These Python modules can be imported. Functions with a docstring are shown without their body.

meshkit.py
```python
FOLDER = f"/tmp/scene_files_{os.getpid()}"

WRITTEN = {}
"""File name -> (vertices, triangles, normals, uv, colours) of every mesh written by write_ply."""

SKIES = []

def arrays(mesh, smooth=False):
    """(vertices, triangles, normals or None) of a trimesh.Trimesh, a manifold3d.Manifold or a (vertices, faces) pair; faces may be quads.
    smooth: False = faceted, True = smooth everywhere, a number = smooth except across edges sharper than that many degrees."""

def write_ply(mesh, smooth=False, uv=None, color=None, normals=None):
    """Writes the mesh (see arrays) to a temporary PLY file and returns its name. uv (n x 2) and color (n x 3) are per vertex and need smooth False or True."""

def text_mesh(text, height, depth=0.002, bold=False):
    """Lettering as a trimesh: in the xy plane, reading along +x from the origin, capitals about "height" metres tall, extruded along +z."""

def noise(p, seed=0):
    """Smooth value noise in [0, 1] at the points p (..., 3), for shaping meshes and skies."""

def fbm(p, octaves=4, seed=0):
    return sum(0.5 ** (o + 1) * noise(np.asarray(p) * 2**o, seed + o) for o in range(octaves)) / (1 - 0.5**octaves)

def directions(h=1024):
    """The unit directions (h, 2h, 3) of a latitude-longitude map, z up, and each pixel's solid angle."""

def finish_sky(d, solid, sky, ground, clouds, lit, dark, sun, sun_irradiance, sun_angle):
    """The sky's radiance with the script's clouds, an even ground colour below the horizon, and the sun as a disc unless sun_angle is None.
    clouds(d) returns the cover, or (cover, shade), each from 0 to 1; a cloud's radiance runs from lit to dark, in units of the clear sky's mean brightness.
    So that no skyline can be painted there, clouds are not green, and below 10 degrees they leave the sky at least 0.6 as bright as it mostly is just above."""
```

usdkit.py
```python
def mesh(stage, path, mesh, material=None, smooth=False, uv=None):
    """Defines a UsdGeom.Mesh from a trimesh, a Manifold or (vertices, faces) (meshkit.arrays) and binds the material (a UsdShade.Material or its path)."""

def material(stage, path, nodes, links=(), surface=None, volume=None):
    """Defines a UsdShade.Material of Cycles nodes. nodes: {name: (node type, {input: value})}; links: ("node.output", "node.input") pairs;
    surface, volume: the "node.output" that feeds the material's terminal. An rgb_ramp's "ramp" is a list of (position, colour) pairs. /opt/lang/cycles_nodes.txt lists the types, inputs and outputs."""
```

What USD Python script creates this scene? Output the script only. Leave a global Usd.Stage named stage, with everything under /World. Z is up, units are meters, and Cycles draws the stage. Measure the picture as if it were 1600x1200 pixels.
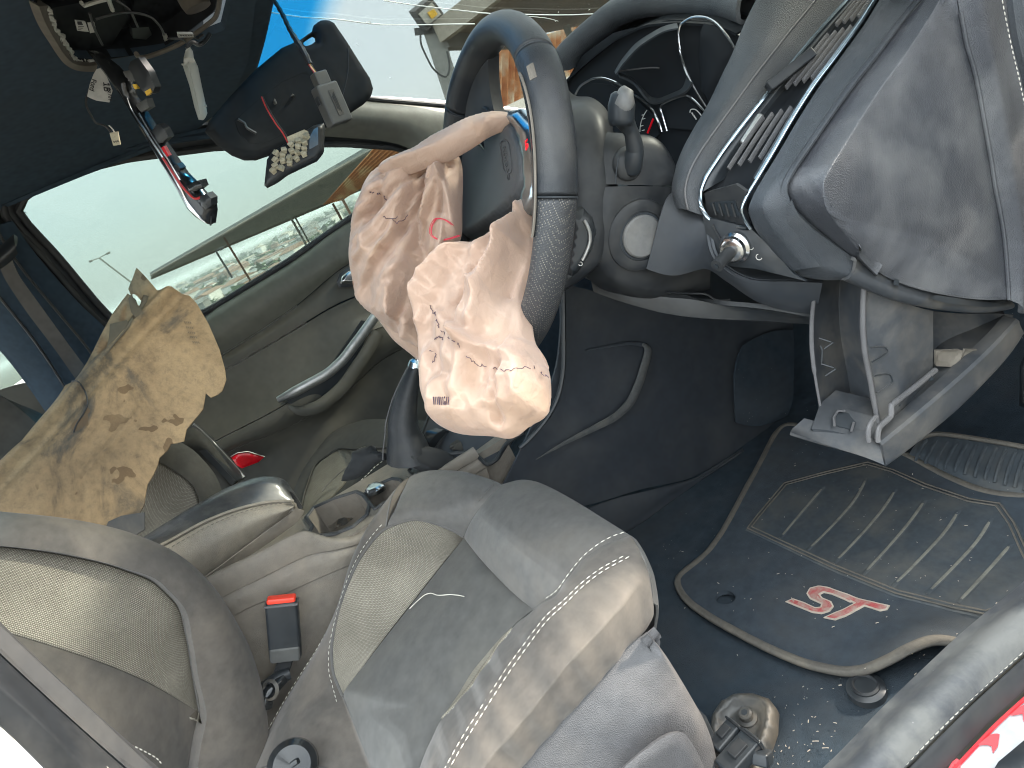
import math, numpy as np, trimesh, shapely, usdkit, meshkit
from shapely.geometry import Polygon
from scipy.spatial import Delaunay
from scipy.interpolate import CubicSpline, PchipInterpolator
from pxr import Usd, UsdGeom, UsdLux, UsdShade, Gf, Sdf

stage = Usd.Stage.CreateInMemory()
UsdGeom.SetStageUpAxis(stage, 'Z'); UsdGeom.SetStageMetersPerUnit(stage, 1.0)
UsdGeom.Xform.Define(stage, '/World'); UsdGeom.Scope.Define(stage, '/World/Looks')

# ---------------------------------------------------------------- camera, sky, sun, exposure
F = 1040.0                                            # focal length in pixels of the 1600 x 1200 photograph
EYE = np.array([1.2, 0.0, 1.07])
FW = np.array([-0.90354481, 0.26049568, -0.34021871])
EX = np.array([0.39259031, 0.82141898, -0.41369519])
EY = np.array([-0.1716963, 0.50735871, 0.84445694])
EXPOSURE = 2.65
SUN_TO = np.array([0.135, 0.75, 0.425]); SUN_TO = SUN_TO / np.linalg.norm(SUN_TO)
SUN_I, SKY_S = 0.6, 0.15

camera = UsdGeom.Camera.Define(stage, '/World/camera')
camera.CreateHorizontalApertureAttr(36.0); camera.CreateVerticalApertureAttr(27.0)
camera.CreateFocalLengthAttr(36.0 * F / 1600); camera.CreateClippingRangeAttr(Gf.Vec2f(0.02, 20000))
camera.CreateExposureAttr(EXPOSURE)
m4 = Gf.Matrix4d(*EX, 0, *EY, 0, *(-FW), 0, *EYE, 1)
UsdGeom.Xformable(camera).AddTransformOp().Set(m4)

el, rot = math.asin(SUN_TO[2]), math.atan2(SUN_TO[0], SUN_TO[1])
dome = UsdLux.DomeLight.Define(stage, '/World/sky'); dome.CreateIntensityAttr(1.0)
skym = usdkit.material(stage, '/World/Looks/sky_air', {
    'sky': ('sky_texture', {'sky_type': 'single_scattering', 'sun_disc': False, 'sun_elevation': el, 'sun_rotation': rot, 'aerosol_density': 2.0}),
    'co': ('texture_coordinate', {}), 'mp': ('mapping', {'scale': (1.0, 1.0, 2.2)}),
    'n': ('noise_texture', {'scale': 1.6, 'detail': 7.0, 'roughness': 0.55}),
    'r': ('rgb_ramp', {'ramp': [(0.3, (0.80, 0.80, 0.80)), (0.65, (0.93, 0.93, 0.93))]}),
    'cl': ('rgb_ramp', {'ramp': [(0.3, (4.55, 4.95, 5.15)), (0.7, (5.5, 5.9, 6.05))]}),
    'sz': ('separate_xyz', {}), 'mrz': ('map_range', {'from_min': 0.0, 'from_max': 1.0, 'to_min': 0.46, 'to_max': 1.35, 'clamp': True}), 'cz': ('combine_xyz', {}), 'clz': ('mix_color', {'blend_type': 'multiply', 'fac': 1.0}),
    'mix': ('mix_color', {}), 'bg': ('background_shader', {'strength': SKY_S})},
    [('co.generated', 'mp.vector'), ('mp.vector', 'n.vector'), ('n.fac', 'r.fac'), ('n.fac', 'cl.fac'), ('r.color', 'mix.fac'), ('sky.color', 'mix.a'), ('cl.color', 'clz.a'), ('co.generated', 'sz.vector'), ('sz.z', 'mrz.value'), ('mrz.result', 'cz.x'), ('mrz.result', 'cz.y'), ('mrz.result', 'cz.z'), ('cz.vector', 'clz.b'), ('clz.result', 'mix.b'),
     ('mix.result', 'bg.color')], surface='bg.background')
UsdShade.MaterialBindingAPI.Apply(dome.GetPrim()).Bind(skym)
dome.GetPrim().SetCustomDataByKey('kind', 'structure')
sun = UsdLux.DistantLight.Define(stage, '/World/sun'); sun.CreateIntensityAttr(SUN_I); sun.CreateAngleAttr(5.0)
sun.CreateNormalizeAttr(True); sun.CreateColorAttr(Gf.Vec3f(1.0, 0.91, 0.78))
q = Gf.Rotation(Gf.Vec3d(0, 0, 1), Gf.Vec3d(*map(float, SUN_TO)))
UsdGeom.Xformable(sun).AddTransformOp().Set(Gf.Matrix4d(q, Gf.Vec3d(0, 0, 0)))

# ---------------------------------------------------------------- finding real places: where the line of sight of a picture point meets a plane of the car
def ray(px, py): return FW * F + EX * (px - 800) + EY * (600 - py)
def hit(px, py, x=None, y=None, z=None):
    d = ray(px, py)
    t = (x - EYE[0]) / d[0] if x is not None else (y - EYE[1]) / d[1] if y is not None else (z - EYE[2]) / d[2]
    return EYE + d * t
def hitp(px, py, pl):
    d = ray(px, py); return EYE + d * (np.dot(pl[0] - EYE, pl[1]) / np.dot(d, pl[1]))
def unit(v): v = np.asarray(v, float); return v / np.linalg.norm(v)
def plane(pt, n): return (np.asarray(pt, float), unit(n))
def plane3(a, b, c): return plane(a, np.cross(np.subtract(b, a), np.subtract(c, a)))
def cv(pts, **k):
    """3D points on planes x=, y= or z=; a plane given as (a, b) runs evenly from a to b, a longer list gives one per point."""
    (ax, val), = k.items()
    val = np.atleast_1d(val).astype(float)
    if len(val) == 2 and len(pts) != 2:
        s = np.r_[0, np.cumsum(np.linalg.norm(np.diff(np.array(pts, float), axis=0), axis=1))]; val = val[0] + (val[1] - val[0]) * s / s[-1]
    elif len(val) == 1: val = np.full(len(pts), val[0])
    return np.array([hit(p[0], p[1], **{ax: v}) for p, v in zip(pts, val)])
def smooth_curve(p, n, straight=False, closed=False):
    p = np.asarray(p, float)
    if closed: p = np.vstack([p, p[:1]])
    s = np.r_[0, np.cumsum(np.maximum(np.linalg.norm(np.diff(p, axis=0), axis=1) ** 0.5, 1e-6))]
    t = np.linspace(0, 1, n)
    if straight or len(p) == 2: f = lambda x: np.stack([np.interp(x, s, p[:, k]) for k in range(3)], -1)
    elif closed: f = CubicSpline(s, p, bc_type='periodic')
    else: f = PchipInterpolator(s, p)
    dense = f(np.linspace(0, s[-1], 600)); L = np.r_[0, np.cumsum(np.linalg.norm(np.diff(dense, axis=0), axis=1))]
    return np.stack([np.interp(t * L[-1], L, dense[:, k]) for k in range(3)], -1)

# ---------------------------------------------------------------- mesh makers: all return (vertices, triangles) in world metres
def join(*ms):
    vs, fs, o = [], [], 0
    for v, f in ms: vs.append(v); fs.append(np.asarray(f) + o); o += len(v)
    return np.vstack(vs), np.vstack(fs)
def tm(t): return np.array(t.vertices), np.array(t.faces)
def grid_faces(nv, nu):
    i = np.arange((nv - 1) * nu).reshape(nv - 1, nu)[:, :-1].ravel()
    return np.vstack([np.c_[i, i + 1, i + nu + 1], np.c_[i, i + nu + 1, i + nu]])
def grid_normals(g):
    du, dv = np.gradient(g, axis=1), np.gradient(g, axis=0)
    n = np.cross(du, dv); l = np.linalg.norm(n, axis=-1, keepdims=True)
    bad = l[..., 0] < 1e-12
    n = n / np.maximum(l, 1e-12)
    if bad.any(): n[bad] = unit(n[~bad].mean(0) + [0, 0, 1e-6])
    if np.einsum('ijk,ijk->ij', n, EYE - g).mean() < 0: n = -n
    return n
def shell(g, t=0.006, disp=None):
    """A curved panel: the grid g is its outer face, t its thickness."""
    if disp is not None: g = g + grid_normals(g) * disp[..., None]
    n = grid_normals(g); nv, nu = g.shape[:2]
    f = grid_faces(nv, nu)
    v = g.reshape(-1, 3)
    a = np.cross(v[f[:, 1]] - v[f[:, 0]], v[f[:, 2]] - v[f[:, 0]])
    if (a * n.reshape(-1, 3)[f[:, 0]]).sum() < 0: f = f[:, ::-1]
    N = nv * nu; idx = np.arange(N).reshape(nv, nu)
    loop = np.r_[idx[0, :-1], idx[:-1, -1], idx[-1, :0:-1], idx[:0:-1, 0]]; nx = np.roll(loop, -1)
    w = np.vstack([np.c_[loop, nx, nx + N], np.c_[loop, nx + N, loop + N]])
    return np.vstack([v, v - n.reshape(-1, 3) * t]), np.vstack([f, f[:, ::-1] + N, w])
def loft(rows, nu=40, nv=40, straight=False, linear=False):
    c = np.array([smooth_curve(r, nu, straight) for r in rows])
    if len(c) == 2 or linear: 
        t = np.linspace(0, len(c) - 1, nv); i = np.minimum(t.astype(int), len(c) - 2); w = (t - i)[:, None, None]
        return c[i] * (1 - w) + c[i + 1] * w
    d = np.r_[0, np.cumsum(np.linalg.norm(np.diff(c, axis=0), axis=2).mean(1))]
    return PchipInterpolator(d / d[-1], c, axis=0)(np.linspace(0, 1, nv))
def coons(c0, c1, d0, d1, nu=40, nv=40):
    """Patch between c0 (v=0), c1 (v=1), d0 (u=0), d1 (u=1)."""
    A, B, C, D = smooth_curve(c0, nu), smooth_curve(c1, nu), smooth_curve(d0, nv), smooth_curve(d1, nv)
    u, v = np.linspace(0, 1, nu)[None, :, None], np.linspace(0, 1, nv)[:, None, None]
    p00, p10, p01, p11 = (A[0] + C[0]) / 2, (A[-1] + D[0]) / 2, (B[0] + C[-1]) / 2, (B[-1] + D[-1]) / 2
    return (1 - v) * A[None] + v * B[None] + (1 - u) * C[:, None] + u * D[:, None] - ((1 - u) * (1 - v) * p00 + u * (1 - v) * p10 + (1 - u) * v * p01 + u * v * p11)
def puff(g, h, p=0.5, eu=(1, 1), ev=(1, 1)):
    """Cushion bulge of height h over the panel; eu, ev say which edges stay down."""
    nv, nu = g.shape[:2]; u, v = np.linspace(0, 1, nu), np.linspace(0, 1, nv)
    s = lambda t, e: np.minimum(np.where(e[0], np.clip(t * 2, 0, 1), 1), np.where(e[1], np.clip((1 - t) * 2, 0, 1), 1))
    fu, fv = np.sin(s(u, eu) * np.pi / 2) ** p, np.sin(s(v, ev) * np.pi / 2) ** p
    return h * fv[:, None] * fu[None]
def tube(pts, r, n=8, closed=False, cap=True, flat=1.0, up=None):
    pts = np.asarray(pts, float); m = len(pts); r = np.broadcast_to(np.asarray(r, float), m)
    t = np.gradient(pts, axis=0) if not closed else np.roll(pts, -1, 0) - np.roll(pts, 1, 0)
    t /= np.maximum(np.linalg.norm(t, axis=1, keepdims=True), 1e-12)
    ref = np.array([0, 0, 1.0]) if up is None else np.asarray(up, float)
    a = np.cross(t, ref); l = np.linalg.norm(a, axis=1)
    if (l < 0.05).any():
        a = np.cross(t, [0.3, 0.9, 0.31])
    a /= np.linalg.norm(a, axis=1, keepdims=True); b = np.cross(a, t)
    th = np.linspace(0, 2 * np.pi, n, endpoint=False)
    v = pts[:, None] + r[:, None, None] * (np.cos(th)[None, :, None] * a[:, None] + flat * np.sin(th)[None, :, None] * b[:, None])
    f = []
    for i in range(m if closed else m - 1):
        j = (i + 1) % m
        for k in range(n):
            k2 = (k + 1) % n
            f += [(i * n + k, j * n + k2, i * n + k2), (i * n + k, j * n + k, j * n + k2)]
    v = v.reshape(-1, 3)
    if not closed and cap:
        v = np.vstack([v, pts[:1], pts[-1:]]); o = m * n
        for k in range(n):
            k2 = (k + 1) % n
            f += [(o, k, k2), (o + 1, (m - 1) * n + k2, (m - 1) * n + k)]
    return v, np.array(f)
def stitches(c, ln=0.0055, gap=0.0028, r=0.0007, off=(0, 0, 0)):
    c = np.asarray(c) + np.asarray(off, float)
    c = smooth_curve(c, 400); L = np.r_[0, np.cumsum(np.linalg.norm(np.diff(c, axis=0), axis=1))]
    at = lambda s: np.array([np.interp(s, L, c[:, k]) for k in range(3)])
    out, s = [], 0.0
    while s + ln < L[-1]:
        a, b = at(s), at(s + ln); m = (a + b) / 2
        out.append(tube([a, a * .7 + b * .3, a * .3 + b * .7, b], [r * .4, r, r, r * .4], 5)); s += ln + gap
    return join(*out)
def box(c, s, rot=None, bevel=0.0):
    s = np.asarray(s, float)
    if bevel > 0:
        b = min(bevel, s.min() * .45); h = s / 2
        pts = [np.array([sx, sy, sz]) * h - np.array([sx, sy, sz]) * b * np.array(o) for sx in (-1, 1) for sy in (-1, 1) for sz in (-1, 1) for o in ((0, 1, 1), (1, 0, 1), (1, 1, 0), (.3, .3, 1), (.3, 1, .3), (1, .3, .3))]
        t = trimesh.convex.convex_hull(np.array(pts)); v, f = tm(t)
    else: v, f = tm(trimesh.creation.box(s))
    if rot is not None: v = v @ np.asarray(rot).T
    return v + np.asarray(c, float), f
def frame(z, x=None):
    z = unit(z); x = np.array([0, 0, 1.0]) if x is None else np.asarray(x, float)
    if np.linalg.norm(np.cross(z, x)) < 1e-6 * max(1, np.linalg.norm(x)): x = np.array([1.0, 0, 0]) if abs(z[0]) < .9 else np.array([0, 1.0, 0])
    x = unit(x - z * np.dot(x, z)); return np.stack([x, np.cross(z, x), z], 1)     # columns
def bar(a, b, w, h, up=(0, 0, 1), bevel=0.0):
    a, b = np.asarray(a, float), np.asarray(b, float); R = frame(b - a, up)
    return box((a + b) / 2, (h, w, np.linalg.norm(b - a)), R, bevel)
def hull(pts): return tm(trimesh.convex.convex_hull(np.asarray(pts, float)))
def lathe(prof, c, axis, n=40, x=None):
    """prof: (radius, height) pairs, spun about the axis through c."""
    R = frame(axis, x); th = np.linspace(0, 2 * np.pi, n, endpoint=False); prof = np.asarray(prof, float)
    v = np.array([[r * np.cos(t), r * np.sin(t), h] for r, h in prof for t in th]) @ R.T + np.asarray(c, float)
    f = []
    for i in range(len(prof) - 1):
        for k in range(n):
            k2 = (k + 1) % n; f += [(i * n + k, i * n + k2, (i + 1) * n + k2), (i * n + k, (i + 1) * n + k2, (i + 1) * n + k)]
    return v, np.array(f)
def basis(pl, x=None):
    n = pl[1] if np.dot(pl[1], EYE - pl[0]) > 0 else -pl[1]
    R = frame(n, x if x is not None else ([0, 0, 1] if abs(n[2]) < .9 else [0, 1, 0])); return pl[0], R[:, 0], R[:, 1], n
def tri_poly(poly, h):
    """Triangles of an even mesh with edge h filling the polygon, and its boundary loops."""
    pts = []
    for ring in [poly.exterior, *poly.interiors]:
        n = max(6, int(ring.length / h)); keep = list(ring.coords)[:-1]
        pts += [ring.interpolate(ring.length * k / n).coords[0] for k in range(n)]
        pts += [k for k in keep if min(np.hypot(k[0] - q[0], k[1] - q[1]) for q in pts[-n:]) > h * .25]
    b = np.array(pts); x0, y0, x1, y1 = poly.bounds
    gx, gy = np.meshgrid(np.arange(x0, x1, h), np.arange(y0, y1, h * .866)); gx[1::2] += h / 2
    g = np.c_[gx.ravel(), gy.ravel()]
    g = g[shapely.contains_xy(poly.buffer(-h * .55), g[:, 0], g[:, 1])] if not poly.buffer(-h * .55).is_empty else g[:0]
    V = np.vstack([b, g]); T = Delaunay(V).simplices; c = V[T].mean(1)
    T = T[shapely.contains_xy(poly, c[:, 0], c[:, 1])]
    a = (V[T[:, 1]] - V[T[:, 0]]); bb = (V[T[:, 2]] - V[T[:, 0]]); ar = a[:, 0] * bb[:, 1] - a[:, 1] * bb[:, 0]
    T = T[np.abs(ar) > 1e-12]; ar = ar[np.abs(ar) > 1e-12]
    T[ar < 0] = T[ar < 0][:, ::-1]
    e = np.vstack([T[:, [0, 1]], T[:, [1, 2]], T[:, [2, 0]]]); key = {tuple(x) for x in e}
    edges = np.array([x for x in e if (x[1], x[0]) not in key])
    return V, T, edges
def slab(outline, pl, t, h=0.01, holes=(), top=None, bottom=None, px=True, rnd=0.0):
    """A plate lying in the plane: outline in picture points (px) or plane coordinates, top/bottom(uv, d) raise each face; d is the distance from the rim."""
    o, a, b, n = basis(pl)
    f = (lambda ps: [((hitp(*p, pl) - o) @ a, (hitp(*p, pl) - o) @ b) for p in ps]) if px else (lambda ps: ps)
    poly = Polygon(f(outline), [f(x) for x in holes]).buffer(0)
    if rnd: poly = poly.buffer(-rnd).buffer(2 * rnd).buffer(-rnd)
    if poly.geom_type != 'Polygon': poly = max(poly.geoms, key=lambda g: g.area)
    V, T, E = tri_poly(poly, h)
    d = shapely.distance(poly.boundary, shapely.points(V))
    hi = top(V, d) if top else np.zeros(len(V)); lo = bottom(V, d) if bottom else np.zeros(len(V))
    P = o + V[:, :1] * a + V[:, 1:] * b
    N = len(V)
    v = np.vstack([P + np.outer(hi, n), P - np.outer(t + lo, n)])
    return v, np.vstack([T, T[:, ::-1] + N, np.c_[E[:, 1], E[:, 0], E[:, 0] + N], np.c_[E[:, 1], E[:, 0] + N, E[:, 1] + N]])
def rim(r, h): return lambda V, d: h * np.sqrt(np.clip(1 - (1 - np.clip(d / r, 0, 1)) ** 2, 0, 1))
def text(s, height, o, xdir, ydir, depth=0.001, bold=False, slant=0.0):
    t = meshkit.text_mesh(s, height, depth, bold); v, f = np.array(t.vertices), np.array(t.faces)
    xd, yd = unit(xdir), unit(ydir); z = unit(np.cross(xd, yd))
    v = v - [v[:, 0].mean() * 0, 0, 0]
    v[:, 0] += slant * v[:, 1]
    return np.asarray(o) + v[:, :1] * xd + v[:, 1:2] * yd + v[:, 2:] * z, f
def noise(p, s, seed=0): return meshkit.noise(np.asarray(p) * s, seed)
def ridged(p, s, seed=0): return 1 - 2 * np.abs(meshkit.noise(np.asarray(p) * s, seed))

def grid_row(g, i, off=.0012):
    return g[i] + grid_normals(g)[i] * off

# ---------------------------------------------------------------- things, parts and sub-parts
USED, THINGS = {}, []
def numbered(path):
    k = USED.get(path, -1) + 1; USED[path] = k
    return path if k == 0 else f'{path}_{k:03d}'
class Node:
    def __init__(self, path, mesh=None, mat=None, smooth=False, uv=None, label=None): self.path, self.mesh, self.mat, self.smooth, self.uv, self.label, self.kids = path, mesh, mat, smooth, uv, label, []
    def part(self, name, mesh, mat, smooth=35, label=None, uv=None, stuff=False):
        k = Node(numbered(f'{self.path}/{name}'), mesh, mat, smooth, uv, label); k.stuff = stuff; self.kids.append(k); return k
def thing(name, label, category, group=None, kind=None, mesh=None, mat=None, smooth=35):
    t = Node(numbered(f'/World/{name}'), mesh, mat, smooth, None, label); t.data = dict(label=label, category=category, group=group, kind=kind); THINGS.append(t); return t
def all_points(n):
    out = [n.mesh[0]] if n.mesh is not None else []
    for k in n.kids: out += all_points(k)
    return out
def write(n, base):
    if n.mesh is not None:
        v, f = n.mesh
        m = usdkit.mesh(stage, n.path, (np.asarray(v) - base, f), n.mat, n.smooth if n.uv is None else True, n.uv)
        p = m.GetPrim()
    else: p = UsdGeom.Xform.Define(stage, n.path).GetPrim()
    for k in n.kids:
        write(k, base)
        if k.label: stage.GetPrimAtPath(k.path).SetCustomDataByKey('label', k.label)
        if getattr(k, 'stuff', False): stage.GetPrimAtPath(k.path).SetCustomDataByKey('kind', 'stuff')
    return p
def flush():
    for t in THINGS:
        pts = np.vstack(all_points(t)); lo, hi = pts.min(0), pts.max(0); base = np.round([(lo[0] + hi[0]) / 2, (lo[1] + hi[1]) / 2, lo[2]], 4)
        p = write(t, base); UsdGeom.Xformable(p).AddTranslateOp().Set(Gf.Vec3d(*map(float, base)))
        for k, v in t.data.items():
            if v: p.SetCustomDataByKey(k, v)

# ---------------------------------------------------------------- materials
M = {}
def surf(name, base, rough=0.55, dust=None, dust_amt=0.35, dust_scale=9.0, grain=0.0, grain_scale=600.0, metallic=0.0, var=0.18, sheen=0.0, spec=0.5, kind='noise', fine=0.0, spots=0.0, coat=0.0, dust_lo=0.45, dust_hi=0.75):
    """Plastic, leather, cloth, rubber or metal: base colour with slight blotches, a film of dust in patches, and fine grain."""
    base = np.array(base, float); dust = np.array(dust if dust is not None else base * 1.9 + 0.03)
    nodes = {'co': ('texture_coordinate', {}),
             'n1': ('noise_texture', {'scale': dust_scale, 'detail': 8.0, 'roughness': 0.62, 'distortion': 0.3}),
             'n2': ('noise_texture', {'scale': dust_scale * 7.3, 'detail': 5.0, 'roughness': 0.6}),
             'r1': ('rgb_ramp', {'ramp': [(dust_lo, (0, 0, 0)), (dust_hi, (dust_amt,) * 3)]}),
             'r2': ('rgb_ramp', {'ramp': [(0.25, tuple(base * (1 - var))), (0.75, tuple(base * (1 + var)))]}),
             'mx': ('mix_color', {'b': tuple(dust)}),
             'rr': ('map_range', {'from_min': 0.0, 'from_max': 1.0, 'to_min': rough, 'to_max': min(1.0, rough + 0.3)}),
             'p': ('principled_bsdf', {'metallic': metallic, 'sheen_weight': sheen, 'sheen_roughness': 0.5, 'specular_ior_level': spec, 'coat_weight': coat, 'coat_roughness': 0.15})}
    links = [('co.object', 'n1.vector'), ('co.object', 'n2.vector'), ('n1.fac', 'r1.fac'), ('n2.fac', 'r2.fac'), ('r1.color', 'mx.fac'), ('r2.color', 'mx.a'), ('r1.color', 'rr.value'), ('rr.result', 'p.roughness')]
    col = 'mx.result'
    if spots:
        nodes['vs'] = ('voronoi_texture', {'scale': 130.0}); nodes['rs'] = ('rgb_ramp', {'ramp': [(0.0, (1, 1, 1)), (0.07, (1, 1, 1)), (0.09, (0, 0, 0))]})
        nodes['ns'] = ('noise_texture', {'scale': 24.0, 'detail': 3.0}); nodes['rn'] = ('rgb_ramp', {'ramp': [(0.56, (0, 0, 0)), (0.68, (spots,) * 3)]})
        nodes['ms'] = ('mix_color', {'blend_type': 'multiply', 'fac': 1.0}); nodes['m2'] = ('mix_color', {'b': (0.45, 0.43, 0.38)})
        links += [('co.object', 'vs.vector'), ('co.object', 'ns.vector'), ('vs.distance', 'rs.fac'), ('ns.fac', 'rn.fac'), ('rs.color', 'ms.a'), ('rn.color', 'ms.b'), ('ms.result', 'm2.fac'), (col, 'm2.a')]; col = 'm2.result'
    links.append((col, 'p.base_color'))
    if grain:
        nodes['g'] = ('voronoi_texture', {'scale': grain_scale, 'feature': 'smooth_f1', 'smoothness': 0.4}) if kind == 'leather' else ('noise_texture', {'scale': grain_scale, 'detail': 3.0, 'roughness': 0.6})
        nodes['b'] = ('bump', {'strength': 1.0, 'distance': grain})
        links += [('co.object', 'g.vector'), ('g.distance' if kind == 'leather' else 'g.fac', 'b.height'), ('b.normal', 'p.normal')]
    M[name] = usdkit.material(stage, f'/World/Looks/{name}', nodes, links, surface='p.BSDF')
def weave(name, light, dark, nu, nv, rough=0.8, grow=0.5):
    """Open two-tone seat mesh on the panel's own st coordinates (metres): rows of bright knots, every other row shifted."""
    nodes = {'uv': ('uvmap', {'attribute': 'st'}), 'mp': ('mapping', {'scale': (nu, nv, 1.0)}),
             'br': ('brick_texture', {'offset': 0.5, 'offset_frequency': 2, 'color1': light, 'color2': tuple(np.array(light) * 0.82), 'mortar': dark, 'scale': 1.0, 'mortar_size': 0.16, 'mortar_smooth': 0.6, 'brick_width': 1.0, 'row_height': 0.8}),
             'co': ('texture_coordinate', {}), 'n': ('noise_texture', {'scale': 14.0, 'detail': 6.0}), 'r': ('rgb_ramp', {'ramp': [(0.35, (0.72, 0.70, 0.66)), (0.7, (1.05, 1.03, 0.98))]}),
             'mx': ('mix_color', {'blend_type': 'multiply', 'fac': 1.0}), 'b': ('bump', {'distance': 0.0012, 'strength': 0.9, 'invert': True}),
             'p': ('principled_bsdf', {'roughness': rough, 'specular_ior_level': 0.3})}
    M[name] = usdkit.material(stage, f'/World/Looks/{name}', nodes, [('uv.UV', 'mp.vector'), ('mp.vector', 'br.vector'), ('co.object', 'n.vector'), ('n.fac', 'r.fac'), ('br.color', 'mx.a'), ('r.color', 'mx.b'), ('mx.result', 'p.base_color'), ('br.fac', 'b.height'), ('b.normal', 'p.normal')], surface='p.BSDF')
def glass(name, tint, gloss=0.8, band=None, edge=0.4):
    """Window glass: lets light through with a tint and mirrors a little, more at a flat angle."""
    nodes = {'t': ('transparent_bsdf', {'color': tint}), 'g': ('glossy_bsdf', {'color': (gloss,) * 3, 'roughness': 0.02}), 'f': ('layer_weight', {'blend': 0.5}), 'pw': ('math', {'math_type': 'power', 'value2': 5.0}),
             'ma': ('math', {'math_type': 'multiply_add', 'value2': edge, 'value3': 0.02}), 'm': ('mix_closure', {})}
    links = [('f.facing', 'pw.value1'), ('pw.value', 'ma.value1'), ('ma.value', 'm.fac'), ('t.BSDF', 'm.closure1'), ('g.BSDF', 'm.closure2')]
    if band:                                          # the blue shade band along the top of the windscreen
        nodes['geo'] = ('geometry', {}); nodes['sx'] = ('separate_xyz', {}); nodes['mr'] = ('map_range', {'from_min': band[0], 'from_max': band[1], 'clamp': True})
        nodes['rp'] = ('rgb_ramp', {'ramp': [(0.0, tint), (0.4, (0.42, 0.49, 0.52)), (1.0, (0.08, 0.33, 0.48))]})
        links += [('geo.position', 'sx.vector'), ('sx.y', 'mr.value'), ('mr.result', 'rp.fac'), ('rp.color', 't.color')]
    M[name] = usdkit.material(stage, f'/World/Looks/{name}', nodes, links, surface='m.closure')
D = (0.20, 0.17, 0.13)
surf('dash_plastic', (0.026, 0.03, 0.035), 0.48, spec=0.38, dust=(0.10, 0.10, 0.10), dust_amt=0.5, dust_scale=7, grain=0.00046, grain_scale=924, kind='leather', spots=0.0)
surf('endcap_plastic', (0.03, 0.032, 0.037), 0.46, dust=(0.15, 0.15, 0.15), dust_amt=0.55, dust_scale=10, grain=0.00046, grain_scale=726, kind='leather')
surf('smooth_plastic', (0.0115, 0.013, 0.015), 0.46, spec=0.32, dust=(0.075, 0.073, 0.068), dust_amt=0.5, dust_scale=11)
surf('tray_plastic', (0.023, 0.026, 0.03), 0.5, dust=(0.14, 0.125, 0.105), dust_amt=0.6, dust_scale=14, grain=0.00013, grain_scale=1170)
surf('black_plastic', (0.012, 0.0145, 0.017), 0.38, dust=(0.06, 0.056, 0.05), dust_amt=0.35, dust_scale=16)
surf('gloss_black', (0.008, 0.009, 0.010), 0.12, dust=(0.05, 0.05, 0.045), dust_amt=0.3)
surf('deep_black', (0.0045, 0.006, 0.008), 0.7, dust_amt=0.05, spec=0.2)
surf('pit_black', (0.010, 0.014, 0.018), 0.6, dust_amt=0.1)
surf('visor_cloth', (0.01, 0.013, 0.016), 0.9, dust=(0.05, 0.048, 0.044), dust_amt=0.4, grain=0.0003, grain_scale=1500, spec=0.2)
surf('wheel_leather', (0.011, 0.0125, 0.0145), 0.34, spec=0.38, dust=(0.08, 0.075, 0.065), dust_amt=0.35, dust_scale=12, grain=0.00025, grain_scale=1144, kind='leather')
surf('hub_leather', (0.026, 0.027, 0.029), 0.42, dust=(0.07, 0.066, 0.06), dust_amt=0.4, dust_scale=12, grain=0.00034, grain_scale=924, kind='leather')
surf('armrest_black', (0.022, 0.024, 0.027), 0.24, coat=0.35, dust=(0.10, 0.09, 0.075), dust_amt=0.5, dust_scale=9, grain=0.00017, grain_scale=1320, kind='leather')
surf('armrest_side', (0.16, 0.142, 0.115), 0.48, dust=(0.24, 0.20, 0.15), dust_amt=0.5, dust_scale=10, grain=0.00059, grain_scale=660, kind='leather')
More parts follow.
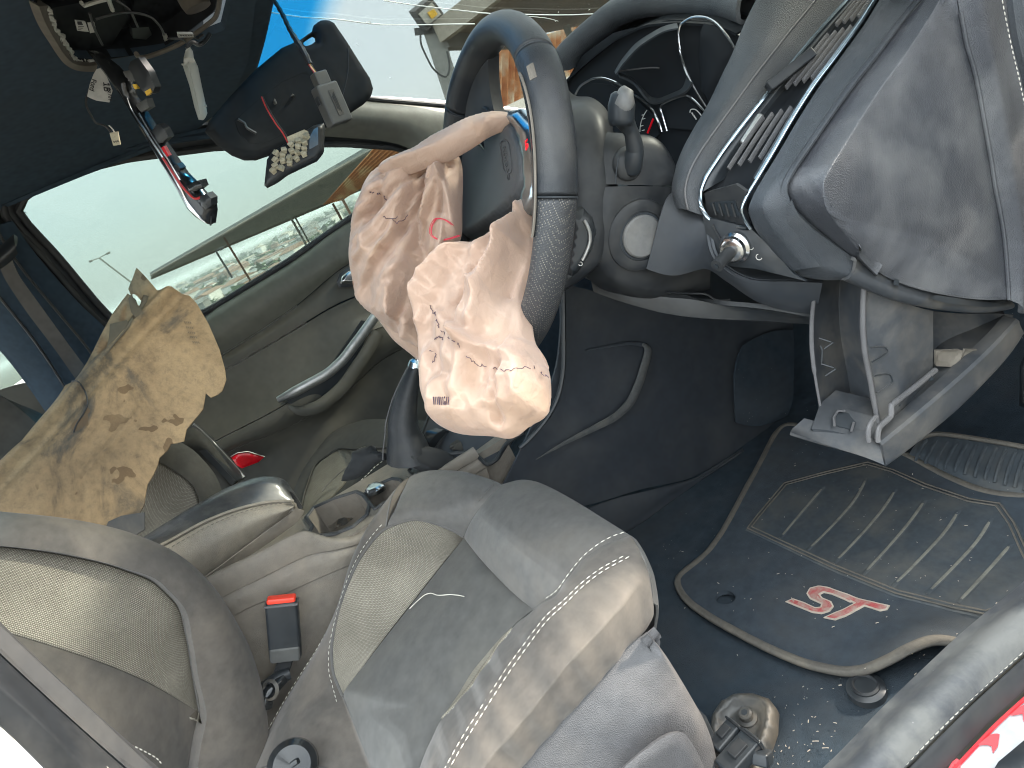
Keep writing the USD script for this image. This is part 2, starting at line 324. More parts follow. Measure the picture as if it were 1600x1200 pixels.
surf('console_plastic', (0.155, 0.136, 0.112), 0.52, dust=(0.21, 0.175, 0.135), dust_amt=0.7, dust_scale=8, grain=0.00038, grain_scale=792, kind='leather')
surf('seat_cloth', (0.086, 0.083, 0.079), 0.85, dust=(0.17, 0.15, 0.125), dust_amt=0.5, dust_scale=8, grain=0.00021, grain_scale=1820, sheen=0.1, spec=0.25)
surf('seat_cloth_worn', (0.088, 0.079, 0.07), 0.85, dust=(0.22, 0.185, 0.15), dust_amt=0.55, dust_scale=9, grain=0.00021, grain_scale=1820, sheen=0.1, spec=0.25)
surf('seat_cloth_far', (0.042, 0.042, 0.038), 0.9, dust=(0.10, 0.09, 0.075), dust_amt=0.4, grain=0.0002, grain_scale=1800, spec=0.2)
surf('seat_centre', (0.088, 0.086, 0.081), 0.9, dust=(0.15, 0.14, 0.12), dust_amt=0.5, dust_scale=6, grain=0.00021, grain_scale=1690, sheen=0.08, spec=0.2)
surf('seat_side', (0.074, 0.073, 0.076), 0.5, dust=(0.22, 0.2, 0.18), dust_amt=0.3, dust_scale=7, grain=0.00050, grain_scale=748, kind='leather')
surf('thread', (0.55, 0.52, 0.45), 0.8)
surf('roof_lining', (0.034, 0.052, 0.072), 0.95, dust=(0.04, 0.048, 0.055), dust_amt=0.4, grain=0.00017, grain_scale=1950, spec=0.15)
surf('pillar_plastic', (0.125, 0.124, 0.106), 0.5, dust=(0.15, 0.135, 0.11), dust_amt=0.5, dust_scale=6, grain=0.00021, grain_scale=910)
surf('door_plastic', (0.056, 0.054, 0.044), 0.55, dust=(0.12, 0.11, 0.085), dust_amt=0.55, dust_scale=5, grain=0.00025, grain_scale=1320)
surf('door_top', (0.095, 0.093, 0.074), 0.5, dust=(0.17, 0.155, 0.125), dust_amt=0.5, dust_scale=5, grain=0.00025, grain_scale=1100)
surf('seal_rubber', (0.018, 0.019, 0.021), 0.6, dust=(0.09, 0.085, 0.075), dust_amt=0.5)
surf('carpet', (0.032, 0.044, 0.056), 1.0, dust=(0.060, 0.062, 0.064), dust_amt=0.6, dust_scale=6, grain=0.00168, grain_scale=910, spots=0.9, spec=0.05)
surf('mat_carpet', (0.045, 0.055, 0.066), 1.0, dust=(0.075, 0.074, 0.070), dust_amt=0.6, dust_scale=7, grain=0.00126, grain_scale=1040, spots=0.9, spec=0.05)
surf('mat_rubber', (0.034, 0.042, 0.049), 0.75, dust=(0.085, 0.082, 0.073), dust_amt=0.75, dust_scale=16, grain=0.00025, grain_scale=924, spots=0.7, spec=0.3)
surf('mat_binding', (0.075, 0.068, 0.058), 0.95, dust=(0.15, 0.13, 0.10), dust_amt=0.5, dust_scale=30, grain=0.00050, grain_scale=1170)
surf('groove_dust', (0.135, 0.13, 0.11), 0.95, dust=(0.05, 0.05, 0.045), dust_amt=0.8, dust_scale=40)
surf('faded_red', (0.30, 0.05, 0.05), 0.8, dust=(0.30, 0.23, 0.19), dust_amt=0.85, dust_scale=60, dust_lo=0.4, dust_hi=0.6)
surf('faded_edge', (0.32, 0.27, 0.22), 0.8)
surf('chrome', (0.62, 0.63, 0.64), 0.16, metallic=1.0, dust=(0.3, 0.29, 0.27), dust_amt=0.35)
surf('satin_silver', (0.42, 0.42, 0.41), 0.42, metallic=1.0, dust=(0.35, 0.33, 0.29), dust_amt=0.3)
surf('blue_silver', (0.42, 0.50, 0.56), 0.22, metallic=1.0, dust=(0.3, 0.29, 0.27), dust_amt=0.2)
surf('tunnel_plastic', (0.018, 0.0225, 0.029), 0.62, dust=(0.070, 0.070, 0.068), dust_amt=0.5, dust_scale=7, grain=0.00025, grain_scale=910)
surf('tunnel_bead', (0.05, 0.052, 0.052), 0.65, dust=(0.14, 0.13, 0.11), dust_amt=0.5, dust_scale=30)
surf('sill_plastic', (0.054, 0.056, 0.06), 0.5, dust=(0.17, 0.165, 0.15), dust_amt=0.7, dust_scale=13, grain=0.00021, grain_scale=910, spots=0.8, dust_lo=0.42, dust_hi=0.6)
surf('sill_cloth', (0.05, 0.051, 0.053), 0.85, dust=(0.19, 0.185, 0.16), dust_amt=0.6, dust_scale=12, grain=0.00021, grain_scale=1560)
surf('body_white', (0.72, 0.71, 0.68), 0.25, dust=(0.55, 0.5, 0.42), dust_amt=0.4, coat=0.6)
surf('sticker_silver', (0.42, 0.43, 0.45), 0.35, metallic=0.3, dust=(0.3, 0.28, 0.25), dust_amt=0.5, spots=0.6)
surf('sticker_red', (0.62, 0.02, 0.03), 0.35, dust=(0.4, 0.1, 0.09), dust_amt=0.3)
surf('buckle_red', (0.80, 0.045, 0.02), 0.35, dust=(0.7, 0.2, 0.15), dust_amt=0.3)
surf('lens_red', (0.55, 0.004, 0.012), 0.12, coat=1.0)
surf('white_plastic', (0.42, 0.42, 0.38), 0.35, dust=(0.4, 0.36, 0.28), dust_amt=0.4)
surf('cream_plastic', (0.42, 0.38, 0.27), 0.45, dust=(0.25, 0.2, 0.13), dust_amt=0.5, dust_scale=60)
surf('beige_foam', (0.12, 0.105, 0.085), 0.85, dust=(0.06, 0.05, 0.04), dust_amt=0.5, grain=0.00042, grain_scale=910)
surf('label_paper', (0.45, 0.44, 0.41), 0.7)
surf('ink', (0.02, 0.02, 0.022), 0.7)
surf('ink_purple', (0.06, 0.035, 0.05), 0.8)
surf('thread_red', (0.45, 0.03, 0.05), 0.7)
surf('wire_black', (0.015, 0.015, 0.016), 0.5)
surf('wire_red', (0.4, 0.02, 0.02), 0.4)
surf('wire_yellow', (0.65, 0.40, 0.04), 0.4)
surf('module_grey', (0.055, 0.056, 0.054), 0.5, dust=(0.13, 0.12, 0.1), dust_amt=0.4)
surf('steel_worn', (0.050, 0.049, 0.046), 0.45, metallic=0.2, dust=(0.16, 0.125, 0.085), dust_amt=0.5, dust_scale=25)
surf('grey_lid', (0.1, 0.1, 0.098), 0.5, dust=(0.24, 0.22, 0.19), dust_amt=0.4, dust_scale=14)
surf('strap_cloth', (0.010, 0.011, 0.012), 0.9, grain=0.00025, grain_scale=1560)
surf('belt_webbing', (0.075, 0.070, 0.064), 0.85, grain=0.00025, grain_scale=1170)
surf('mud_back', (0.09, 0.07, 0.045), 0.9)
glass('side_glass', (0.475, 0.525, 0.495), edge=0.25)
glass('windscreen_glass', (0.50, 0.52, 0.51), band=(0.405, 0.345), edge=0.25)
surf('crack_white', (0.9, 0.92, 0.9), 0.3)
glass('gauge_glass', (0.9, 0.9, 0.9), 0.7)
weave('seat_mesh', (0.40, 0.375, 0.32), (0.10, 0.088, 0.072), 1 / 0.0028, 1 / 0.0027)
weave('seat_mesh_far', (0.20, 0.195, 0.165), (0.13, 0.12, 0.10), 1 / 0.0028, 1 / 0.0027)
M['airbag_cloth'] = usdkit.material(stage, '/World/Looks/airbag_cloth', {
    'co': ('texture_coordinate', {}), 'n': ('noise_texture', {'scale': 9.0, 'detail': 6.0}), 'r': ('rgb_ramp', {'ramp': [(0.3, (0.47, 0.335, 0.255)), (0.55, (0.53, 0.385, 0.30)), (0.8, (0.55, 0.385, 0.265))]}),
    'v': ('noise_texture', {'scale': 60.0, 'detail': 3.0, 'roughness': 0.5, 'distortion': 0.4}), 'w': ('noise_texture', {'scale': 1500.0}), 'b1': ('bump', {'distance': 0.006, 'strength': 0.5}), 'b2': ('bump', {'distance': 0.0002}),
    'p': ('principled_bsdf', {'roughness': 0.52, 'sheen_weight': 0.3, 'specular_ior_level': 0.4}), 't': ('translucent_bsdf', {'color': (0.66, 0.43, 0.29)}), 'm': ('mix_closure', {'fac': 0.30})},
    [('co.object', 'n.vector'), ('n.fac', 'r.fac'), ('r.color', 'p.base_color'), ('co.object', 'v.vector'), ('v.fac', 'b1.height'), ('co.object', 'w.vector'), ('w.fac', 'b2.height'), ('b1.normal', 'b2.normal'), ('b2.normal', 'p.normal'),
     ('p.BSDF', 'm.closure1'), ('t.BSDF', 'm.closure2')], surface='m.closure')
M['muddy_sheet'] = usdkit.material(stage, '/World/Looks/muddy_sheet', {
    'co': ('texture_coordinate', {}), 'n': ('noise_texture', {'scale': 7.0, 'detail': 9.0, 'roughness': 0.66, 'distortion': 0.8}),
    'r': ('rgb_ramp', {'ramp': [(0.33, (0.075, 0.070, 0.062)), (0.41, (0.15, 0.115, 0.078)), (0.47, (0.245, 0.175, 0.105)), (0.62, (0.31, 0.225, 0.135))]}),
    'n3': ('noise_texture', {'scale': 70.0, 'detail': 8.0, 'roughness': 0.75}), 'r3': ('rgb_ramp', {'ramp': [(0.36, (0.74, 0.74, 0.74)), (0.5, (0.96, 0.95, 0.92)), (0.64, (1.07, 1.05, 1.0))]}), 'm1': ('mix_color', {'blend_type': 'multiply', 'fac': 1.0}),
    'dist': ('noise_texture', {'scale': 30.0, 'detail': 2.0}), 'add': ('mix_color', {'blend_type': 'linear_light', 'fac': 0.035}),
    'v': ('voronoi_texture', {'scale': 17.0, 'randomness': 1.0}), 'vr': ('rgb_ramp', {'ramp': [(0.0, (1, 1, 1)), (0.23, (1, 1, 1)), (0.25, (0, 0, 0))]}),
    'vn': ('noise_texture', {'scale': 4.5, 'detail': 1.0}), 'vnr': ('rgb_ramp', {'ramp': [(0.44, (0, 0, 0)), (0.50, (0.8, 0.8, 0.8))]}), 'vm': ('mix_color', {'blend_type': 'multiply', 'fac': 1.0}),
    'm2': ('mix_color', {'b': (0.105, 0.068, 0.038)}), 'b': ('bump', {'distance': 0.0012}),
    'p': ('principled_bsdf', {'roughness': 0.85, 'specular_ior_level': 0.25})},
    [('co.object', 'n.vector'), ('n.fac', 'r.fac'), ('co.object', 'n3.vector'), ('n3.fac', 'r3.fac'), ('r.color', 'm1.a'), ('r3.color', 'm1.b'), ('co.object', 'dist.vector'), ('co.object', 'add.a'), ('dist.color', 'add.b'), ('add.result', 'v.vector'),
     ('v.distance', 'vr.fac'), ('co.object', 'vn.vector'), ('vn.fac', 'vnr.fac'), ('vr.color', 'vm.a'), ('vnr.color', 'vm.b'), ('vm.result', 'm2.fac'), ('m1.result', 'm2.a'), ('m2.result', 'p.base_color'), ('n3.fac', 'b.height'), ('b.normal', 'p.normal')], surface='p.BSDF')

# ================================================================ THE CAR SHELL
car = thing('car_body', 'dusty car shell with dark roof lining, pillars, carpet, sill and cracked windscreen', 'car body')
def roof_z(x, y): return 1.405 - 0.05 * (np.abs(x) / 0.58) ** 3 - 0.045 * np.clip((y + 0.05) / 0.27, 0, 1) ** 2
# roof lining with the opening for the overhead unit
HOLE = [hit(*p, z=1.395)[:2] for p in [(62, 12), (75, 42), (98, 84), (118, 101), (150, 102), (182, 96), (215, 91), (262, 76), (300, 52), (338, 22), (345, -20), (300, -70), (150, -60), (70, -20)]]
hp = Polygon(HOLE).buffer(0)
def roof_sheet(poly, dz, t, h=0.03):
    V, T, E = tri_poly(poly, h); z = roof_z(V[:, 0], V[:, 1]) + dz; N = len(V)
    v = np.vstack([np.c_[V, z], np.c_[V, z + t]]); return v, np.vstack([T[:, ::-1], T + N, np.c_[E, E[:, ::-1] + N][:, [0, 1, 2]], np.c_[E[:, 0], E[:, 1] + N, E[:, 0] + N]])
outer = Polygon([(-0.57, -1.7), (0.60, -1.7), (0.60, 0.10), (0.50, 0.19), (0.2, 0.225), (-0.2, 0.225), (-0.46, 0.19), (-0.57, 0.10)])
car.part('roof_lining', roof_sheet(outer.difference(hp), 0.0, 0.012), M['roof_lining'])
car.part('roof_panel', roof_sheet(outer.buffer(0.012), 0.09, 0.004, 0.06), M['body_white'])
# passenger side: window frame, pillars; the side of the car leans in towards the roof
def side_x(z): return -0.705 + 0.30 * np.clip(z - 0.97, 0, None)
def side(px, py, dx=0.0):
    x = -0.65
    for _ in range(8): x = side_x(hit(px, py, x=x)[2]) + dx
    return hit(px, py, x=x)
WIN = [(30, 330), (40, 308), (75, 285), (120, 268), (200, 249), (330, 232), (430, 226), (540, 226), (615, 231), (640, 240), (655, 262), (640, 290), (600, 315), (550, 338), (450, 408), (340, 476), (320, 487), (300, 492), (200, 500), (176, 498), (150, 470), (90, 398), (45, 350)]
win = np.array([side(*p) for p in WIN])
ring = smooth_curve(win, 140, straight=True, closed=True)
def offset_ring(r, d, dx):
    c = r.mean(0); o = r - c; l = np.linalg.norm(o[:, 1:], axis=1, keepdims=True); t = np.gradient(r, axis=0); n = np.c_[np.zeros(len(r)), t[:, 2], -t[:, 1]]; n /= np.linalg.norm(n, axis=1, keepdims=True)
    if (n * o).sum() < 0: n = -n
    q = r + n * d; q[:, 0] += dx + 0.3 * (q[:, 2] - r[:, 2]); return q
def closed_loft(rings, t=0.006):
    g = np.array([np.vstack([r, r[:1]]) for r in rings]); return shell(g, t)
car.part('window_seal', tube(ring + [0.006, 0, 0], 0.008, 8, closed=True), M['seal_rubber'])
car.part('window_seal', tube(offset_ring(ring, 0.024, 0.016), 0.007, 8, closed=True), M['seal_rubber'])
car.part('window_frame', closed_loft([offset_ring(ring, -0.004, -0.012), offset_ring(ring, 0.008, 0.008), offset_ring(ring, 0.018, 0.012), offset_ring(ring, 0.034, 0.012), offset_ring(ring, 0.046, 0.03)], 0.01), M['black_plastic'])
car.part('side_window', slab([p for p in WIN], plane3(side(40, 320), side(430, 226), side(340, 476)), 0.004, 0.05), M['side_glass'])
# headlining edge down to the window frame
top_in = smooth_curve([(-0.565, y, roof_z(-0.565, y) - 0.002) for y in (-1.2, -0.6, -0.3, 0.0, 0.1, 0.2)], 40)
low = smooth_curve([side(-300, 470) + [.03, 0, .02], side(-120, 330) + [.03, 0, .02], side(12, 312) + [.035, 0, .01], side(60, 276) + [.035, 0, 0], side(200, 236) + [.035, 0, 0], side(330, 220) + [.035, 0, 0], side(430, 214) + [.035, 0, 0], side(520, 210) + [.035, 0, 0]], 40)
car.part('roof_side_trim', shell(loft([top_in, (top_in + low) / 2 + [-.012, 0, .01], low], 40, 12), 0.008), M['roof_lining'])
# windscreen pillar, passenger side
up = np.array([hit(560, 148, x=-.55), hit(580, 158, x=-.58), hit(640, 163, x=-.60), hit(700, 168, x=-.62), (-0.655, 0.95, 1.045), (-0.67, 1.10, 0.97)])
up[0] = (-.52, .20, 1.395)
up = np.vstack([up[:1], [(-.55, .36, 1.325)], up[1:]])
lowp = np.array([(-.56, .12, 1.352), hit(470, 212, x=-.60), hit(520, 214, x=-.61), hit(640, 233, x=-.635), hit(668, 262, x=-.65), (-0.67, 0.80, 0.98), (-0.68, 1.02, 0.93)])
mid = (smooth_curve(up, 40) + smooth_curve(lowp, 40)) / 2 + [.045, -.02, .01]
car.part('windscreen_pillar', shell(loft([smooth_curve(up, 40), mid, smooth_curve(lowp, 40)], 40, 16), 0.012), M['pillar_plastic'])
car.part('windscreen_seal', tube(smooth_curve(up, 60) + [.0, .004, .004], 0.006, 8), M['seal_rubber'])
# middle pillar and rear part on the passenger side
bp_in = [side(20, 345, .03), side(60, 402, .03), side(120, 470, .035), side(172, 520, .045), side(230, 590, .07)]
bp_mid = [side(-45, 370, .06), side(0, 440, .065), side(60, 515, .07), side(105, 580, .075), side(150, 660, .10)]
bp_out = [side(-130, 400, .03), side(-60, 480, .03), side(0, 548, .035), side(48, 610, .04), side(100, 690, .07)]
car.part('middle_pillar', shell(loft([bp_in, bp_mid, bp_out], 30, 14), 0.01), M['roof_lining'])
car.part('pillar_seam', tube(smooth_curve(loft([bp_in, bp_mid, bp_out], 30, 14)[3] + [.006, 0, 0], 40), 0.003, 6), M['seal_rubber'])
car.part('pillar_seam', tube(smooth_curve(loft([bp_in, bp_mid, bp_out], 30, 14)[8] + [.006, 0, 0], 40), 0.003, 6), M['seal_rubber'])
rear = [side(*p) for p in [(-60, 500), (-20, 520), (0, 536), (20, 562), (36, 590), (24, 600), (0, 609), (-60, 632)]]
car.part('rear_side_window', slab([(-60, 500), (-20, 520), (0, 536), (20, 562), (38, 590), (24, 601), (0, 609), (-60, 632)], plane3(side(-60, 500), side(36, 590), side(-60, 632)), 0.004, 0.05), M['side_glass'])
car.part('rear_door_trim', shell(loft([[side(-200, 690, .01), side(-60, 632, .01), side(0, 609, .01), side(40, 598, .01), side(110, 630, .01)], [side(-200, 790, .05), side(-60, 712, .05), side(10, 690, .05), side(60, 700, .05), side(130, 740, .05)], [side(-200, 990, .05), side(-60, 960, .05), side(10, 960, .05), side(60, 960, .05), side(130, 960, .05)]], 24, 16), 0.01), M['door_plastic'])
# seat belt hanging on the middle pillar
belt = thing('seat_belt', 'grey seat belt webbing hanging down the dark middle pillar behind the passenger window', 'seat belt')
bl = cv([(-4, 404), (10, 440), (45, 492), (85, 545), (118, 592), (150, 640)], x=(-.49, -.47)); br_ = cv([(14, 392), (36, 440), (72, 490), (112, 545), (146, 590), (180, 636)], x=(-.49, -.47))
belt.part('webbing', shell(loft([bl, br_], 30, 4), 0.002), M['belt_webbing'])
belt.part('belt_guide', shell(loft([cv([(-8, 425), (10, 414), (28, 396)], x=-.485), cv([(-14, 415), (4, 402), (24, 384)], x=-.475), cv([(-22, 405), (0, 384), (22, 366)], x=-.49)], 16, 10), .008), M['black_plastic'])

# windscreen
def screen(u, v):   # u across from passenger to driver side, v from roof to dash
    x = (-0.53 - 0.12 * v) * (1 - u) + (0.55 + 0.12 * v) * u; b = 1 - np.abs(2 * u - 1) ** 2.6
    return np.stack([x, 0.215 + 0.87 * v + 0.13 * b * (0.3 + 0.7 * v), 1.372 - 0.385 * v + 0.055 * b * (0.25 + np.sin(np.pi * np.clip(v, 0, 1)) ** .8 * .75) + 0.02 * np.sin(np.pi * v)], -1)
uu, vv = np.meshgrid(np.linspace(0, 1, 40), np.linspace(0, 1, 30))
ws = car.part('windscreen', shell(screen(uu, vv), 0.005), M['windscreen_glass'], smooth=True)
def on_screen(px, py):
    from scipy.optimize import least_squares
    d = unit(ray(px, py)); f = lambda p: np.cross(screen(np.array(p[0]), np.array(p[1])) - EYE, d)
    s = least_squares(f, [0.4, 0.3]).x; return screen(np.array(s[0]), np.array(s[1])) + np.array([0.004, -0.004, -0.004])
for pts, r in [([(420, 14), (478, 23), (530, 27), (575, 33), (600, 35), (680, 35), (742, 34)], .0011), ([(600, -3), (660, 6), (720, 13), (770, 18), (860, 20), (940, 18)], .0010), ([(572, 32), (577, 30), (580, 34)], .0007), ([(800, 22), (845, 24), (872, 30)], .0005)]:
    ws.part('crack', tube(smooth_curve([on_screen(*p) for p in pts], 30), r, 5), M['crack_white'])
for px, py in [(868, 30), (872, 16), (845, 40), (920, 12), (900, 44), (560, 66), (610, 118)]:
    p = on_screen(px, py); ws.part('chip', hull(p + np.random.default_rng(px).normal(0, .0011, (9, 3)) * [1.6, .6, .5]), M['crack_white'])
car.part('header_trim', shell(loft([[(x, .195 + .02 * (1 - (x / .5) ** 2), roof_z(x, .2) - .001) for x in np.linspace(-.5, .52, 9)], [(x, .222 + .03 * (1 - (x / .5) ** 2), 1.362 - .015 * (x / .5) ** 2) for x in np.linspace(-.5, .52, 9)], [(x, .235 + .10 * .35 * (1 - (x / .55) ** 2), 1.384) for x in np.linspace(-.52, .54, 9)]], 40, 10), .008), M['roof_lining'])
# driver side: windscreen pillar, roof rail and middle pillar, all close to the camera
pil = smooth_curve([(0.56, 0.10, 1.372), (0.60, 0.35, 1.275), (0.66, 0.70, 1.125), (0.70, 1.02, 0.965)], 24)
car.part('windscreen_pillar', tube(pil, 0.062, 16), M['pillar_plastic'], label='windscreen pillar beside the driver')
car.part('roof_rail', tube(smooth_curve([(0.56, 0.12, 1.372), (0.575, -0.3, 1.40), (0.57, -0.9, 1.38), (0.56, -1.6, 1.33)], 20), 0.04, 10), M['roof_lining'])
# sills and floor
def zline(pts, z): return cv(pts, z=z)
s_in = zline([(1180, 1320), (1310, 1203), (1400, 1110), (1500, 1014), (1602, 928), (1760, 800)], .43)
s_a = zline([(1240, 1320), (1352, 1203), (1438, 1113), (1535, 1020), (1640, 930), (1790, 800)], .447)
s_b = zline([(1290, 1320), (1392, 1203), (1470, 1120), (1570, 1030), (1660, 950), (1820, 800)], .436)
s_seam = zline([(1300, 1320), (1412, 1203), (1502, 1112), (1602, 1020), (1690, 940), (1850, 800)], .430)
s_out = zline([(1330, 1320), (1478, 1200), (1545, 1130), (1604, 1076), (1700, 985), (1880, 820)], .402)
s_dn = s_in + [-.012, 0, -.17]
car.part('sill_trim', shell(loft([s_dn, s_in + [-.004, 0, -.004], s_in + [.004, 0, 0], s_a, s_b], 60, 30), .008), M['sill_plastic'])
car.part('sill_seal', shell(loft([s_b + [.001, 0, 0.001], (s_b + s_seam) / 2 + [0, 0, .003], s_seam], 60, 10), .008), M['sill_cloth'])
car.part('sill_seal', shell(loft([s_seam + [.001, 0, -.002], (s_seam + s_out) / 2 + [0, 0, .010], s_out], 60, 14), .008), M['seal_rubber'])
car.part('stitching', stitches(smooth_curve(s_seam, 60) + [0, 0, .0035], .005, .002, .0009), M['thread'])
strip = car.part('sill_strip', shell(loft([s_out + [.002, 0, -.003], s_out + [.03, .0, -.006], s_out + [.075, 0, -.012]], 60, 10), .004), M['sticker_silver'], label='silver strip with red arrows and a red edge along the sill')
strip.part('edge_line', tube(smooth_curve(s_out + [.004, 0, -.002], 80), .0018, 6), M['sticker_red'])
zpl = plane([0, 0, .3985], [0.12, 0, 1]); zpl = plane(s_out[2] + [.03, 0, -.0045], np.cross(s_out[3] - s_out[2], [.075, 0, -.012]))
def chevron(*p): strip.part('arrow_mark', slab(p, zpl, .0012, .004), M['sticker_red'])
chevron((1527, 1164), (1548, 1147), (1558, 1146), (1562, 1147), (1559, 1166), (1551, 1177), (1549, 1163), (1537, 1163))
chevron((1579, 1117), (1590, 1106), (1602, 1100), (1610, 1099), (1606, 1118), (1599, 1128), (1598, 1114), (1588, 1116))
strip.part('letter', slab([(1480, 1203), (1488, 1190), (1495, 1185), (1501, 1189), (1501, 1200), (1497, 1212), (1490, 1212), (1495, 1198), (1492, 1193), (1488, 1203)], zpl, .0012, .004), M['sticker_red'])
car.part('door_step', slab([(1552, 1203), (1560, 1190), (1608, 1150), (1640, 1160), (1640, 1230), (1560, 1230)], plane(s_out[2] + [.05, 0, .004], [0.1, 0, 1]), .02, .012, top=rim(.008, .006)), M['black_plastic'])
car.part('sill_panel', shell(loft([s_out + [.074, 0, -.015], s_out + [.11, 0, -.03], s_out + [.13, 0, -.20]], 30, 10), .004), M['body_white'])
# floor pan with carpet
gx, gy = np.meshgrid(np.linspace(-.70, .805, 150), np.linspace(-1.2, 1.35, 240))
gz = .268 + .30 * np.clip((gy - .93) / .4, 0, 1) ** 1.3 + .004 * noise(np.stack([gx, gy, gx * 0], -1).reshape(-1, 3), 9).reshape(gx.shape) + .0018 * noise(np.stack([gx, gy, gx * 0], -1).reshape(-1, 3), 60, 4).reshape(gx.shape)
gz += .05 * np.clip((gx - .74) / .06, 0, 1) ** 2
car.part('floor_carpet', shell(np.stack([gx, gy, gz], -1), .01), M['carpet'], smooth=True)
fw = np.array([[(x, 1.34, z) for x in (-.7, 0, .7)] for z in (.3, .6, .95)]); car.part('bulkhead', shell(loft(fw, 10, 8), .01), M['roof_lining'])
car.part('side_panel', shell(loft([[(.755, 1.0, z) for z in (.3, .6, .88)], [(.74, 1.1, z) for z in (.3, .6, .9)], [(.70, 1.34, z) for z in (.3, .6, .9)]], 8, 12), .01), M['roof_lining'], label='kick panel in front of the sill')
car.part('side_panel', shell(loft([[(-.74, y, .25) for y in (-1.7, -.4, 1.4)], [(-.78, y, .6) for y in (-1.7, -.4, 1.4)], [(-.73, y, .93) for y in (-1.7, -.4, 1.4)]], 8, 8), .01), M['body_white'], label='outer side of the car beyond the passenger')
car.part('side_panel', shell(loft([[(-.70, y, .25) for y in (.1, .7, 1.36)], [(-.72, y, .6) for y in (.1, .7, 1.36)], [(-.70, y, .95) for y in (.1, .7, 1.36)]], 8, 8), .01), M['roof_lining'], label='dark kick panel in the passenger footwell')
# middle pillar of the driver's door, bottom left corner, close to the camera
ln = lambda *p, **k: smooth_curve(cv(p, **k), 30)
g0 = ln((-90, 900), (0, 992), (110, 1098), (235, 1208), (330, 1290), x=.755); g1 = ln((-90, 935), (0, 1022), (100, 1114), (205, 1208), (300, 1290), x=.765); g2 = ln((-90, 965), (0, 1040), (90, 1122), (178, 1208), (270, 1290), x=.772)
g3 = ln((-110, 1010), (0, 1085), (75, 1150), (125, 1208), (220, 1290), x=.785); g4 = ln((-110, 1050), (0, 1133), (40, 1170), (78, 1208), (160, 1290), x=.79); g5 = ln((-170, 1100), (-80, 1180), (-20, 1230), (20, 1270), (100, 1350), x=.82)
car.part('door_seal', shell(loft([g0 - [.03, .01, 0], g0, (g0 + g1) / 2 + [.006, 0, .006], g1], 40, 14), .01), M['seal_rubber'], label='black rubber door seal beside the driver seat backrest')
car.part('pillar_trim', shell(loft([g1 + [0, 0, -.001], g2 + [.004, 0, .004], (g2 + g3) / 2 + [.006, 0, .004], g3, g4], 40, 18), .01), M['smooth_plastic'])
car.part('stitching', stitches((g1 + g2) / 2 + [.005, -.001, .005], .004, .003, .0004), M['thread'])
car.part('middle_pillar', shell(loft([g4 + [.001, 0, 0], (g4 + g5) / 2 + [.008, 0, .01], g5], 40, 14), .004), M['body_white'], label='white painted door pillar in the near corner')

# dark roof space above the opening
car.part('roof_space', box((.05, .0, 1.442), (.90, .37, .004)), M['pit_black'])

# front wing and bonnet ahead of the windscreen
car.part('front_wing', shell(loft([[(.80, y, z) for y, z in ((1.06, .28), (1.06, .62), (1.08, .93))], [(.90, 1.5, .28), (.90, 1.5, .62), (.84, 1.5, .91)], [(.88, 2.2, .28), (.88, 2.2, .60), (.78, 2.2, .80)]], 10, 14), .01), M['body_white'])
car.part('bonnet', shell(loft([[(x, 1.12, .975 + .01 * (1 - (x / .8) ** 2)) for x in (-.74, -.3, .3, .74)], [(x, 1.6, .95 + .02 * (1 - (x / .8) ** 2)) for x in (-.80, -.3, .3, .80)], [(x, 2.2, .80 + .03 * (1 - (x / .8) ** 2)) for x in (-.76, -.3, .3, .76)]], 16, 14), .01), M['body_white'])

# ================================================================ PASSENGER DOOR
door = thing('passenger_door', 'olive lit passenger door with silver curved pull and red reflector', 'car door')
def sd(pts, dx): return np.array([side(*p, dx) for p in pts])
d0 = np.array([side(170, 560, .0), side(310, 500, 0), side(340, 480, 0), side(450, 413, 0), side(552, 343, 0), side(640, 300, 0), side(720, 262, 0)]) + [.012, 0, 0]
d1 = np.array([side(170, 600, .05), side(310, 540, .05), side(345, 520, .05), side(450, 452, .05), side(556, 390, .05), side(650, 340, .04), side(740, 290, .03)])
d2 = np.array([side(190, 630, .035), side(315, 572, .035), side(350, 552, .035), side(450, 487, .035), side(552, 408, .035), side(650, 360, .03), side(750, 305, .02)])
door.part('top_rail', shell(loft([d0 - [.01, 0, .012], d0, (d0 + d1) / 2 + [.006, 0, .012], d1, d2], 50, 26), .008), M['door_top'])
d3 = np.array([side(200, 652, .05), side(320, 592, .05), side(360, 572, .05), side(450, 520, .05), side(520, 478, .055), side(600, 445, .05), side(760, 370, .03)])
door.part('trim_strip', shell(loft([d2 + [-.004, 0, -.002], d2 * .5 + d3 * .5 + [.006, 0, 0], d3], 50, 12), .006), M['smooth_plastic'] if False else M['door_plastic'])
d4 = np.array([side(215, 672, .062), side(328, 612, .062), side(400, 574, .062), side(470, 542, .062), side(540, 532, .06), side(620, 520, .05), side(780, 460, .03)])
d5 = np.array([side(240, 750, .085), side(330, 700, .085), side(400, 655, .09), side(470, 640, .09), side(560, 600, .08), side(640, 570, .06), side(800, 520, .03)])
d6 = np.array([side(250, 800, .105), side(338, 690, .105), side(440, 636, .11), side(510, 602, .105), side(580, 560, .09), side(660, 540, .06), side(810, 520, .03)])
arm = np.array([side(240, 740, .10), side(345, 684, .105), side(430, 640, .115), side(510, 590, .105), side(575, 520, .09), side(640, 500, .06), side(800, 470, .03)])
door.part('inner_panel', shell(loft([d3 + [.001, 0, -.004], (d3 + arm) / 2 + [-.012, 0, 0], arm], 50, 24), .006), M['door_plastic'])
b0 = arm + [0, 0, -.003]
b1 = np.array([side(250, 765, .095), side(365, 702, .095), side(425, 678, .10), side(520, 630, .085), side(600, 560, .05), side(660, 530, .03), side(810, 500, .02)])
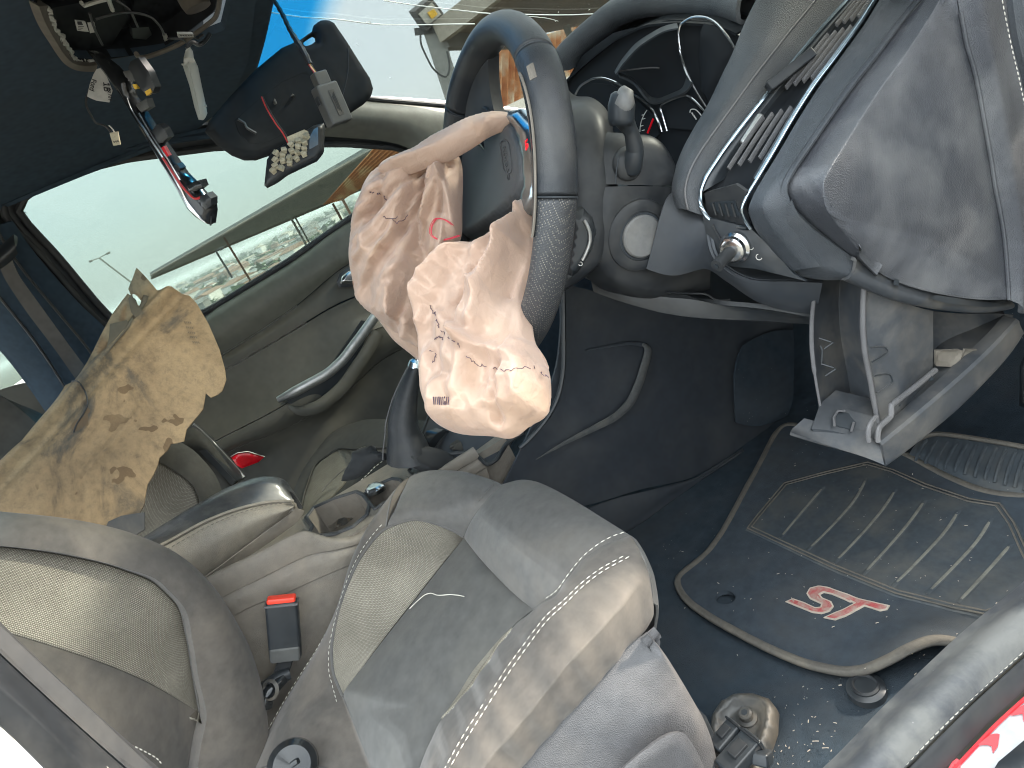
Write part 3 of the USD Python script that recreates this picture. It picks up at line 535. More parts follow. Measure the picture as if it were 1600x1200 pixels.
door.part('lower_panel', shell(loft([b0, (b0 + b1) / 2 + [.012, 0, 0], b1], 50, 14), .006), M['door_plastic'])
c1 = np.array([side(260, 800, .07), side(375, 728, .07), side(425, 705, .07), side(485, 675, .07), side(560, 640, .05), side(660, 600, .03), side(810, 560, .02)])
c2 = np.array([side(330, 900, .06), side(420, 845, .06), side(520, 820, .06), side(600, 790, .06), side(700, 760, .05), side(780, 700, .04), side(880, 650, .03)])
door.part('door_pocket', shell(loft([b1 + [-.004, 0, -.003], c1, (c1 + c2) / 2 + [.02, 0, 0], c2], 50, 22), .006), M['door_plastic'])
# black edge strip with a bright lip, red reflector
es = plane3(hit(300, 662, x=-.46), hit(384, 748, x=-.42), hit(330, 700, x=-.40))
ed = door.part('edge_strip', slab([(296, 668), (306, 662), (330, 682), (356, 712), (385, 745), (368, 752), (340, 722), (310, 690)], es, .012, .015, top=rim(.004, .003)), M['black_plastic'])
ed.part('bright_lip', tube(smooth_curve([hitp(*p, es) + [.010, 0, .004] for p in ((304, 664), (330, 688), (356, 716), (383, 746))], 30), .0034, 6), M['satin_silver'])
rp = plane3(side(365, 715, .115), side(412, 714, .10), side(380, 732, .115))
rf = door.part('reflector', slab([(362, 715), (372, 709), (388, 707), (413, 714), (404, 722), (378, 732), (370, 727)], rp, .008, .006, top=rim(.004, .004)), M['lens_red'])
rf.part('reflector_edge', tube([hitp(*p, rp) + [.003, 0, .002] for p in ((361, 714), (372, 708), (388, 706), (414, 714))], .0012, 5), M['satin_silver'])
# pull handle: silver bar in a dark recess
hb = np.array([side(434, 625, .14), side(470, 607, .15), side(505, 588, .15), side(530, 568, .145), side(555, 537, .14), side(580, 503, .13), side(600, 472, .10)])
hbs = smooth_curve(hb, 60)
rec = plane3(side(440, 630, .117), side(575, 520, .10), side(540, 600, .105))
door.part('handle_recess', slab([(445, 622), (480, 596), (515, 573), (545, 530), (565, 500), (580, 505), (560, 560), (528, 606), (500, 628), (470, 636), (452, 632)], rec, .004, .012), M['pit_black'])
door.part('pull_handle', tube(hbs, np.r_[np.linspace(.006, .0098, 8), np.full(44, .0098), np.linspace(.0098, .007, 8)], 12, flat=1.4), M['satin_silver'])
cup = smooth_curve([side(452, 634, .125), side(470, 642, .14), side(500, 634, .145), side(528, 612, .14), side(560, 570, .13), side(590, 520, .11)], 50)
door.part('grip_shell', tube(cup, np.r_[np.linspace(.005, .011, 10), np.full(40, .011)], 10, flat=1.6), M['door_plastic'])
# release lever in its bezel
lp = plane3(side(530, 432, .062), side(552, 420, .06), side(540, 448, .064))
bez = [(526, 440), (530, 428), (540, 420), (556, 414), (575, 410), (575, 446), (552, 448), (530, 449)]
door.part('lever_bezel', slab(bez, lp, .004, .006, top=rim(.003, .003)), M['black_plastic'])
door.part('release_lever', slab([(531, 443), (534, 432), (543, 424), (556, 418), (572, 416), (572, 440), (552, 443)], plane(lp[0] + [.005, 0, .001], lp[1]), .005, .005, top=rim(.006, .005)), M['chrome'])

# ================================================================ PASSENGER SEAT
ps = thing('passenger_seat', 'dark cloth passenger seat with pale mesh inserts beyond the console', 'car seat')
def P3(*a): return np.array(a, float)
pc0 = cv([(425, 860), (450, 800), (468, 745), (490, 710), (520, 675), (560, 658), (610, 655), (670, 660), (720, 690)], z=(.50, .60))
pc1 = cv([(440, 870), (466, 812), (480, 760), (498, 722), (524, 704), (556, 702), (600, 700), (650, 700), (700, 710)], z=(.52, .585))
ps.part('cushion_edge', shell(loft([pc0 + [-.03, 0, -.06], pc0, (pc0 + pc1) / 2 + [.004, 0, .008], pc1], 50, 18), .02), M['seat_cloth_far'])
pc2 = cv([(470, 880), (500, 800), (535, 760), (560, 730), (590, 716), (630, 712), (670, 715), (700, 720), (720, 728)], z=(.50, .56))
g = loft([pc1 + [0, 0, -.002], pc2], 50, 24)
def metric_uv(g):
    a = np.cumsum(np.r_[0, np.linalg.norm(np.diff(g[g.shape[0] // 2], axis=0), axis=1)]); b = np.cumsum(np.r_[0, np.linalg.norm(np.diff(g[:, g.shape[1] // 2], axis=0), axis=1)])
    U, V = np.meshgrid(a, b); uv = np.stack([U, V], -1).reshape(-1, 2); return np.vstack([uv, uv])
def panel_uv(parent, name, g, t, mat, disp=None, label=None):
    return parent.part(name, shell(g, t, disp), M[mat], uv=metric_uv(g), label=label)
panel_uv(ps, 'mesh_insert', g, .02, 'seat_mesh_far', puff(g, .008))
ps.part('seam', tube(smooth_curve(pc1 + [.002, 0, .003], 60), .0018, 6), M['seat_cloth_far'])
ps.part('seam', tube(smooth_curve(cv([(505, 770), (540, 735), (600, 722)], z=(.545, .565)) + [0, 0, .004], 40), .0012, 6), M['seat_centre'])
pc3 = cv([(500, 900), (540, 820), (570, 790), (610, 760), (650, 742), (700, 735), (740, 738)], z=(.47, .52))
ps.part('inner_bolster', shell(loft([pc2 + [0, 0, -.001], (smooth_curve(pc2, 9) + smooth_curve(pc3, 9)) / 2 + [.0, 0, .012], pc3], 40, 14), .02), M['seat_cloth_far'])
ps.part('stitching', stitches(cv([(556, 764), (575, 748), (590, 733), (606, 722)], z=(.55, .56)) + [0, 0, .008], .006, .003, .0008), M['thread'])
# backrest of the passenger seat: lower side bolster seen past the brown sheet, upper part behind it
k0 = cv([(150, 640), (205, 655), (250, 690), (300, 722), (322, 750), (334, 775), (330, 812), (300, 850)], x=(-.24, -.17))
k1 = cv([(140, 655), (190, 680), (235, 710), (280, 736), (303, 756), (312, 776), (308, 812), (285, 850)], x=(-.22, -.165))
k2 = cv([(100, 760), (130, 800), (160, 830), (190, 845), (215, 852), (230, 852), (242, 856), (255, 870)], x=(-.25, -.20))
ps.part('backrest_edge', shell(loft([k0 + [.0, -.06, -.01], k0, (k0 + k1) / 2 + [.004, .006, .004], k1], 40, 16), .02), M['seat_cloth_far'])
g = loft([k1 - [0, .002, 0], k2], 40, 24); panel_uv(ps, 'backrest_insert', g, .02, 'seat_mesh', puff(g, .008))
ps.part('stitching', stitches(k1 + [.004, .004, .004], .006, .003, .0008), M['thread'])
j0 = cv([(-80, 640), (-20, 632), (40, 650), (90, 690), (130, 740)], x=(-.34, -.26)); j1 = cv([(-80, 860), (-20, 850), (60, 850), (110, 850), (160, 860)], x=(-.40, -.26))
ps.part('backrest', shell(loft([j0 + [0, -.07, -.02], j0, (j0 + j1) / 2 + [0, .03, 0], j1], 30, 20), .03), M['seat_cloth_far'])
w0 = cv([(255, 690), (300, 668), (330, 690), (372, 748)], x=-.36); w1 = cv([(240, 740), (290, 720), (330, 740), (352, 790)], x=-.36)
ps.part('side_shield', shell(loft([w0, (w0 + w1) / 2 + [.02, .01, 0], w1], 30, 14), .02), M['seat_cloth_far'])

# ================================================================ MUD-CAKED SHEET between the seats
sp = plane3((-.20, -.17, 1.11), (-.075, -.12, .86), (-.09, -.46, .93))
SH = [(205, 462), (201, 452), (214, 419), (225, 430), (243, 450), (268, 449), (294, 459), (306, 472), (325, 505), (343, 546), (352, 578), (354, 594), (348, 612), (340, 618), (330, 622), (322, 615), (318, 640), (312, 648), (300, 662), (292, 672), (288, 690), (277, 693), (268, 694), (262, 705), (250, 716), (247, 728), (240, 744), (231, 758), (226, 790), (205, 830), (170, 870), (120, 890), (-60, 880), (-60, 770), (0, 722), (40, 690), (75, 640), (100, 600), (116, 594), (125, 580), (160, 520), (176, 492), (200, 459), (212, 468), (213, 474), (219, 478), (222, 472), (214, 462), (208, 458)]
sheet = thing('mud_flap_sheet', 'torn brown undertray sheet caked in dry mud standing up between the seats', 'plastic sheet')
so, sa, sb, sn = basis(sp)
def sheet_top(V, d):
    P = np.c_[V, np.zeros(len(V))]
    h = .004 * noise(P, 5, 2) + .0022 * noise(P, 16, 3) + .0006 * noise(P, 70, 6)
    # long pressed ribs running down the sheet
    e0, e1 = [np.array([(hitp(*p, sp) - so) @ sa, (hitp(*p, sp) - so) @ sb]) for p in ((222, 640), (150, 722))]
    t = unit(e1 - e0); s = (V - e0) @ np.array([-t[1], t[0]]); l = (V - e0) @ t; L = np.linalg.norm(e1 - e0)
    h += .006 * np.exp(-(s / .006) ** 2) * np.exp(-(np.maximum(np.abs(l - L / 2) - L * .5, 0) / .02) ** 2)
    e0, e1 = [np.array([(hitp(*p, sp) - so) @ sa, (hitp(*p, sp) - so) @ sb]) for p in ((125, 600), (-10, 745))]
    t = unit(e1 - e0); s = (V - e0) @ np.array([-t[1], t[0]])
    h += .012 * np.exp(-((s + .0) / .010) ** 2) - .010 * np.exp(-((s - .018) / .011) ** 2) - .010 * np.exp(-((s + .018) / .011) ** 2)
    q = np.array([(hitp(300, 470, sp) - so) @ sa, (hitp(300, 470, sp) - so) @ sb]); dd = np.linalg.norm(V - q, axis=1)
    return h - .012 * np.exp(-(dd / .07) ** 2)
shm = slab(SH, sp, .003, .005, top=sheet_top, bottom=lambda V, d: -sheet_top(V, d))
sheet.part('panel', shm, M['muddy_sheet'], smooth=50)
def on_sheet(px, py, dz=.002):
    p = hitp(px, py, sp)
    for _ in range(3):
        uv = np.array([[(p - so) @ sa, (p - so) @ sb]]); h = sheet_top(uv, None)[0]; p = hitp(px, py, (so + sn * (h + dz), sn))
    return p
sheet.part('folded_edge', tube(smooth_curve([on_sheet(*p) for p in ((228, 462), (221, 480), (212, 492), (203, 505), (197, 515), (176, 540), (168, 552))], 40), np.linspace(.005, .001, 40), 6), M['mud_back'], label='dark torn crack near the top')
sheet.part('dark_patch', slab([(200, 466), (206, 460), (213, 476), (222, 484), (224, 490), (211, 496), (205, 488)], plane(sp[0] + sn * .012, sn), .002, .004), M['mud_back'])
sheet.part('dark_patch', slab([(172, 506), (198, 500), (204, 506), (196, 515), (178, 532), (166, 544), (170, 528)], plane(sp[0] + sn * .012, sn), .002, .004), M['mud_back'])
sheet.part('split', tube(smooth_curve([on_sheet(*p) for p in ((112, 596), (124, 598), (132, 610), (137, 628), (131, 645), (120, 662), (115, 676))], 40), .0013, 6), M['ink'])
for ox, py0 in ((288, 504), (291, 512), (294, 520), (297, 527), (301, 535)):
    for k in range(4):
        a = on_sheet(ox + k * 3.0, py0 + k * .2 - 2); b = on_sheet(ox + k * 3.0 + 1.6, py0 + 3 + k * .2 - 2); sheet.part('printed_mark', tube([a, b], .0005, 4), M['ink'])
sheet.part('bent_corner', slab([(170, 815), (190, 806), (226, 800), (226, 828), (205, 840), (180, 870), (150, 860)], plane(sp[0] + sn * .012, sn), .003, .006, top=lambda V, d: .006 * noise(np.c_[V, V[:, 0]], 20, 9)), M['tray_plastic'])

# ================================================================ CENTRE CONSOLE
con = thing('centre_console', 'dusty centre console with padded armrest and cup tray beside the driver seat', 'console')
def zpoly(pts, z): return [tuple(hit(*p, z=z)[:2]) for p in pts]
topz = .574
cup1 = Polygon(zpoly([(482, 808), (492, 795), (520, 782), (555, 771), (566, 776), (575, 790), (571, 806), (552, 822), (528, 832), (500, 836), (487, 832), (492, 822)], topz)).buffer(.004).buffer(-.004).buffer(0)
cup2 = Polygon(zpoly([(570, 774), (588, 760), (612, 750), (624, 752), (634, 764), (618, 776), (600, 786), (588, 794)], topz)).buffer(.003).buffer(-.003)
body = Polygon([(-.115, -.62), (.088, -.62), (.094, -.3), (.096, 0), (.100, .12), (.100, .26), (-.09, .26), (-.10, .12)])
import manifold3d as m3
def prism(poly, z0, z1):
    poly = shapely.geometry.polygon.orient(poly); cs = m3.CrossSection([list(poly.exterior.coords)[:-1]]); return m3.Manifold.extrude(cs, z1 - z0).translate((0, 0, z0))
bm = prism(body, .27, topz) - prism(cup1, topz - .085, topz + .1) - prism(cup2, topz - .055, topz + .1)
mm = bm.to_mesh(); con.part('tray_deck', (np.array(mm.vert_properties[:, :3]), np.array(mm.tri_verts)), M['console_plastic'], smooth=25)
con.part('tray_lip', tube([(x, y, topz + .001) for x, y in list(cup1.buffer(.004).exterior.coords)[:-1]], .004, 8, closed=True), M['tray_plastic'])
con.part('tray_lip', tube([(x, y, topz + .001) for x, y in list(cup2.buffer(.003).exterior.coords)[:-1]], .0035, 8, closed=True), M['tray_plastic'])
con.part('tray_floor', slab(list(cup1.buffer(-.002).exterior.coords)[:-1], plane((0, 0, topz - .080), (0, 0, 1)), .004, .012, px=False) if False else tm(trimesh.creation.extrude_polygon(cup1.buffer(-.001), .006)) , M['pit_black']) if False else None
def zslab(poly, z, t): v, f = tm(trimesh.creation.extrude_polygon(poly, t)); v[:, 2] += z; return v, f
con.part('tray_floor', zslab(cup1.buffer(.002), topz - .084, .012), M['black_plastic']); con.part('tray_floor', zslab(cup2.buffer(.002), topz - .054, .012), M['black_plastic'])
# crumpled clear wrapper in the cup tray is a thing of its own (below)
lidp = plane(hit(585, 762, z=topz + .008), (0.1, .15, 1))
con.part('socket_cap', slab([(570, 766), (576, 758), (590, 753), (601, 755), (601, 760), (588, 768), (575, 771)], lidp, .008, .004, top=rim(.006, .004)), M['chrome'])
fl = plane(hit(650, 730, z=.590), (0, -.1, 1))
con.part('coin_slot', slab([(636, 735), (642, 728), (662, 732), (672, 738), (660, 744), (648, 746)], fl, .006, .005, top=rim(.004, -.004)), M['black_plastic'])
# side skin of the console: two shelves and a long crease
r0 = cv([(180, 1010), (250, 952), (322, 905), (400, 866), (470, 832), (520, 842), (560, 836), (600, 806), (650, 758), (740, 700)], x=(.088, .104))
r1 = cv([(190, 1040), (262, 985), (335, 940), (410, 902), (480, 868), (530, 858), (572, 844), (612, 814), (662, 768), (750, 714)], x=(.104, .112))
r2 = cv([(205, 1085), (290, 1020), (365, 962), (450, 925), (505, 900), (550, 880), (590, 855), (630, 828), (680, 780), (760, 730)], x=(.110, .118))
r3 = cv([(260, 1240), (330, 1180), (390, 1130), (470, 1080), (520, 1040), (560, 1010), (600, 980), (650, 930), (700, 880), (780, 800)], x=.114)
con.part('side_skin', shell(loft([r0 + [-.006, 0, .0], r0 + [.0, 0, .002], r1], 60, 14), .006), M['console_plastic'])
con.part('side_skin', shell(loft([r1 + [-.003, 0, -.002], (r1 + r2) / 2 + [.002, 0, 0], r2], 60, 14), .006), M['console_plastic'])
con.part('side_skin', shell(loft([r2 + [-.003, 0, -.002], (r2 + r3) / 2 + [.002, 0, 0], r3], 60, 20), .006), M['console_plastic'])
# padded armrest lid
a0 = cv([(150, 905), (205, 862), (252, 828), (300, 797), (350, 768), (392, 750), (425, 745), (450, 755), (461, 775)], x=(-.085, -.02))
a2 = cv([(205, 890), (236, 861), (272, 841), (312, 819), (354, 801), (395, 789), (425, 784), (446, 783), (459, 783)], x=(.078, .02))
a3 = cv([(270, 935), (296, 910), (320, 896), (352, 873), (388, 846), (415, 826), (436, 811), (452, 799), (459, 790)], x=(.086, .03))
am = (a0 + a2) / 2 + np.array([0, 0, .016])
con.part('armrest_lid', shell(loft([a0 + [-.004, 0, -.03], a0, a0 * .75 + a2 * .25 + [0, 0, .012], am, a0 * .2 + a2 * .8 + [0, 0, .008], a2], 60, 30), .015), M['armrest_black'])
arm_l = con.part('armrest_side', shell(loft([a2 + [0, 0, -.001], a2 * .8 + a3 * .2 + [.010, -.001, .001], (a2 + a3) / 2 + [.016, -.001, 0], a3, a3 + [-.02, 0, -.012]], 60, 22), .012), M['armrest_side'])
arm_l.part('piping', tube(smooth_curve(a2 + [.003, 0, .001], 80), .0028, 8), M['armrest_side'])
arm_l.part('stitching', stitches(smooth_curve(a2 * .86 + a3 * .14 + [.011, 0, .004], 80), .005, .003, .0007), M['seat_cloth'])
con.part('lid_base', shell(loft([a3 + [-.03, 0, -.004], a3 + [-.004, 0, -.006], cv([(205, 1000), (262, 950), (322, 908), (372, 880), (410, 855), (440, 834), (462, 818), (472, 806), (476, 798)], x=(.09, .02))], 50, 12), .006), M['console_plastic'])
# wrapper
wr = thing('clear_wrapper', 'crumpled clear plastic wrapper lying in the console cup tray', 'wrapper')
rng = np.random.default_rng(5)
wp = plane(hit(535, 806, z=.528), (.35, -.25, 1))
M['clear_film'] = usdkit.material(stage, '/World/Looks/clear_film', {'t': ('transparent_bsdf', {'color': (.86, .86, .86)}), 'g': ('glossy_bsdf', {'color': (.9, .9, .9), 'roughness': .12}), 'm': ('mix_closure', {'fac': .22})}, [('t.BSDF', 'm.closure1'), ('g.BSDF', 'm.closure2')], surface='m.closure')
cr = lambda V, d: .016 * ridged(np.c_[V, V[:, 0]], 26, 3) + .006 * noise(np.c_[V, V[:, 1]], 70, 5)
wr.part('film', slab([(510, 790), (535, 782), (556, 778), (560, 792), (552, 812), (528, 830), (518, 828), (512, 808)], wp, .0006, .003, top=cr, bottom=lambda V, d: -cr(V, d)), M['clear_film'], smooth=20)

# ================================================================ HANDBRAKE
hbk = thing('handbrake', 'black leather handbrake lever pulled up in front of the passenger seat', 'handbrake')
hp0 = [hit(*p, x=xx) for p, xx in (((650, 572), .055), ((640, 602), .052), ((632, 635), .05), ((630, 668), .05), ((636, 696), .05), ((640, 716), .05))]
hc = smooth_curve(hp0, 40); wpx = np.interp(np.linspace(0, 1, 40), [0, .25, .5, .72, .88, 1], [13, 20, 26, 32, 41, 45])
hr = np.array([w * np.dot(p - EYE, FW) / F for w, p in zip(wpx, hc)])
grip = hbk.part('grip', tube(hc, hr, 16, flat=.8), M['wheel_leather'])
grip.part('grip_seam', tube(smooth_curve([p + EX * (-.82) * r - FW * .55 * r for p, r in zip(hc, hr)], 40), .0011, 6), M['seat_side'])
bd = unit(hc[0] - hc[3])
hbk.part('button_collar', tube([hc[0] - bd * .004, hc[0] + bd * .006, hc[0] + bd * .011], [hr[0] * 1.02, hr[0] * .98, hr[0] * .7], 16), M['blue_silver'])
hbk.part('button', tube([hc[0] + bd * .008, hc[0] + bd * .022, hc[0] + bd * .025], [.0065, .006, .003], 12), M['chrome'])
bt = plane3(hit(650, 705, x=.085), hit(735, 735, x=.095), hit(700, 680, x=.07))
hbk.part('boot', slab([(632, 712), (652, 694), (690, 702), (712, 714), (740, 734), (705, 740), (670, 738), (640, 722)], bt, .02, .006, top=lambda V, d: rim(.012, .008)(V, d) + .002 * noise(np.c_[V, V[:, 0]], 60, 2)), M['strap_cloth'])
b2 = plane3(hit(580, 700, x=.01), hit(540, 745, x=-.01), hit(600, 720, x=.04))
hbk.part('boot', slab([(566, 700), (580, 696), (584, 704), (600, 708), (598, 718), (582, 722), (568, 738), (548, 748), (534, 752), (538, 738), (550, 718), (551, 706)], b2, .012, .005, top=lambda V, d: rim(.01, .008)(V, d) + .003 * noise(np.c_[V, V[:, 0]], 70, 7)), M['strap_cloth'])
# shift gate and trim forward of it
gate = thing('gear_gate', 'dark gear selector surround with rails under the hanging airbag', 'gear selector')
gp = plane3(hit(655, 690, x=.02), hit(760, 735, x=.12), hit(700, 650, x=.0))
gate.part('surround', slab([(652, 700), (668, 655), (720, 640), (790, 650), (800, 690), (770, 722), (735, 728), (700, 708)], gp, .01, .01), M['tunnel_plastic'])
gate.part('rail', bar(hitp(655, 694, gp) + [.01, 0, .008], hitp(674, 645, gp) + [.01, 0, .008], .005, .004), M['smooth_plastic'])
gate.part('rail', bar(hitp(680, 706, gp) + [.01, 0, .008], hitp(706, 668, gp) + [.01, 0, .008], .005, .004), M['smooth_plastic'])
gate.part('lever_knob', hull(hitp(678, 688, gp) + np.array([.01, 0, .012]) + np.random.default_rng(1).normal(0, 1, (60, 3)) / 1.0 * [.006, .012, .008]), M['gloss_black'])
gate.part('trim_bead', tube(smooth_curve([hitp(*p, gp) + [.014, 0, .008] for p in ((700, 712), (722, 710), (742, 712), (760, 728), (772, 722), (792, 694), (815, 678))], 40), .004, 8), M['smooth_plastic'])

# ================================================================ DRIVER SEAT
seat = thing('driver_seat', 'dark cloth driver seat with pale mesh inserts and pale double stitching in the foreground', 'car seat')
Sin = cv([(640, 745), (600, 792), (565, 850), (530, 948), (495, 1015), (455, 1078), (392, 1190), (370, 1230)], z=[.606, .595, .567, .500, .460, .431, .380, .36])
Mtop = cv([(725, 840), (690, 822), (640, 813), (604, 826), (570, 862), (543, 915), (526, 970), (519, 1020), (524, 1060), (536, 1088)], z=[.535, .565, .590, .592, .576, .546, .511, .480, .456, .440])
FD = cv([(536, 1088), (580, 1025), (640, 948), (690, 884), (725, 840)], z=[.440, .465, .490, .515, .535])
A_B = cv([(640, 745), (665, 737), (700, 736), (740, 741), (785, 757)], z=[.606, .607, .603, .60, .598])
B_D = cv([(785, 757), (762, 780), (740, 808), (725, 840)], z=[.598, .592, .572, .535])
Mup = Mtop[:4]          # D .. (604,826)
# front cap of the inner side lobe
mA = cv([(604, 826), (612, 806), (626, 775), (640, 745)], z=[.592, .605, .610, .606])
g = coons(A_B, Mup[::-1], mA[::-1], B_D, 50, 40)
seat.part('front_lobe', shell(g, .03, puff(g, .012)), M['seat_cloth'], smooth=50)
seat.part('front_roll', shell(loft([A_B + [0, -.004, -.001], A_B + [.0, .003, -.012], A_B + [0, .0, -.05], A_B + [0, .0, -.16]], 40, 20), .003), M['seat_cloth'])
strip_in = Mtop[3:]; SinT = Sin
tail_in = cv([(536, 1088), (552, 1130), (568, 1170), (592, 1230)], z=[.440, .430, .420, .41])
bl0 = np.vstack([Mtop[3:], tail_in[1:]])
SL = cv([(640, 745), (600, 792), (565, 850), (530, 948), (495, 1015), (470, 1055), (445, 1095), (420, 1140), (392, 1190), (370, 1230)], z=[.606, .595, .567, .500, .460, .443, .424, .404, .380, .36])
ML = np.vstack([cv([(604, 826), (570, 862), (543, 915), (526, 970), (519, 1020), (524, 1060), (536, 1088)], z=[.592, .576, .546, .511, .480, .456, .440]), tail_in[1:]])
tq, vq = np.linspace(0, 9, 80), np.linspace(0, 1, 30)[:, None, None]
sl_, ml_ = PchipInterpolator(np.arange(10), SL)(tq), PchipInterpolator(np.arange(10), ML)(tq)
g = sl_ * (1 - vq) + ml_ * vq + np.sin(np.pi * vq) * (np.linalg.norm(ml_ - sl_, axis=1) * .13)[:, None] * np.array([-.15, .05, 1.0])
seat.part('inner_bolster', shell(g, .03), M['seat_cloth_worn'], smooth=True)
ib_g = g
seat.part('bolster_flank', shell(loft([Sin + [.001, 0, -.002], Sin + [.005, 0, -.02], Sin + [.012, 0, -.16]], 90, 30), .004), M['seat_cloth'], smooth=True)
g = loft([Mtop[::-1], FD], 110, 40); panel_uv(seat, 'mesh_insert', g, .02, 'seat_mesh', puff(g, .004))
seat.part('piping', tube(smooth_curve(Mtop + [.0008, 0, .0012], 90), .0022, 8), M['seat_cloth'])
seat.part('stitching', stitches(grid_row(ib_g, 26)[2:58], .0055, .0030, .0005), M['thread'])
seat.part('stitching', stitches(smooth_curve(A_B, 40) + [0, -.006, .0035], .0055, .0028, .0006), M['seat_centre'])
seat.part('stitching', stitches(smooth_curve(B_D, 40)[3:] + [-.004, 0, .0085], .0055, .0028, .0006), M['seat_centre'])
seat.part('stitching', stitches(smooth_curve(Sin, 80)[34:] + [.003, .001, .003], .0055, .0030, .0005), M['thread'])
# centre panel
D_E = cv([(725, 840), (755, 878), (795, 920), (833, 952)], z=[.535, .534, .535, .537])
lft = np.vstack([FD[::-1], tail_in[1:]])
rgt = cv([(833, 952), (796, 985), (752, 1038), (712, 1092), (690, 1128), (655, 1200), (640, 1235)], z=[.537, .522, .505, .490, .482, .468, .462])
bot = np.array([lft[-1], (lft[-1] + rgt[-1]) / 2 + [0, 0, -.004], rgt[-1]])
g = coons(D_E, bot, lft, rgt, 60, 70)
nz = .0022 * noise(g.reshape(-1, 3), 14, 3).reshape(g.shape[:2]) + .0012 * noise(g.reshape(-1, 3) * [1, .4, 1], 45, 5).reshape(g.shape[:2])
seat.part('centre_panel', shell(g, .03, puff(g, .009, .6) + nz * puff(g, 1)), M['seat_centre'], smooth=60)
# front thigh lobe
B_C = cv([(785, 757), (815, 750), (845, 755), (890, 778), (935, 806), (985, 838)], z=[.598, .592, .588, .585, .582, .582])
C_E = cv([(985, 838), (945, 852), (915, 873), (885, 908), (872, 927), (833, 952)], z=[.582, .588, .584, .570, .560, .537])
g = coons(B_C, D_E, B_D, C_E, 60, 50)
nz = .0025 * noise(g.reshape(-1, 3), 12, 8).reshape(g.shape[:2])
seat.part('thigh_cushion', shell(g, .03, puff(g, .020, .55, ev=(1, 1)) + nz * puff(g, 1)), M['seat_cloth'], smooth=60)
seat.part('front_roll', shell(loft([B_C + [0, -.004, -.001], B_C + [.0, .003, -.012], B_C + [0, -.004, -.06], B_C + [0, -.06, -.20]], 40, 20), .003), M['seat_cloth'])
seat.part('stitching', stitches(smooth_curve(C_E, 70)[4:60] + [.002, .004, .0075], .0055, .0030, .0005), M['thread'])
# outer mesh sliver
s0 = cv([(800, 984), (776, 1008), (745, 1045), (716, 1090), (692, 1124)], z=[.524, .516, .505, .492, .483]); s1 = cv([(801, 983), (785, 1002), (758, 1040), (728, 1082), (691, 1123)], z=[.526, .521, .511, .499, .485])
g = loft([s0, s1], 60, 12); panel_uv(seat, 'mesh_insert', g + [0, 0, .003], .006, 'seat_mesh')
# outer bolster
q0 = cv([(985, 838), (945, 852), (915, 873), (885, 908), (872, 927), (833, 954), (800, 984), (758, 1042), (728, 1084), (691, 1126), (655, 1202), (640, 1235)], z=[.582, .588, .584, .570, .560, .538, .527, .511, .499, .486, .470, .464])
q1 = cv([(1000, 862), (978, 872), (945, 890), (915, 912), (886, 940), (850, 975), (806, 1035), (776, 1080), (748, 1124), (722, 1166), (700, 1205), (684, 1235)], z=[.588, .595, .597, .594, .587, .575, .560, .551, .541, .531, .522, .516])
q2 = cv([(1012, 890), (1004, 905), (985, 930), (960, 960), (925, 998), (885, 1040), (850, 1085), (820, 1122), (795, 1152), (770, 1180), (748, 1210), (730, 1240)], z=[.572, .580, .584, .583, .578, .570, .558, .549, .541, .534, .526, .520])
q3 = cv([(1019, 940), (1018, 965), (1004, 985), (982, 1006), (960, 1035), (925, 1075), (890, 1113), (865, 1140), (842, 1165), (822, 1188), (805, 1210), (785, 1240)], z=[.545, .535, .530, .530, .527, .520, .512, .505, .499, .493, .488, .480])
g = loft([q0, q0 * .35 + q1 * .65 + [0, 0, .004], q1, q2, q3, q3 + [-.010, -.002, -.012]], 90, 50)
wr_ = .0014 * noise(g.reshape(-1, 3) * [1, 1, 1], 22, 6).reshape(g.shape[:2]) + .0009 * np.sin(g[..., 1] * 190 + 3 * noise(g.reshape(-1, 3), 9, 2).reshape(g.shape[:2])) * np.clip(noise(g.reshape(-1, 3), 7, 12).reshape(g.shape[:2]), 0, 1)
seat.part('outer_bolster', shell(g, .03, wr_), M['seat_cloth_worn'], smooth=60)
seat.part('front_roll', shell(loft([np.array([q0[0], q1[0], q2[0], q3[0]]) + [0, -.002, 0], np.array([q0[0], q1[0], q2[0], q3[0]]) + [-.004, .003, -.012], np.array([q0[0], q1[0], q2[0], q3[0]]) + [-.02, -.01, -.06], np.array([q0[0], q1[0], q2[0], q3[0]]) + [-.04, -.06, -.2]], 20, 20), .003), M['seat_cloth'])
st0 = smooth_curve(q0, 120)
seat.part('stitching', stitches(st0[58:98] + [.003, 0, .0022], .0055, .0030, .0005), M['thread'])
st1 = smooth_curve(q1, 120)
seat.part('stitching', stitches(smooth_curve(loft([q0, q0 * .35 + q1 * .65 + [0, 0, .004], q1, q2, q3], 90, 41)[17], 120)[8:] + [.001, 0, .0016], .0055, .0032, .00055), M['thread'])
seat.part('stitching', stitches(st1[6:] + [.003, -.001, .0022], .0055, .0032, .00055), M['thread'])
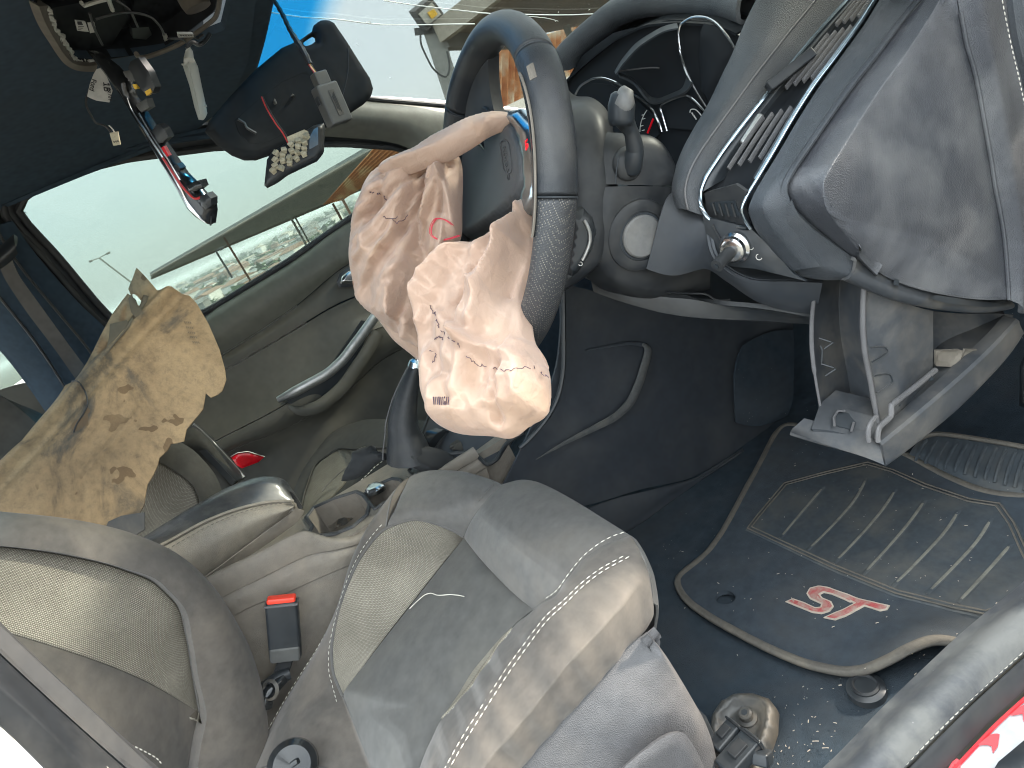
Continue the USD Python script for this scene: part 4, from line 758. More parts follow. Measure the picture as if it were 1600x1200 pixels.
# hard side cover under the outer bolster
w0 = cv([(1010, 989), (1002, 992), (982, 1007), (960, 1035), (925, 1075), (890, 1113), (865, 1140), (842, 1165), (822, 1188), (800, 1215), (770, 1250)], z=[.528, .528, .527, .523, .516, .508, .501, .495, .489, .481, .470]) + [-.002, 0, -.003]
w2 = cv([(1012, 990), (1036, 1020), (1060, 1058), (1084, 1100), (1100, 1130), (1110, 1155), (1118, 1185), (1122, 1215), (1124, 1240), (1126, 1260), (1128, 1290)], x=(.655, .668))
wr0 = np.clip(np.arange(len(w0)) / 4, 0, 1)[:, None]
g = loft([w0 + [.0, 0, 0], w0 * .75 + w2 * .25 + [.016, 0, 0] * wr0, w0 * .5 + w2 * .5 + [.022, 0, 0] * wr0, w0 * .2 + w2 * .8 + [.016, 0, 0] * wr0, w2, w2 + [-.03, .01, -.01] * np.maximum(wr0, .15)], 60, 50)
seat.part('side_cover', shell(g, .01), M['seat_side'], smooth=60)
seat.part('side_cover_step', shell(loft([cv([(960, 1216), (990, 1186), (1020, 1163), (1050, 1146), (1072, 1148), (1092, 1180), (1106, 1220)], x=.700), cv([(970, 1225), (1000, 1196), (1030, 1176), (1052, 1164), (1066, 1166), (1084, 1194), (1098, 1232)], x=.704), cv([(1000, 1290), (1020, 1260), (1040, 1250), (1055, 1250), (1066, 1250), (1080, 1260), (1090, 1290)], x=.700)], 40, 16), .006), M['seat_side'])
seat.part('seat_pan', box((.40, 0.0, .315), (.50, .40, .12), None, .02), M['black_plastic'])
# backrest
I_ = cv([(-120, 838), (-60, 838), (0, 844), (100, 851), (190, 868), (260, 900), (310, 945), (350, 1008), (378, 1085), (388, 1150), (388, 1215), (385, 1250)], x=[.21, .205, .20, .195, .19, .185, .182, .182, .185, .195, .205, .21])
J_ = cv([(-120, 848), (-60, 850), (0, 853), (100, 866), (190, 888), (245, 912), (275, 942), (291, 995), (300, 1050), (311, 1113)], x=[.235, .232, .23, .228, .225, .222, .22, .222, .227, .235])
K_ = cv([(-120, 950), (-60, 966), (0, 985), (100, 1016), (180, 1044), (230, 1066), (270, 1088), (311, 1113)], x=[.36, .35, .34, .32, .30, .28, .26, .235])
jt = np.vstack([J_, cv([(311, 1113), (300, 1160), (292, 1215), (288, 1250)], x=[.235, .25, .262, .27])[1:]])
g = loft([I_ + [-.035, -.05, -.02], I_ + [-.014, -.014, 0], I_, smooth_curve(I_, 40) * .5 + smooth_curve(jt, 40) * .5 + [.006, .010, .006], jt], 90, 36)
seat.part('backrest_bolster', shell(g, .03), M['seat_cloth_worn'], smooth=60)
bb_g = g
g = loft([J_ + [0, -.001, 0], K_], 140, 50); panel_uv(seat, 'backrest_insert', g, .02, 'seat_mesh', puff(g, .006))
N_ = cv([(-120, 1130), (-60, 1160), (20, 1195), (80, 1225), (150, 1250), (200, 1258), (250, 1258), (288, 1250)], x=[.46, .45, .44, .42, .39, .36, .32, .27])
g = coons(np.vstack([K_]), N_, np.array([K_[0], (K_[0] + N_[0]) / 2 + [.0, .0, 0], N_[0]]), jt[len(J_) - 1:], 60, 50)
seat.part('backrest_panel', shell(g, .03, puff(g, .012, .6)), M['seat_cloth_worn'], smooth=60)
seat.part('piping', tube(smooth_curve(J_ + [.001, .002, .001], 90), .0022, 8), M['seat_cloth'])
jj = smooth_curve(J_, 120)
seat.part('stitching', stitches(grid_row(bb_g, 33)[2:74], .006, .003, .0006), M['thread'])
seat.part('seam', tube(smooth_curve(cv([(311, 1113), (340, 1138), (365, 1162), (388, 1190)], x=(.238, .212)) + [.004, .008, .006], 30), .0014, 6), M['black_plastic'])
seat.part('stitching', stitches(cv([(176, 1166), (205, 1175), (230, 1188), (245, 1204)], x=(.37, .33)) + [.008, .012, .004], .006, .003, .0008), M['thread'])
# recline knob between backrest and cushion
kc = hit(458, 1196, x=.36); kn = seat.part('recline_knob', lathe([(0, .0), (.031, .0), (.034, .006), (.032, .020), (.024, .028), (0, .030)], kc, (.75, .2, .6), 28), M['gloss_black'], label='glossy black knob at the rear of the cushion')
kn.part('grip_bar', bar(kc + np.array([.014, -.012, .012]), kc + np.array([.022, .016, .018]), .008, .010, (.7, .2, .6), .002), M['gloss_black'])
hair = thing('straw_strand', 'pale bent straw strand lying on the driver seat centre panel', 'straw')
hair.part('strand', tube(smooth_curve(cv([(640, 951), (660, 932), (672, 927), (684, 930), (705, 929), (725, 932)], z=[.504, .511, .515, .518, .523, .527]), 30), .0007, 5), M['thread'])

# ================================================================ SEAT BELT BUCKLE
bk = thing('belt_buckle', 'black seat belt buckle with red button between seat and console', 'buckle')
ba, bb_ = hit(447, 1028, x=.150), hit(440, 938, x=.150)
ax_ = unit(bb_ - ba); wd = unit(np.cross(ax_, [-.9, .1, -.2])); R = np.stack([wd, np.cross(ax_, wd), ax_], 1); Lb = np.linalg.norm(bb_ - ba)
bk.part('housing', box((ba + bb_) / 2, (.050, .022, Lb), R, .005), M['black_plastic'])
bk.part('lower_cap', box(ba + ax_ * .012, (.048, .026, .026), R, .004), M['module_grey'])
bk.part('release_button', box(bb_ + ax_ * .002, (.044, .017, .010), R, .003), M['buckle_red'])
bk.part('button_lip', box(bb_ - ax_ * .0045 + R[:, 1] * .0, (.052, .0235, .004), R, .0015), M['seat_side'])
bk.part('stalk', bar(ba + ax_ * .0, hit(436, 1062, x=.155), .024, .008, R[:, 1], .003), M['strap_cloth'])
bs = smooth_curve([hit(*p, x=xx) for p, xx in (((452, 1052), .16), ((428, 1066), .165), ((412, 1082), .17), ((398, 1094), .165))], 20)
bk.part('cable_boot', tube(bs, np.linspace(.010, .017, 20), 12), M['black_plastic'])
bk.part('cable_boot', tube(smooth_curve([hit(444, 1060, x=.168), hit(424, 1078, x=.178), hit(412, 1102, x=.182)], 16), np.linspace(.008, .014, 16), 12), M['gloss_black'])
bk.part('anchor_ring', lathe([(.012, -.004), (.016, 0), (.012, .004)], hit(422, 1078, x=.190), unit([.6, -.3, .5]), 24), M['steel_worn'])
# ================================================================ FLOOR MAT
fmz = .284
mp_ = plane3((.2, .70, fmz + .012), (.6, .72, fmz + .012), (.4, .40, fmz))
MAT = [(1232, 664), (1212, 678), (1196, 708), (1176, 746), (1152, 790), (1126, 836), (1094, 874), (1066, 896), (1059, 908), (1064, 924), (1082, 944), (1130, 976), (1190, 1008), (1240, 1030), (1290, 1045), (1340, 1052), (1390, 1048), (1430, 1036), (1460, 1020), (1490, 1014), (1560, 1020), (1660, 980), (1720, 900), (1680, 800), (1640, 778), (1570, 774), (1500, 754), (1440, 724), (1405, 708), (1320, 690)]
mat_ = thing('floor_mat', 'dusty black floor mat with ribbed heel pad and red lettering in the driver footwell', 'floor mat')
mo, ma, mb, mn = basis(mp_, [0, 1, 0])
def mat_top(V, d): return .004 * noise(np.c_[V, V[:, 0] * 0], 6, 4) + .0012 * noise(np.c_[V, V[:, 0] * 0], 90, 5)
uvp = lambda *p: ((hitp(*p, mp_) - mo) @ ma, (hitp(*p, mp_) - mo) @ mb)
curl_c = np.array(uvp(1440, 1045))
def mat_top2(V, d): return mat_top(V, d) + .028 * np.exp(-(np.linalg.norm((V - curl_c), axis=1) / .055) ** 2)
hole = [uvp(1134 + 16 * np.cos(t), 935 + 11 * np.sin(t)) for t in np.linspace(0, 2 * np.pi, 20, endpoint=False)]
def slab_m(*a, **k): return slab(*a, **k)
_b = basis
def basis(pl, x=None): return _b(pl, [0, 1, 0]) if pl is mp_ else _b(pl, x)
mat_.part('carpet_top', slab([tuple(k) for k in smooth_curve([[*uvp(*p), 0] for p in MAT], 260, closed=True)[:-1, :2]], mp_, .008, .008, holes=[hole], top=mat_top2, bottom=lambda V, d: -mat_top2(V, d), px=False), M['mat_carpet'], smooth=60)
def on_mat(px, py, dz=0.0):
    p = hitp(px, py, mp_)
    for _ in range(3):
        uv = np.array([[(p - mo) @ ma, (p - mo) @ mb]]); p = hitp(px, py, (mo + mn * (mat_top2(uv, None)[0] + dz), mn))
    return p
ed2 = smooth_curve([[*uvp(*p), 0] for p in MAT], 260, closed=True)[:, :2]; edge = mo + ed2[:, :1] * ma + ed2[:, 1:] * mb + (mat_top2(ed2, None) - .003)[:, None] * mn
MATC = Polygon(ed2).buffer(0)
mat_.part('bound_edge', tube(edge, .0065, 8, closed=True), M['mat_binding'], smooth=True)
PAD = [(1165, 829), (1183, 806), (1225, 757), (1290, 740), (1358, 724), (1400, 736), (1450, 758), (1520, 782), (1567, 790), (1590, 822), (1612, 870), (1640, 920), (1570, 962), (1545, 971), (1490, 960), (1400, 935), (1300, 893), (1230, 860)]
pad = mat_.part('heel_pad', slab([uvp(*p) for p in PAD], (mp_[0] + mn * .0012, mn) if False else mp_, .002, .008, top=lambda V, d: mat_top2(V, d) + .0035 * np.clip(d / .004, 0, 1) + .0004, bottom=lambda V, d: -mat_top2(V, d), px=False), M['mat_rubber'], smooth=60)
for k in (0.0, 1.0):
    c = np.array([uvp(*p) for p in PAD]); cc = Polygon(c).buffer(-.0035 - .006 * k)
    ring_ = np.array(cc.exterior.coords)[:-1]; hh = mat_top2(ring_, None) + .004
    pad.part('pad_bead', tube(mo + ring_[:, :1] * ma + ring_[:, 1:] * mb + hh[:, None] * mn, .0013, 6, closed=True), M['mat_binding'])
for a, b_, c_ in (((1287, 761), (1262, 790), (1219, 841)), ((1354, 746), (1325, 795), (1260, 861)), ((1400, 764), (1370, 808), (1303, 880)), ((1446, 781), (1410, 830), (1348, 898)), ((1498, 798), (1465, 845), (1394, 917)), ((1549, 810), (1515, 860), (1448, 928)), ((1580, 850), (1550, 885), (1497, 942))):
    gr = smooth_curve([on_mat(*p, .0042) for p in (a, b_, c_)], 24)
    rr = pad.part('groove', tube(gr, .0034, 8, flat=.35), M['mat_rubber'])
    rr.part('groove_bottom', tube(gr + mn * .0006, np.interp(np.linspace(0, 1, 24), [0, .1, .9, 1], [.0012, .0026, .0024, .0012]), 8, flat=.3), M['groove_dust'])
# red ST lettering: two slanted strokes shapes with pale worn edges
def emblem(name, pts, dz, mat, grow): 
    c = Polygon([uvp(*p) for p in pts]).buffer(grow)
    pl = (mo + mn * (mat_top2(np.array([uvp(1310, 945)]), None)[0] + dz), mn); o2, a2_, b2_, n2 = _b(pl, [0, 1, 0]); off = np.array([(mo - o2) @ a2_, (mo - o2) @ b2_])
    V, T, E = tri_poly(c, .004); N = len(V); top = mat_top2(V, None)
    P = mo + V[:, :1] * ma + V[:, 1:] * mb; hi = P + np.outer(top + dz, mn); lo = P + np.outer(top + dz - .002, mn)
    return np.vstack([hi, lo]), np.vstack([T, T[:, ::-1] + N, np.c_[E[:, 1], E[:, 0], E[:, 0] + N], np.c_[E[:, 1], E[:, 0] + N, E[:, 1] + N]])
S_ = [(1228, 943), (1240, 938), (1258, 944), (1275, 952), (1283, 951), (1284, 946), (1266, 938), (1261, 930), (1266, 921), (1280, 917), (1297, 920), (1335, 937), (1330, 944), (1299, 930), (1288, 928), (1282, 931), (1286, 936), (1300, 942), (1304, 950), (1298, 958), (1285, 962), (1270, 960), (1250, 952)]
T_ = [(1297, 920), (1345, 938), (1392, 950), (1388, 957), (1376, 959), (1352, 950), (1322, 966), (1306, 972), (1287, 968), (1310, 958), (1336, 945), (1318, 936), (1296, 926)]
for nm, sh_ in (('letter_s', S_), ('letter_t', T_)):
    e_ = mat_.part(nm, emblem(nm, sh_, .0015, M['faded_red'], .0), M['faded_edge']); e_.part('red_face', emblem(nm, sh_, .0021, M['faded_red'], -.0022), M['faded_red'])
# ribbed foot plate ahead of the mat
rb = thing('ribbed_footplate', 'black ribbed rubber foot plate on the carpet ahead of the floor mat', 'footplate')
rp_ = plane3(hit(1440, 690, z=.315), hit(1600, 740, z=.315), hit(1560, 800, z=.285))
rb.part('plate', slab([(1418, 712), (1436, 686), (1465, 678), (1530, 686), (1640, 706), (1700, 760), (1640, 780), (1570, 772), (1500, 752), (1450, 728)], rp_, .006, .01, top=rim(.006, .003)), M['mat_rubber'])
for k in range(13):
    x0 = 1442 + k * 15.5; a = hitp(x0 + 8, 688 + k * 1.9, rp_); b = hitp(x0 - 10, 722 + k * 4.2, rp_); nn = basis(rp_)[3]
    rb.part('rib', tube(smooth_curve([a, (a + b) / 2 + nn * .003, b], 8) + nn * .003, .0028, 6), M['mat_rubber'])
rb.part('plate_rim', tube(smooth_curve([hitp(*p, rp_) + basis(rp_)[3] * .004 for p in ((1434, 690), (1465, 680), (1530, 688), (1640, 708))], 30), .004, 6), M['mat_binding'])
kb = thing('mat_clip', 'round black mat fastening clip on the carpet under the mat edge', 'clip')
kcn = hit(1352, 1072, z=.282); kb.part('clip_base', lathe([(0, .002), (.012, .002), (.018, .001), (.023, -.002), (.023, -.012), (0, -.012)], kcn, (0, 0, 1), 28), M['black_plastic'])
kb.part('clip_ring', lathe([(.012, .002), (.014, .0045), (.017, .003), (.017, .001)], kcn, (0, 0, 1), 28), M['smooth_plastic'])
# seat rail foot with bolt, and black plugs
ft = thing('seat_rail_foot', 'worn steel seat rail foot with a rusty bolt on the carpet', 'bracket')
fpl = plane(hit(1165, 1110, z=.300), (.1, -.1, 1))
ft.part('foot_plate', slab([(1108, 1150), (1112, 1118), (1126, 1096), (1148, 1084), (1176, 1083), (1202, 1092), (1214, 1108), (1212, 1140), (1200, 1175), (1190, 1230), (1120, 1240), (1108, 1200)], fpl, .012, .006, top=lambda V, d: .012 * np.clip(1 - np.abs(d - .008) / .008, 0, 1) ** .7), M['steel_worn'], smooth=60)
bcn = hitp(1168, 1122, fpl)
bo = ft.part('bolt', lathe([(0, .014), (.0065, .014), (.0085, .012), (.0085, .004), (.013, .003), (.013, 0), (0, 0)], bcn, fpl[1], 24), M['steel_worn'])
bo.part('bolt_socket', lathe([(0, .0145), (.004, .0145), (.0045, .013)], bcn, fpl[1], 6), M['pit_black'])
for nm, cpx, ln_, wd_, lab in (('plug', ((1152, 1132), (1118, 1172)), .02, .020, 'smaller black wiring plug nearer the seat'), ('plug', ((1180, 1152), (1132, 1206)), .02, .028, 'larger black wiring plug by the rusty bolt')):
    wp_ = thing('wiring_plug', lab + ' on the seat rail foot', 'wiring plug')
    a, b = hit(*cpx[0], z=.335), hit(*cpx[1], z=.33)
    wp_.part('plug_body', bar(a, b, wd_, .018, (0, 0, 1), .003), M['black_plastic'])
    wp_.part('latch', bar(a * .7 + b * .3 + [0, 0, .010], a * .3 + b * .7 + [0, 0, .010], wd_ * .5, .006, (0, 0, 1), .001), M['smooth_plastic'])
    wp_.part('plug_lip', bar(a * .95 + b * .05 - [0, 0, .0], a * .88 + b * .12, wd_ + .004, .022, (0, 0, 1), .002), M['gloss_black'])
    if wd_ > .02:
        wp_.part('plug_end', bar(hit(1190, 1172, z=.333), hit(1192, 1195, z=.32), .02, .02, (0, 0, 1), .003), M['black_plastic'])
# straw bits and grit on mat and carpet
gt = thing('floor_litter', 'pale straw bits and grit scattered over mat and carpet', 'litter', kind='stuff')
rng = np.random.default_rng(11); bits = []
for k in range(150):
    px, py = rng.uniform(1060, 1600), rng.uniform(860, 1200)
    if k < 45: px, py = rng.normal(1250, 45), rng.normal(1150, 40)
    elif k < 75: px, py = rng.uniform(1190, 1600), rng.uniform(720, 960)
    inm = Polygon(MAT).contains(shapely.Point(px, py)); p = on_mat(px, py, .0045) if inm else hit(px, py, z=.2755)
    if not (p[0] < .79 and -.1 < p[1] < .95) or (p[0] < .66 and p[1] < .3): continue
    a = rng.uniform(0, np.pi); L = rng.choice([.0008, .0012, .0020, .0038], p=[.5, .3, .16, .04]); d = np.array([np.cos(a), np.sin(a), 0]) * L
    bits.append(tube([p - d, p + d * .3 + [0, 0, .0004], p + d], min(.0006, L * .45), 4))
gt.mesh, gt.mat, gt.smooth = join(*bits), M['faded_edge'], False

# ================================================================ DASHBOARD
dash = thing('dashboard', 'grey dusty dashboard with instrument binnacle, tall side vent and smooth end panel', 'dashboard')
# broad top running across under the windscreen
rowsd = []
for y, dz in ((.66, -.10), (.70, -.03), (.76, 0), (.90, .012), (1.08, .005), (1.2, -.02)):
    rowsd.append([(x, y + (.10 if y < .9 else 0) * (1 - min(1, abs(x - .37) / .35)) * 0 + (.06 if x < 0 else 0), .955 + dz + .02 * math.exp(-((x - .37) / .25) ** 2)) for x in (-.68, -.45, -.2, 0, .15, .3, .45, .58, .68)])
dash.part('dash_top', shell(loft(rowsd, 50, 30), .01), M['dash_plastic'])
rowsf = []
for y, z in ((.70, .93), (.66, .86), (.70, .74), (.78, .62), (.95, .52)): rowsf.append([(x, y + (.10 if x < 0 else .02), z) for x in (-.68, -.4, -.1, .05, .16)])
dash.part('passenger_face', shell(loft(rowsf, 30, 20), .01), M['dash_plastic'])
# binnacle hood
hl = cv([(873, 108), (880, 92), (900, 74), (925, 54), (955, 33), (990, 20), (1030, 15), (1075, 17), (1118, 21), (1158, 30)], x=[.250, .255, .265, .28, .30, .33, .36, .40, .44, .49])
hs = cv([(868, 96), (874, 80), (893, 60), (918, 38), (948, 15), (985, -4), (1030, -14), (1080, -14), (1125, -11), (1165, -8)], x=[.245, .25, .26, .275, .295, .325, .36, .40, .44, .49])
hi_ = hl + np.array([.0, .012, -.006])
hb_ = hs + np.array([-.01, .22, -.01])
dash.part('binnacle_hood', shell(loft([hi_ + [0, .06, .004], hi_, hl, hl * .5 + hs * .5 + [0, -.004, .004], hs, hs * .4 + hb_ * .6 + [0, 0, .018], hb_], 60, 40), .006), M['dash_plastic'], smooth=60)
# dark cave behind, with the gauge plate
gpl = plane3(hit(900, 130, x=.265), hit(1150, 40, x=.50), hit(1060, 190, x=.415))
go, ga, gb, gn = basis(gpl)
gp_ = lambda px, py, d=0.0: hitp(px, py, (go + gn * d, gn))
dash.part('binnacle_wall', shell(loft([hi_ + [0, .002, .004], hi_ + [.0, .08, -.004], np.array([gp_(*p, -.004) for p in ((868, 150), (880, 130), (905, 105), (935, 80), (965, 58), (1000, 42), (1040, 36), (1080, 36), (1118, 40), (1150, 52))])], 50, 14), .003), M['deep_black'])
pit = dash.part('gauge_plate', slab([(884, 240), (884, 130), (905, 90), (960, 50), (1050, 30), (1120, 34), (1160, 60), (1140, 150), (1110, 240), (1080, 300), (1000, 300)], (go - gn * .012, gn), .004, .03), M['deep_black'])
def gring(pts, r=.0022, d=.004, mat='satin_silver', closed=False): return tube(smooth_curve([gp_(*p, d) for p in pts], 80, closed=closed), r, 8, closed=closed)
dash.part('gauge_ring', gring([(1148, 76), (1134, 54), (1118, 36), (1098, 27), (1078, 29), (1064, 38), (1060, 54), (1062, 76), (1068, 100), (1078, 124), (1090, 146), (1104, 168)], .0017), M['chrome'])
dash.part('gauge_ring', gring([(896, 160), (900, 146), (910, 132), (924, 124), (940, 122), (958, 127), (975, 136), (992, 148), (1008, 160), (1020, 172), (1028, 188), (1034, 206)], .0017), M['chrome'])
dash.part('gauge_ring', gring([(1042, 205), (1036, 184), (1032, 170), (1036, 162), (1050, 155), (1070, 149), (1080, 153), (1092, 164), (1104, 178)], .0016), M['chrome'])
dash.part('gauge_ring', gring([(962, 112), (985, 109), (1010, 106), (1030, 106)], .0010), M['seat_side'])
dash.part('gauge_shade', shell(loft([np.array([gp_(*p, .001) for p in ((960, 112), (975, 88), (1000, 62), (1030, 44), (1058, 36))]), np.array([gp_(*p, .03) for p in ((962, 116), (978, 94), (1003, 69), (1032, 51), (1060, 44))])], 30, 6), .002), M['pit_black'])
dash.part('gauge_bezel', shell(loft([np.array([gp_(*p, .002) for p in ((965, 112), (990, 124), (1020, 152), (1034, 152), (1062, 140), (1072, 120))]), np.array([gp_(*p, .010) for p in ((968, 118), (994, 132), (1018, 160), (1034, 158), (1066, 146), (1080, 130))])], 30, 6), .003), M['black_plastic'])
dash.part('gauge_hollow', slab([(1100, 36), (1124, 44), (1142, 66), (1150, 84), (1128, 130), (1108, 160), (1096, 140), (1092, 90), (1094, 50)], (go - gn * .004, gn), .003, .01, top=rim(.01, .006)), M['deep_black'])
dial = dash.part('dial_face', slab([(900, 200), (905, 150), (925, 130), (955, 132), (1000, 160), (1022, 180), (1032, 215), (1000, 230)], (go - gn * .006, gn), .002, .02), M['deep_black'])
dial.part('needle', tube([gp_(1012, 208, -.003), gp_(1021, 185, -.003)], .0016, 6), M['lens_red'])
dial.part('tick_arc', gring([(1000, 206), (1001, 194), (1005, 182), (1011, 172)], .0006, -.003), M['label_paper'])
for p in ((1005, 180), (1006, 186), (1003, 197), (1005, 204)): dial.part('tick', tube([gp_(p[0] - 2, p[1], -.002), gp_(p[0] + 2, p[1] - 1, -.002)], .0006, 5), M['label_paper'])
sg = dash.part('small_gauge', slab([(1044, 200), (1040, 172), (1050, 160), (1072, 154), (1092, 168), (1100, 184), (1090, 204)], (go - gn * .006, gn), .002, .02), M['deep_black'])
sg.part('tick_arc', gring([(1078, 176), (1080, 171), (1086, 171), (1093, 177), (1098, 185)], .0007, -.003), M['label_paper'])
for p in ((1082, 178), (1085, 182), (1087, 185)): sg.part('tick', tube([gp_(p[0] - 1, p[1] - 2, -.003), gp_(p[0] + 1, p[1] + 2, -.003)], .0009, 5), M['label_paper'])
# facia between binnacle and vent
f0 = cv([(1240, -110), (1185, -4), (1165, 36), (1148, 78), (1128, 120), (1105, 168), (1083, 205), (1066, 238), (1056, 268), (1052, 300), (1056, 320)], x=[.50, .50, .50, .50, .495, .49, .485, .48, .475, .475, .475])
f1 = cv([(1450, -150), (1345, -22), (1308, 22), (1265, 70), (1220, 122), (1180, 172), (1145, 217), (1117, 254), (1099, 285), (1094, 312), (1099, 336)], x=[.545, .545, .545, .545, .542, .54, .538, .536, .534, .534, .534])
fm = (f0 + f1) / 2 + [.012, -.020, .010]
dash.part('facia', shell(loft([f0 + [-.015, .05, -.01], f0 + [-.002, .012, 0], f0 + [.004, -.004, .002], fm, f1], 70, 30), .006), M['dash_plastic'], smooth=60)
dash.part('facia_crease', tube(smooth_curve(loft([f0, fm, f1], 60, 21)[14] + [.001, -.001, .002], 60), .0012, 6), M['seat_side'])
# tall side vent
vl = [(1348, -25), (1318, 8), (1275, 56), (1230, 110), (1190, 160), (1152, 208), (1122, 250), (1102, 283), (1096, 304), (1098, 324), (1108, 340), (1136, 350), (1170, 356)]
vr = [(1412, -50), (1372, -6), (1345, 35), (1308, 86), (1272, 134), (1240, 184), (1210, 236), (1186, 276), (1166, 310), (1160, 326), (1164, 340), (1170, 350), (1174, 356)]
vlx = cv(vl, x=[.545, .545, .545, .545, .542, .54, .537, .535, .533, .534, .538, .555, .585]); vrx = cv(vr, x=[.605, .605, .605, .605, .604, .603, .602, .60, .598, .596, .594, .592, .592])
vent = dash.part('side_vent', shell(loft([vlx + [-.002, .012, 0], vlx + [.004, .03, .002], vrx + [-.006, .03, 0], vrx + [.002, .010, 0]], 70, 16), .003), M['deep_black'])
vent.part('vent_frame', tube(smooth_curve(vlx, 90) + [.002, -.003, .001], .0026, 8), M['blue_silver'])
vent.part('vent_frame', tube(smooth_curve(vrx, 90) + [.001, -.002, 0], .0022, 8), M['blue_silver'])
ib0 = smooth_curve(vlx * .97 + vrx * .03 + [0, .0, 0], 60)[:48]; ib1 = smooth_curve(vlx * .90 + vrx * .10 + [.0, .008, 0], 60)[:48]
vent.part('vent_bezel', shell(loft([ib0, ib1, ib1 + [.0, .02, 0]], 60, 8), .003), M['black_plastic'])
ob0 = smooth_curve(vrx * .99 + vlx * .01, 60)[:50]; ob1 = smooth_curve(vrx * .88 + vlx * .12 + [.0, .010, 0], 60)[:50]
vent.part('vent_bezel', shell(loft([ob0, ob1, ob1 + [.0, .02, 0]], 60, 8), .003), M['blue_silver'])
def vlerp(w, a, b, dy=.012): return smooth_curve(smooth_curve(vlx * (1 - w) + vrx * w, 100)[a:b] + [0, dy, 0], 40)
vpl = plane3(vlx[2] + [0, .001, 0], vrx[2] + [0, .001, 0], (vlx[9] + vrx[9]) / 2 + [0, .001, 0])
for w in (.26, .42, .58, .74):
    for a, b in ((2, 22), (25, 47), (57, 76)):
        c = vlerp(w, a, b, .009); vent.part('slat', tube(c, .0013, 6, flat=2.6, up=(0, 1, 0)), M['seat_side'])
tow = lambda q, k: q + unit(EYE - q) * k
cA, cB = tow(hitp(1200, 138, vpl), .050), tow(hitp(1270, 82, vpl), .022)
vent.part('cross_bar', bar(cA, cB, .014, .012, (0, .7, .7), .002), M['smooth_plastic'])
tA, tB = tow(hitp(1160, 226, vpl), .020), tow(hitp(1190, 180, vpl), .020)
vent.part('adjust_tab', bar(tA, tB, .009, .010, (.5, -.7, .4), .003), M['satin_silver'])
lowp_ = plane3(hit(1105, 300, x=.54), hit(1160, 320, x=.59), hit(1140, 345, x=.56))
vent.part('lower_plate', slab([(1100, 302), (1120, 296), (1150, 288), (1166, 300), (1162, 330), (1170, 352), (1130, 347), (1106, 336)], lowp_, .004, .008), M['smooth_plastic'])
vent.part('lower_opening', slab([(1108, 318), (1122, 315), (1148, 314), (1152, 326), (1158, 338), (1140, 338), (1116, 330)], plane(lowp_[0] + basis(lowp_)[3] * .001, lowp_[1]), .003, .008), M['pit_black'])
for k in range(4):
    a = hitp(1116 + 10 * k, 316, lowp_) + basis(lowp_)[3] * .003; b = hitp(1122 + 10 * k, 334 + k, lowp_) + basis(lowp_)[3] * .003
    vent.part('lower_slat', tube([a, b], .0013, 6), M['smooth_plastic'])
# rolled edge between vent and end panel
e0 = cv([(1420, -60), (1378, -6), (1352, 36), (1316, 86), (1280, 136), (1248, 186), (1220, 236), (1196, 276), (1178, 308), (1172, 330), (1180, 352), (1204, 385), (1238, 425)], x=[.607, .607, .607, .607, .606, .605, .604, .602, .600, .598, .598, .60, .605])
e1 = cv([(1455, -50), (1410, 0), (1382, 36), (1346, 84), (1308, 132), (1272, 182), (1240, 230), (1215, 270), (1196, 302), (1190, 326), (1200, 348), (1224, 380), (1258, 420)], x=[.635] * 13)
e2 = cv([(1490, -50), (1440, 2), (1408, 40), (1370, 90), (1332, 138), (1298, 186), (1264, 236), (1240, 272), (1230, 300), (1238, 322), (1258, 344), (1296, 376), (1338, 408)], x=[.652, .652, .652, .652, .652, .652, .652, .652, .652, .652, .652, .654, .656])
dash.part('facia_edge', shell(loft([e0 + [-.006, .02, 0], e0, e0 * .5 + e1 * .5 + [.002, -.007, .003], e1, e2 + [.001, -.001, .002], e2 + [-.008, .006, 0]], 80, 30), .006), M['dash_plastic'], smooth=60)
# end panel: bright shoulder, flat middle, vertical bead on the right
p0 = cv([(1474, -40), (1440, 2), (1408, 40), (1370, 90), (1332, 138), (1298, 186), (1264, 236), (1240, 272), (1230, 300), (1238, 322), (1258, 344), (1296, 376), (1340, 408)], x=[.66, .652, .648, .646, .645, .645, .645, .645, .645, .645, .647, .650, .655])
p1 = cv([(1481, -40), (1466, 2), (1440, 46), (1410, 92), (1376, 138), (1345, 186), (1318, 230), (1298, 262), (1286, 292), (1288, 318), (1302, 344), (1330, 378), (1374, 426)], x=[.676, .678, .680, .682, .684, .686, .688, .690, .690, .688, .684, .676, .666])
p2 = cv([(1486, -40), (1482, 6), (1466, 60), (1448, 108), (1428, 156), (1410, 202), (1394, 246), (1384, 282), (1378, 312), (1380, 340), (1390, 364), (1410, 396), (1440, 453)], x=[.680, .681, .683, .684, .685, .686, .687, .687, .687, .686, .684, .679, .668])
p3 = cv([(1490, -40), (1496, 6), (1506, 62), (1520, 112), (1530, 160), (1538, 206), (1546, 250), (1552, 290), (1558, 320), (1564, 352), (1568, 384), (1571, 420), (1574, 468)], x=.684)
g = loft([p0, p0 * .88 + p1 * .12 + [.009, 0, 0], p0 * .3 + p1 * .7 + [.007, 0, 0], p1, p2, p3], 80, 60)
dash.part('end_panel', shell(g, .006), M['endcap_plastic'], smooth=60)
dash.part('end_bead', tube(smooth_curve(p3 + [.002, 0, 0], 80)[8:], .0022, 8), M['endcap_plastic'])
p4 = cv([(1560, -80), (1560, 0), (1568, 60), (1576, 115), (1584, 165), (1592, 210), (1600, 255), (1606, 300), (1610, 340), (1612, 380), (1612, 420), (1608, 455), (1600, 490)], x=.694)
p5 = p4 + np.array([.0, .20, -.02])
dash.part('end_border', shell(loft([p3 + [.001, 0, 0], (p3 + p4) / 2 + [.008, 0, 0], p4, p5], 60, 20), .006), M['endcap_plastic'], smooth=60)
